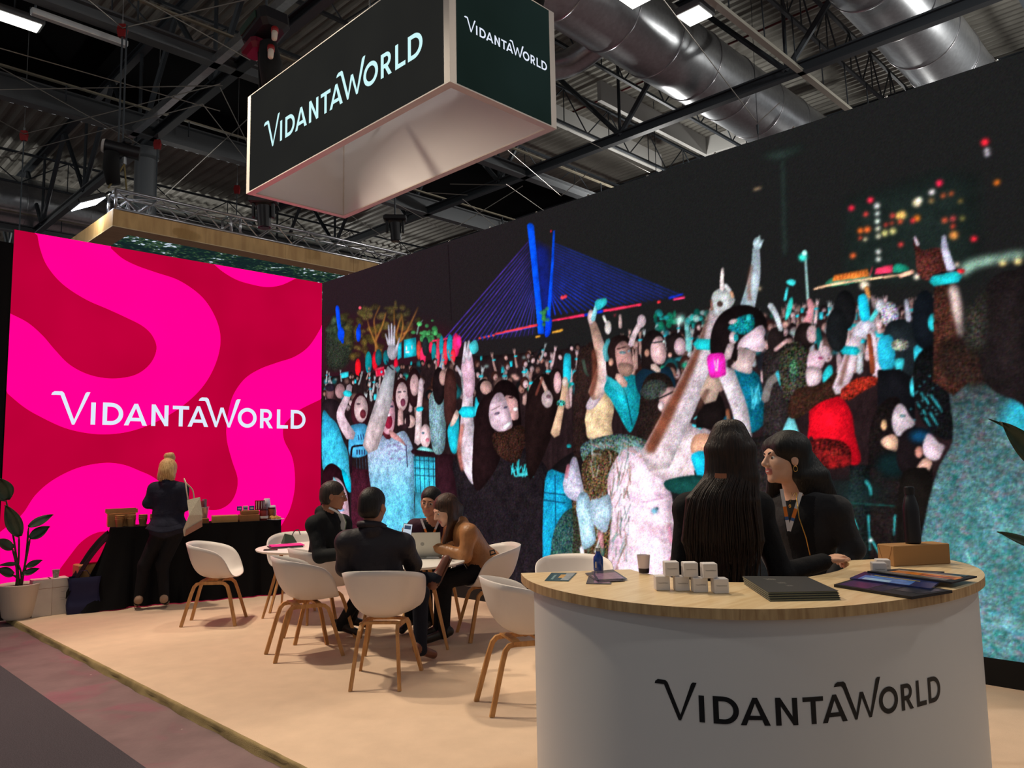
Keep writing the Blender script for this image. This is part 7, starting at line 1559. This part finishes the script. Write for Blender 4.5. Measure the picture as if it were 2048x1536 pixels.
for k, (i, j) in enumerate(((0, 1), (1, 2), (2, 3))):
    gift(0, 0, ('left white cube box of the upper row', 'middle white cube box of the upper row', 'right white cube box of the upper row')[k], .0545, 44-90, ref=(row[i]+row[j])/2)
gift(1758, 1151, 'white cube box standing alone in front of the cardboard box', 0, 30-90, .055); gift(1766, 1144, 'white cube box directly behind another, by the cardboard box', 0, 30-90, .055)
# kraft box and bottle
p = onc(1838, 1128); t = thing('kraft_box', 'kraft cardboard gift box lying under the black bottle', 'box', (p[0]+.0, p[1]+.02, ZC), radians(-33)); sx, sy, sz = .30, .11, .092
q = MB(); q.rbox((-sx/2, -sy/2, 0), (sx/2, sy/2, sz), .003); q.build('body', mat('kraft', (166, 126, 84), .85, spec=.15), t)
for s in (-1, 1): q = MB(); q.path([(-sx/2-.0006, s*sy*.42, sz*.95), (-sx/2-.0006, s*sy*.15, sz*.1)], .0008, 4); q.build('flap_slit', M_card2, t)
kb = V3(p[0], p[1]+.02, ZC+sz+.001)
t = thing('water_bottle', 'matt black steel water bottle standing on the kraft box', 'bottle', tuple(kb)); q = MB(); q.lathe([(.030, 0), (.0345, .006), (.0345, .15), (.033, .175), (.024, .215), (.0195, .225), (.0195, .232), (.021, .233), (.0215, .262), (.019, .268), (.001, .268)], n=36, cap=False); q.v = [(x*1.03+kb[0], y*1.03+kb[1], z*.98+kb[2]) for x, y, z in q.v]; autosmooth(q.build('flask', mat('matt_black', (15, 14, 20), .38, spec=.5), t, world=True), 30)
q = MB(); q.lathe([(.0225, .232), (.0228, .262)], n=30, cap=False); q.v = [(x+kb[0], y+kb[1], z*.98+kb[2]) for x, y, z in q.v]; q.build('cap', mat('cap_black', (24, 22, 24), .5), t, smooth=True, world=True)
q = MB(); rdir = norm(V3(.62, -.62, 0)+V3(-.5, -.5, 0)); sd_ = V3(-rdir[1], rdir[0], 0)
for pz in WORD: q.add([kb+rdir*.0358+sd_*(v*.0045-.002)+V3(0, 0, .06+.0055*u) for u, v in pz], [tuple(range(len(pz)))])
q.build('print', mat('silver_print', (170, 168, 170), .4), t, world=True, recalc=False)
# pen
a, b_ = onc(1813, 1144), onc(1889, 1148); t = thing('pen', 'black pen lying in front of the kraft box', 'pen', tuple(a)); q = MB(); q.tube(a+V3(0, 0, .005), b_+V3(0, 0, .005), .0052, n=12); q.build('barrel', M_hoist, t, smooth=True, world=True); q = MB(); q.tube(a+V3(0, 0, .005), a+(a-b_)*.05+V3(0, 0, .005), .0052, .002, 12); q.build('tip', M_wire, t, smooth=True, world=True); q = MB(); m_ = a*.85+b_*.15; q.tube(m_+V3(0, 0, .005), m_+(b_-a)*.02+V3(0, 0, .005), .0056, n=12); q.build('ring', M_wire, t, smooth=True, world=True)
# booklets and brochures
def sheet(t, name, quad, z0, z1, m, inset=None):
    P = [(p[0], p[1], z0) for p in quad]+[(p[0], p[1], z1) for p in quad]
    q = MB(); q.add(P, [(0, 3, 2, 1), (4, 5, 6, 7), (0, 1, 5, 4), (1, 2, 6, 5), (2, 3, 7, 6), (3, 0, 4, 7)]); return q.build(name, m, t, world=True)
M_book = mat('charcoal_booklet', (46, 47, 48), .5, spec=.4); M_pages = mat('booklet_pages', (150, 152, 128), .8)
bq = [onc(1488, 1168), onc(1617, 1169), onc(1682, 1200), onc(1540, 1203)]
for k in range(4):
    off = (bq[0]-bq[3])*.018*k+(bq[1]-bq[0])*(-.006*k); quad = [p+off*(.6) for p in bq]; z = ZC+.0075*k
    t = thing('booklet', ('bottom', 'second', 'third', 'top')[k]+' charcoal booklet in the stack of four by the gift boxes', 'booklet', (quad[0][0], quad[0][1], z), 0, 'charcoal booklets stacked on the counter')
    sheet(t, 'pages', [quad[0]*.995+quad[2]*.005, quad[1]*.995+quad[3]*.005, quad[2]*.99+quad[0]*.01, quad[3]*.99+quad[1]*.01], z+.001, z+.006, M_pages); sheet(t, 'cover', quad, z+.006, z+.0072, M_book); sheet(t, 'cover', quad, z, z+.001, M_book)
    if k == 3:
        u = quad[1]-quad[0]; v = quad[0]-quad[3]; q = MB()
        for (s0, ox, oy) in ((.042, .27, .74), (.034, .36, .52), (.026, .42, .36)):
            for pz in WORD: q.add([(*(quad[3]+u*(ox+s0*a_*.30)+v*(oy+s0*b2*1.9))[:2], z+.0076) for a_, b2 in pz], [tuple(range(len(pz)))])
        q.build('print', mat('silver_ink', (160, 158, 150), .4, .3), t, world=True, recalc=False)
def brochure(lab, quad, z, th, base, prints, grp=None):
    t = thing('brochure', lab, 'brochure', (quad[0][0], quad[0][1], z), 0, grp); sheet(t, 'paper', quad, z, z+th, base)
    for k, (u0, u1, v0, v1, m) in enumerate(prints):
        f = lambda u, v: quad[0]*(1-u)*(1-v)+quad[1]*u*(1-v)+quad[2]*u*v+quad[3]*(1-u)*v
        q = MB(); q.add([(*f(a_, b2)[:2], z+th+.0004+.0001*k) for a_, b2 in ((u0, v0), (u1, v0), (u1, v1), (u0, v1))], [(0, 1, 2, 3)]); q.build('print', m, t, world=True, recalc=False)
    return t
mp = lambda n, c, va=.35: mat(n, c, .25, spec=.5, var=va, vscale=30)
brochure('wide folded purple night-sky brochure nearest the counter edge', [onc(1668, 1174), onc(1722, 1158), onc(1905, 1186), onc(1824, 1199)], ZC, .010, M_hoist, ((.06, .94, .05, .42, mp('print_violet', (64, 44, 88))), (.06, .94, .45, .62, mp('print_navy', (30, 30, 62))), (.3, .9, .66, .96, mp('print_slate', (44, 46, 56)))))
brochure('blue sea brochure lying on the purple one', [onc(1700, 1164), onc(1730, 1151), onc(1880, 1172), onc(1862, 1186)], ZC+.0105, .006, mp('print_deep_blue', (32, 44, 96)), ((.03, .6, .1, .75, mp('print_blue', (70, 120, 196))), (.05, .3, .15, .5, mp('print_sky', (150, 190, 226), .2)), (.62, .72, .2, .8, mp('print_gold', (150, 140, 96)))))
brochure('black and orange sunset brochure on top, nearest the pen', [onc(1735, 1153), onc(1800, 1148), onc(1955, 1164), onc(1905, 1177)], ZC+.017, .006, M_hoist, ((.08, .30, .1, .9, mp('print_rock', (96, 96, 92))), (.30, .62, .15, .95, mp('print_orange', (224, 130, 44))), (.34, .5, .5, .9, mp('print_rust', (150, 70, 36))), (.64, .74, .1, .9, mp('print_pale', (206, 176, 150), .2)), (.76, .98, .08, .92, mp('print_slate2', (52, 62, 70)))))
brochure('single teal postcard at the left tip of the counter', [onc(1089, 1162), onc(1103, 1146), onc(1154, 1146), onc(1137, 1163)], ZC, .0015, mp('print_teal', (36, 74, 78)), ((.1, .95, .62, .95, mp('print_mist', (150, 158, 160), .2)), (.35, .75, .45, .66, mp('print_sun', (206, 160, 80))), (.15, .7, .2, .3, mp('print_line', (120, 150, 150), .2))))
M_lilac = mp('print_lilac', (140, 108, 132), .25)
for k, (quad, lab) in enumerate((([onc(1172, 1168), onc(1180, 1146), onc(1226, 1152), onc(1222, 1169)], 'undermost lilac brochure of the small fan near the blue bottle'), ([onc(1170, 1148), onc(1215, 1143), onc(1250, 1163), onc(1196, 1166)], 'middle lilac brochure of the small fan near the blue bottle'), ([onc(1183, 1146), onc(1226, 1142), onc(1255, 1161), onc(1193, 1164)], 'topmost lilac brochure of the small fan near the blue bottle'))):
    brochure(lab, quad, ZC+.0025*k, .0022, mp('print_dusk', (66, 60, 70)), ((.08, .92, .3, .94, M_lilac),), 'lilac brochures fanned on the counter')
# blue bottle standing on the far side (on a ledge behind the worktop), cup with dark drink
def lathe_at(t, name, prof, c, m, n=28, sm=True): q = MB(); q.lathe(prof, tuple(c), n, cap=False); o = q.build(name, m, t, world=True); autosmooth(o, 35); return o
p = onc(1197, 1141); c = V3(p[0], p[1], ZC); t = thing('blue_bottle', 'small cobalt blue glass water bottle on the counter edge', 'bottle', tuple(c))
lathe_at(t, 'glass', [(.001, 0), (.021, 0), (.0225, .004), (.0225, .052), (.021, .062), (.012, .074), (.0095, .08), (.0095, .09), (.001, .09)], c, mat('cobalt_glass', (28, 66, 150), .12, spec=.7)); lathe_at(t, 'cap', [(.0105, .088), (.011, .09), (.011, .103), (.001, .103)], c, mat('bottle_cap', (170, 176, 180), .35, .4))
q = MB(); q.add([c+norm(EYE-c)*.0232+CR*a_-V3(0, 0, 0)+V3(0, 0, b2) for a_, b2 in ((-.015, .012), (-.008, .012), (-.008, .040), (-.015, .040))], [(0, 1, 2, 3)]); q.build('print', M_cream, t, world=True, recalc=False)
p = onc(1288, 1146); c = V3(p[0], p[1], ZC); t = thing('plastic_cup', 'translucent plastic cup with a dark drink beside the gift boxes', 'cup', tuple(c))
lathe_at(t, 'cup', [(.001, .0), (.022, 0), (.029, .078), (.0298, .08), (.028, .078), (.0212, .003), (.001, .003)], c, mat('frosted_plastic', (226, 212, 218), .35, spec=.4)); lathe_at(t, 'drink_band', [(.0224, .002), (.0245, .022)], c, mat('dark_drink', (44, 34, 40), .3))
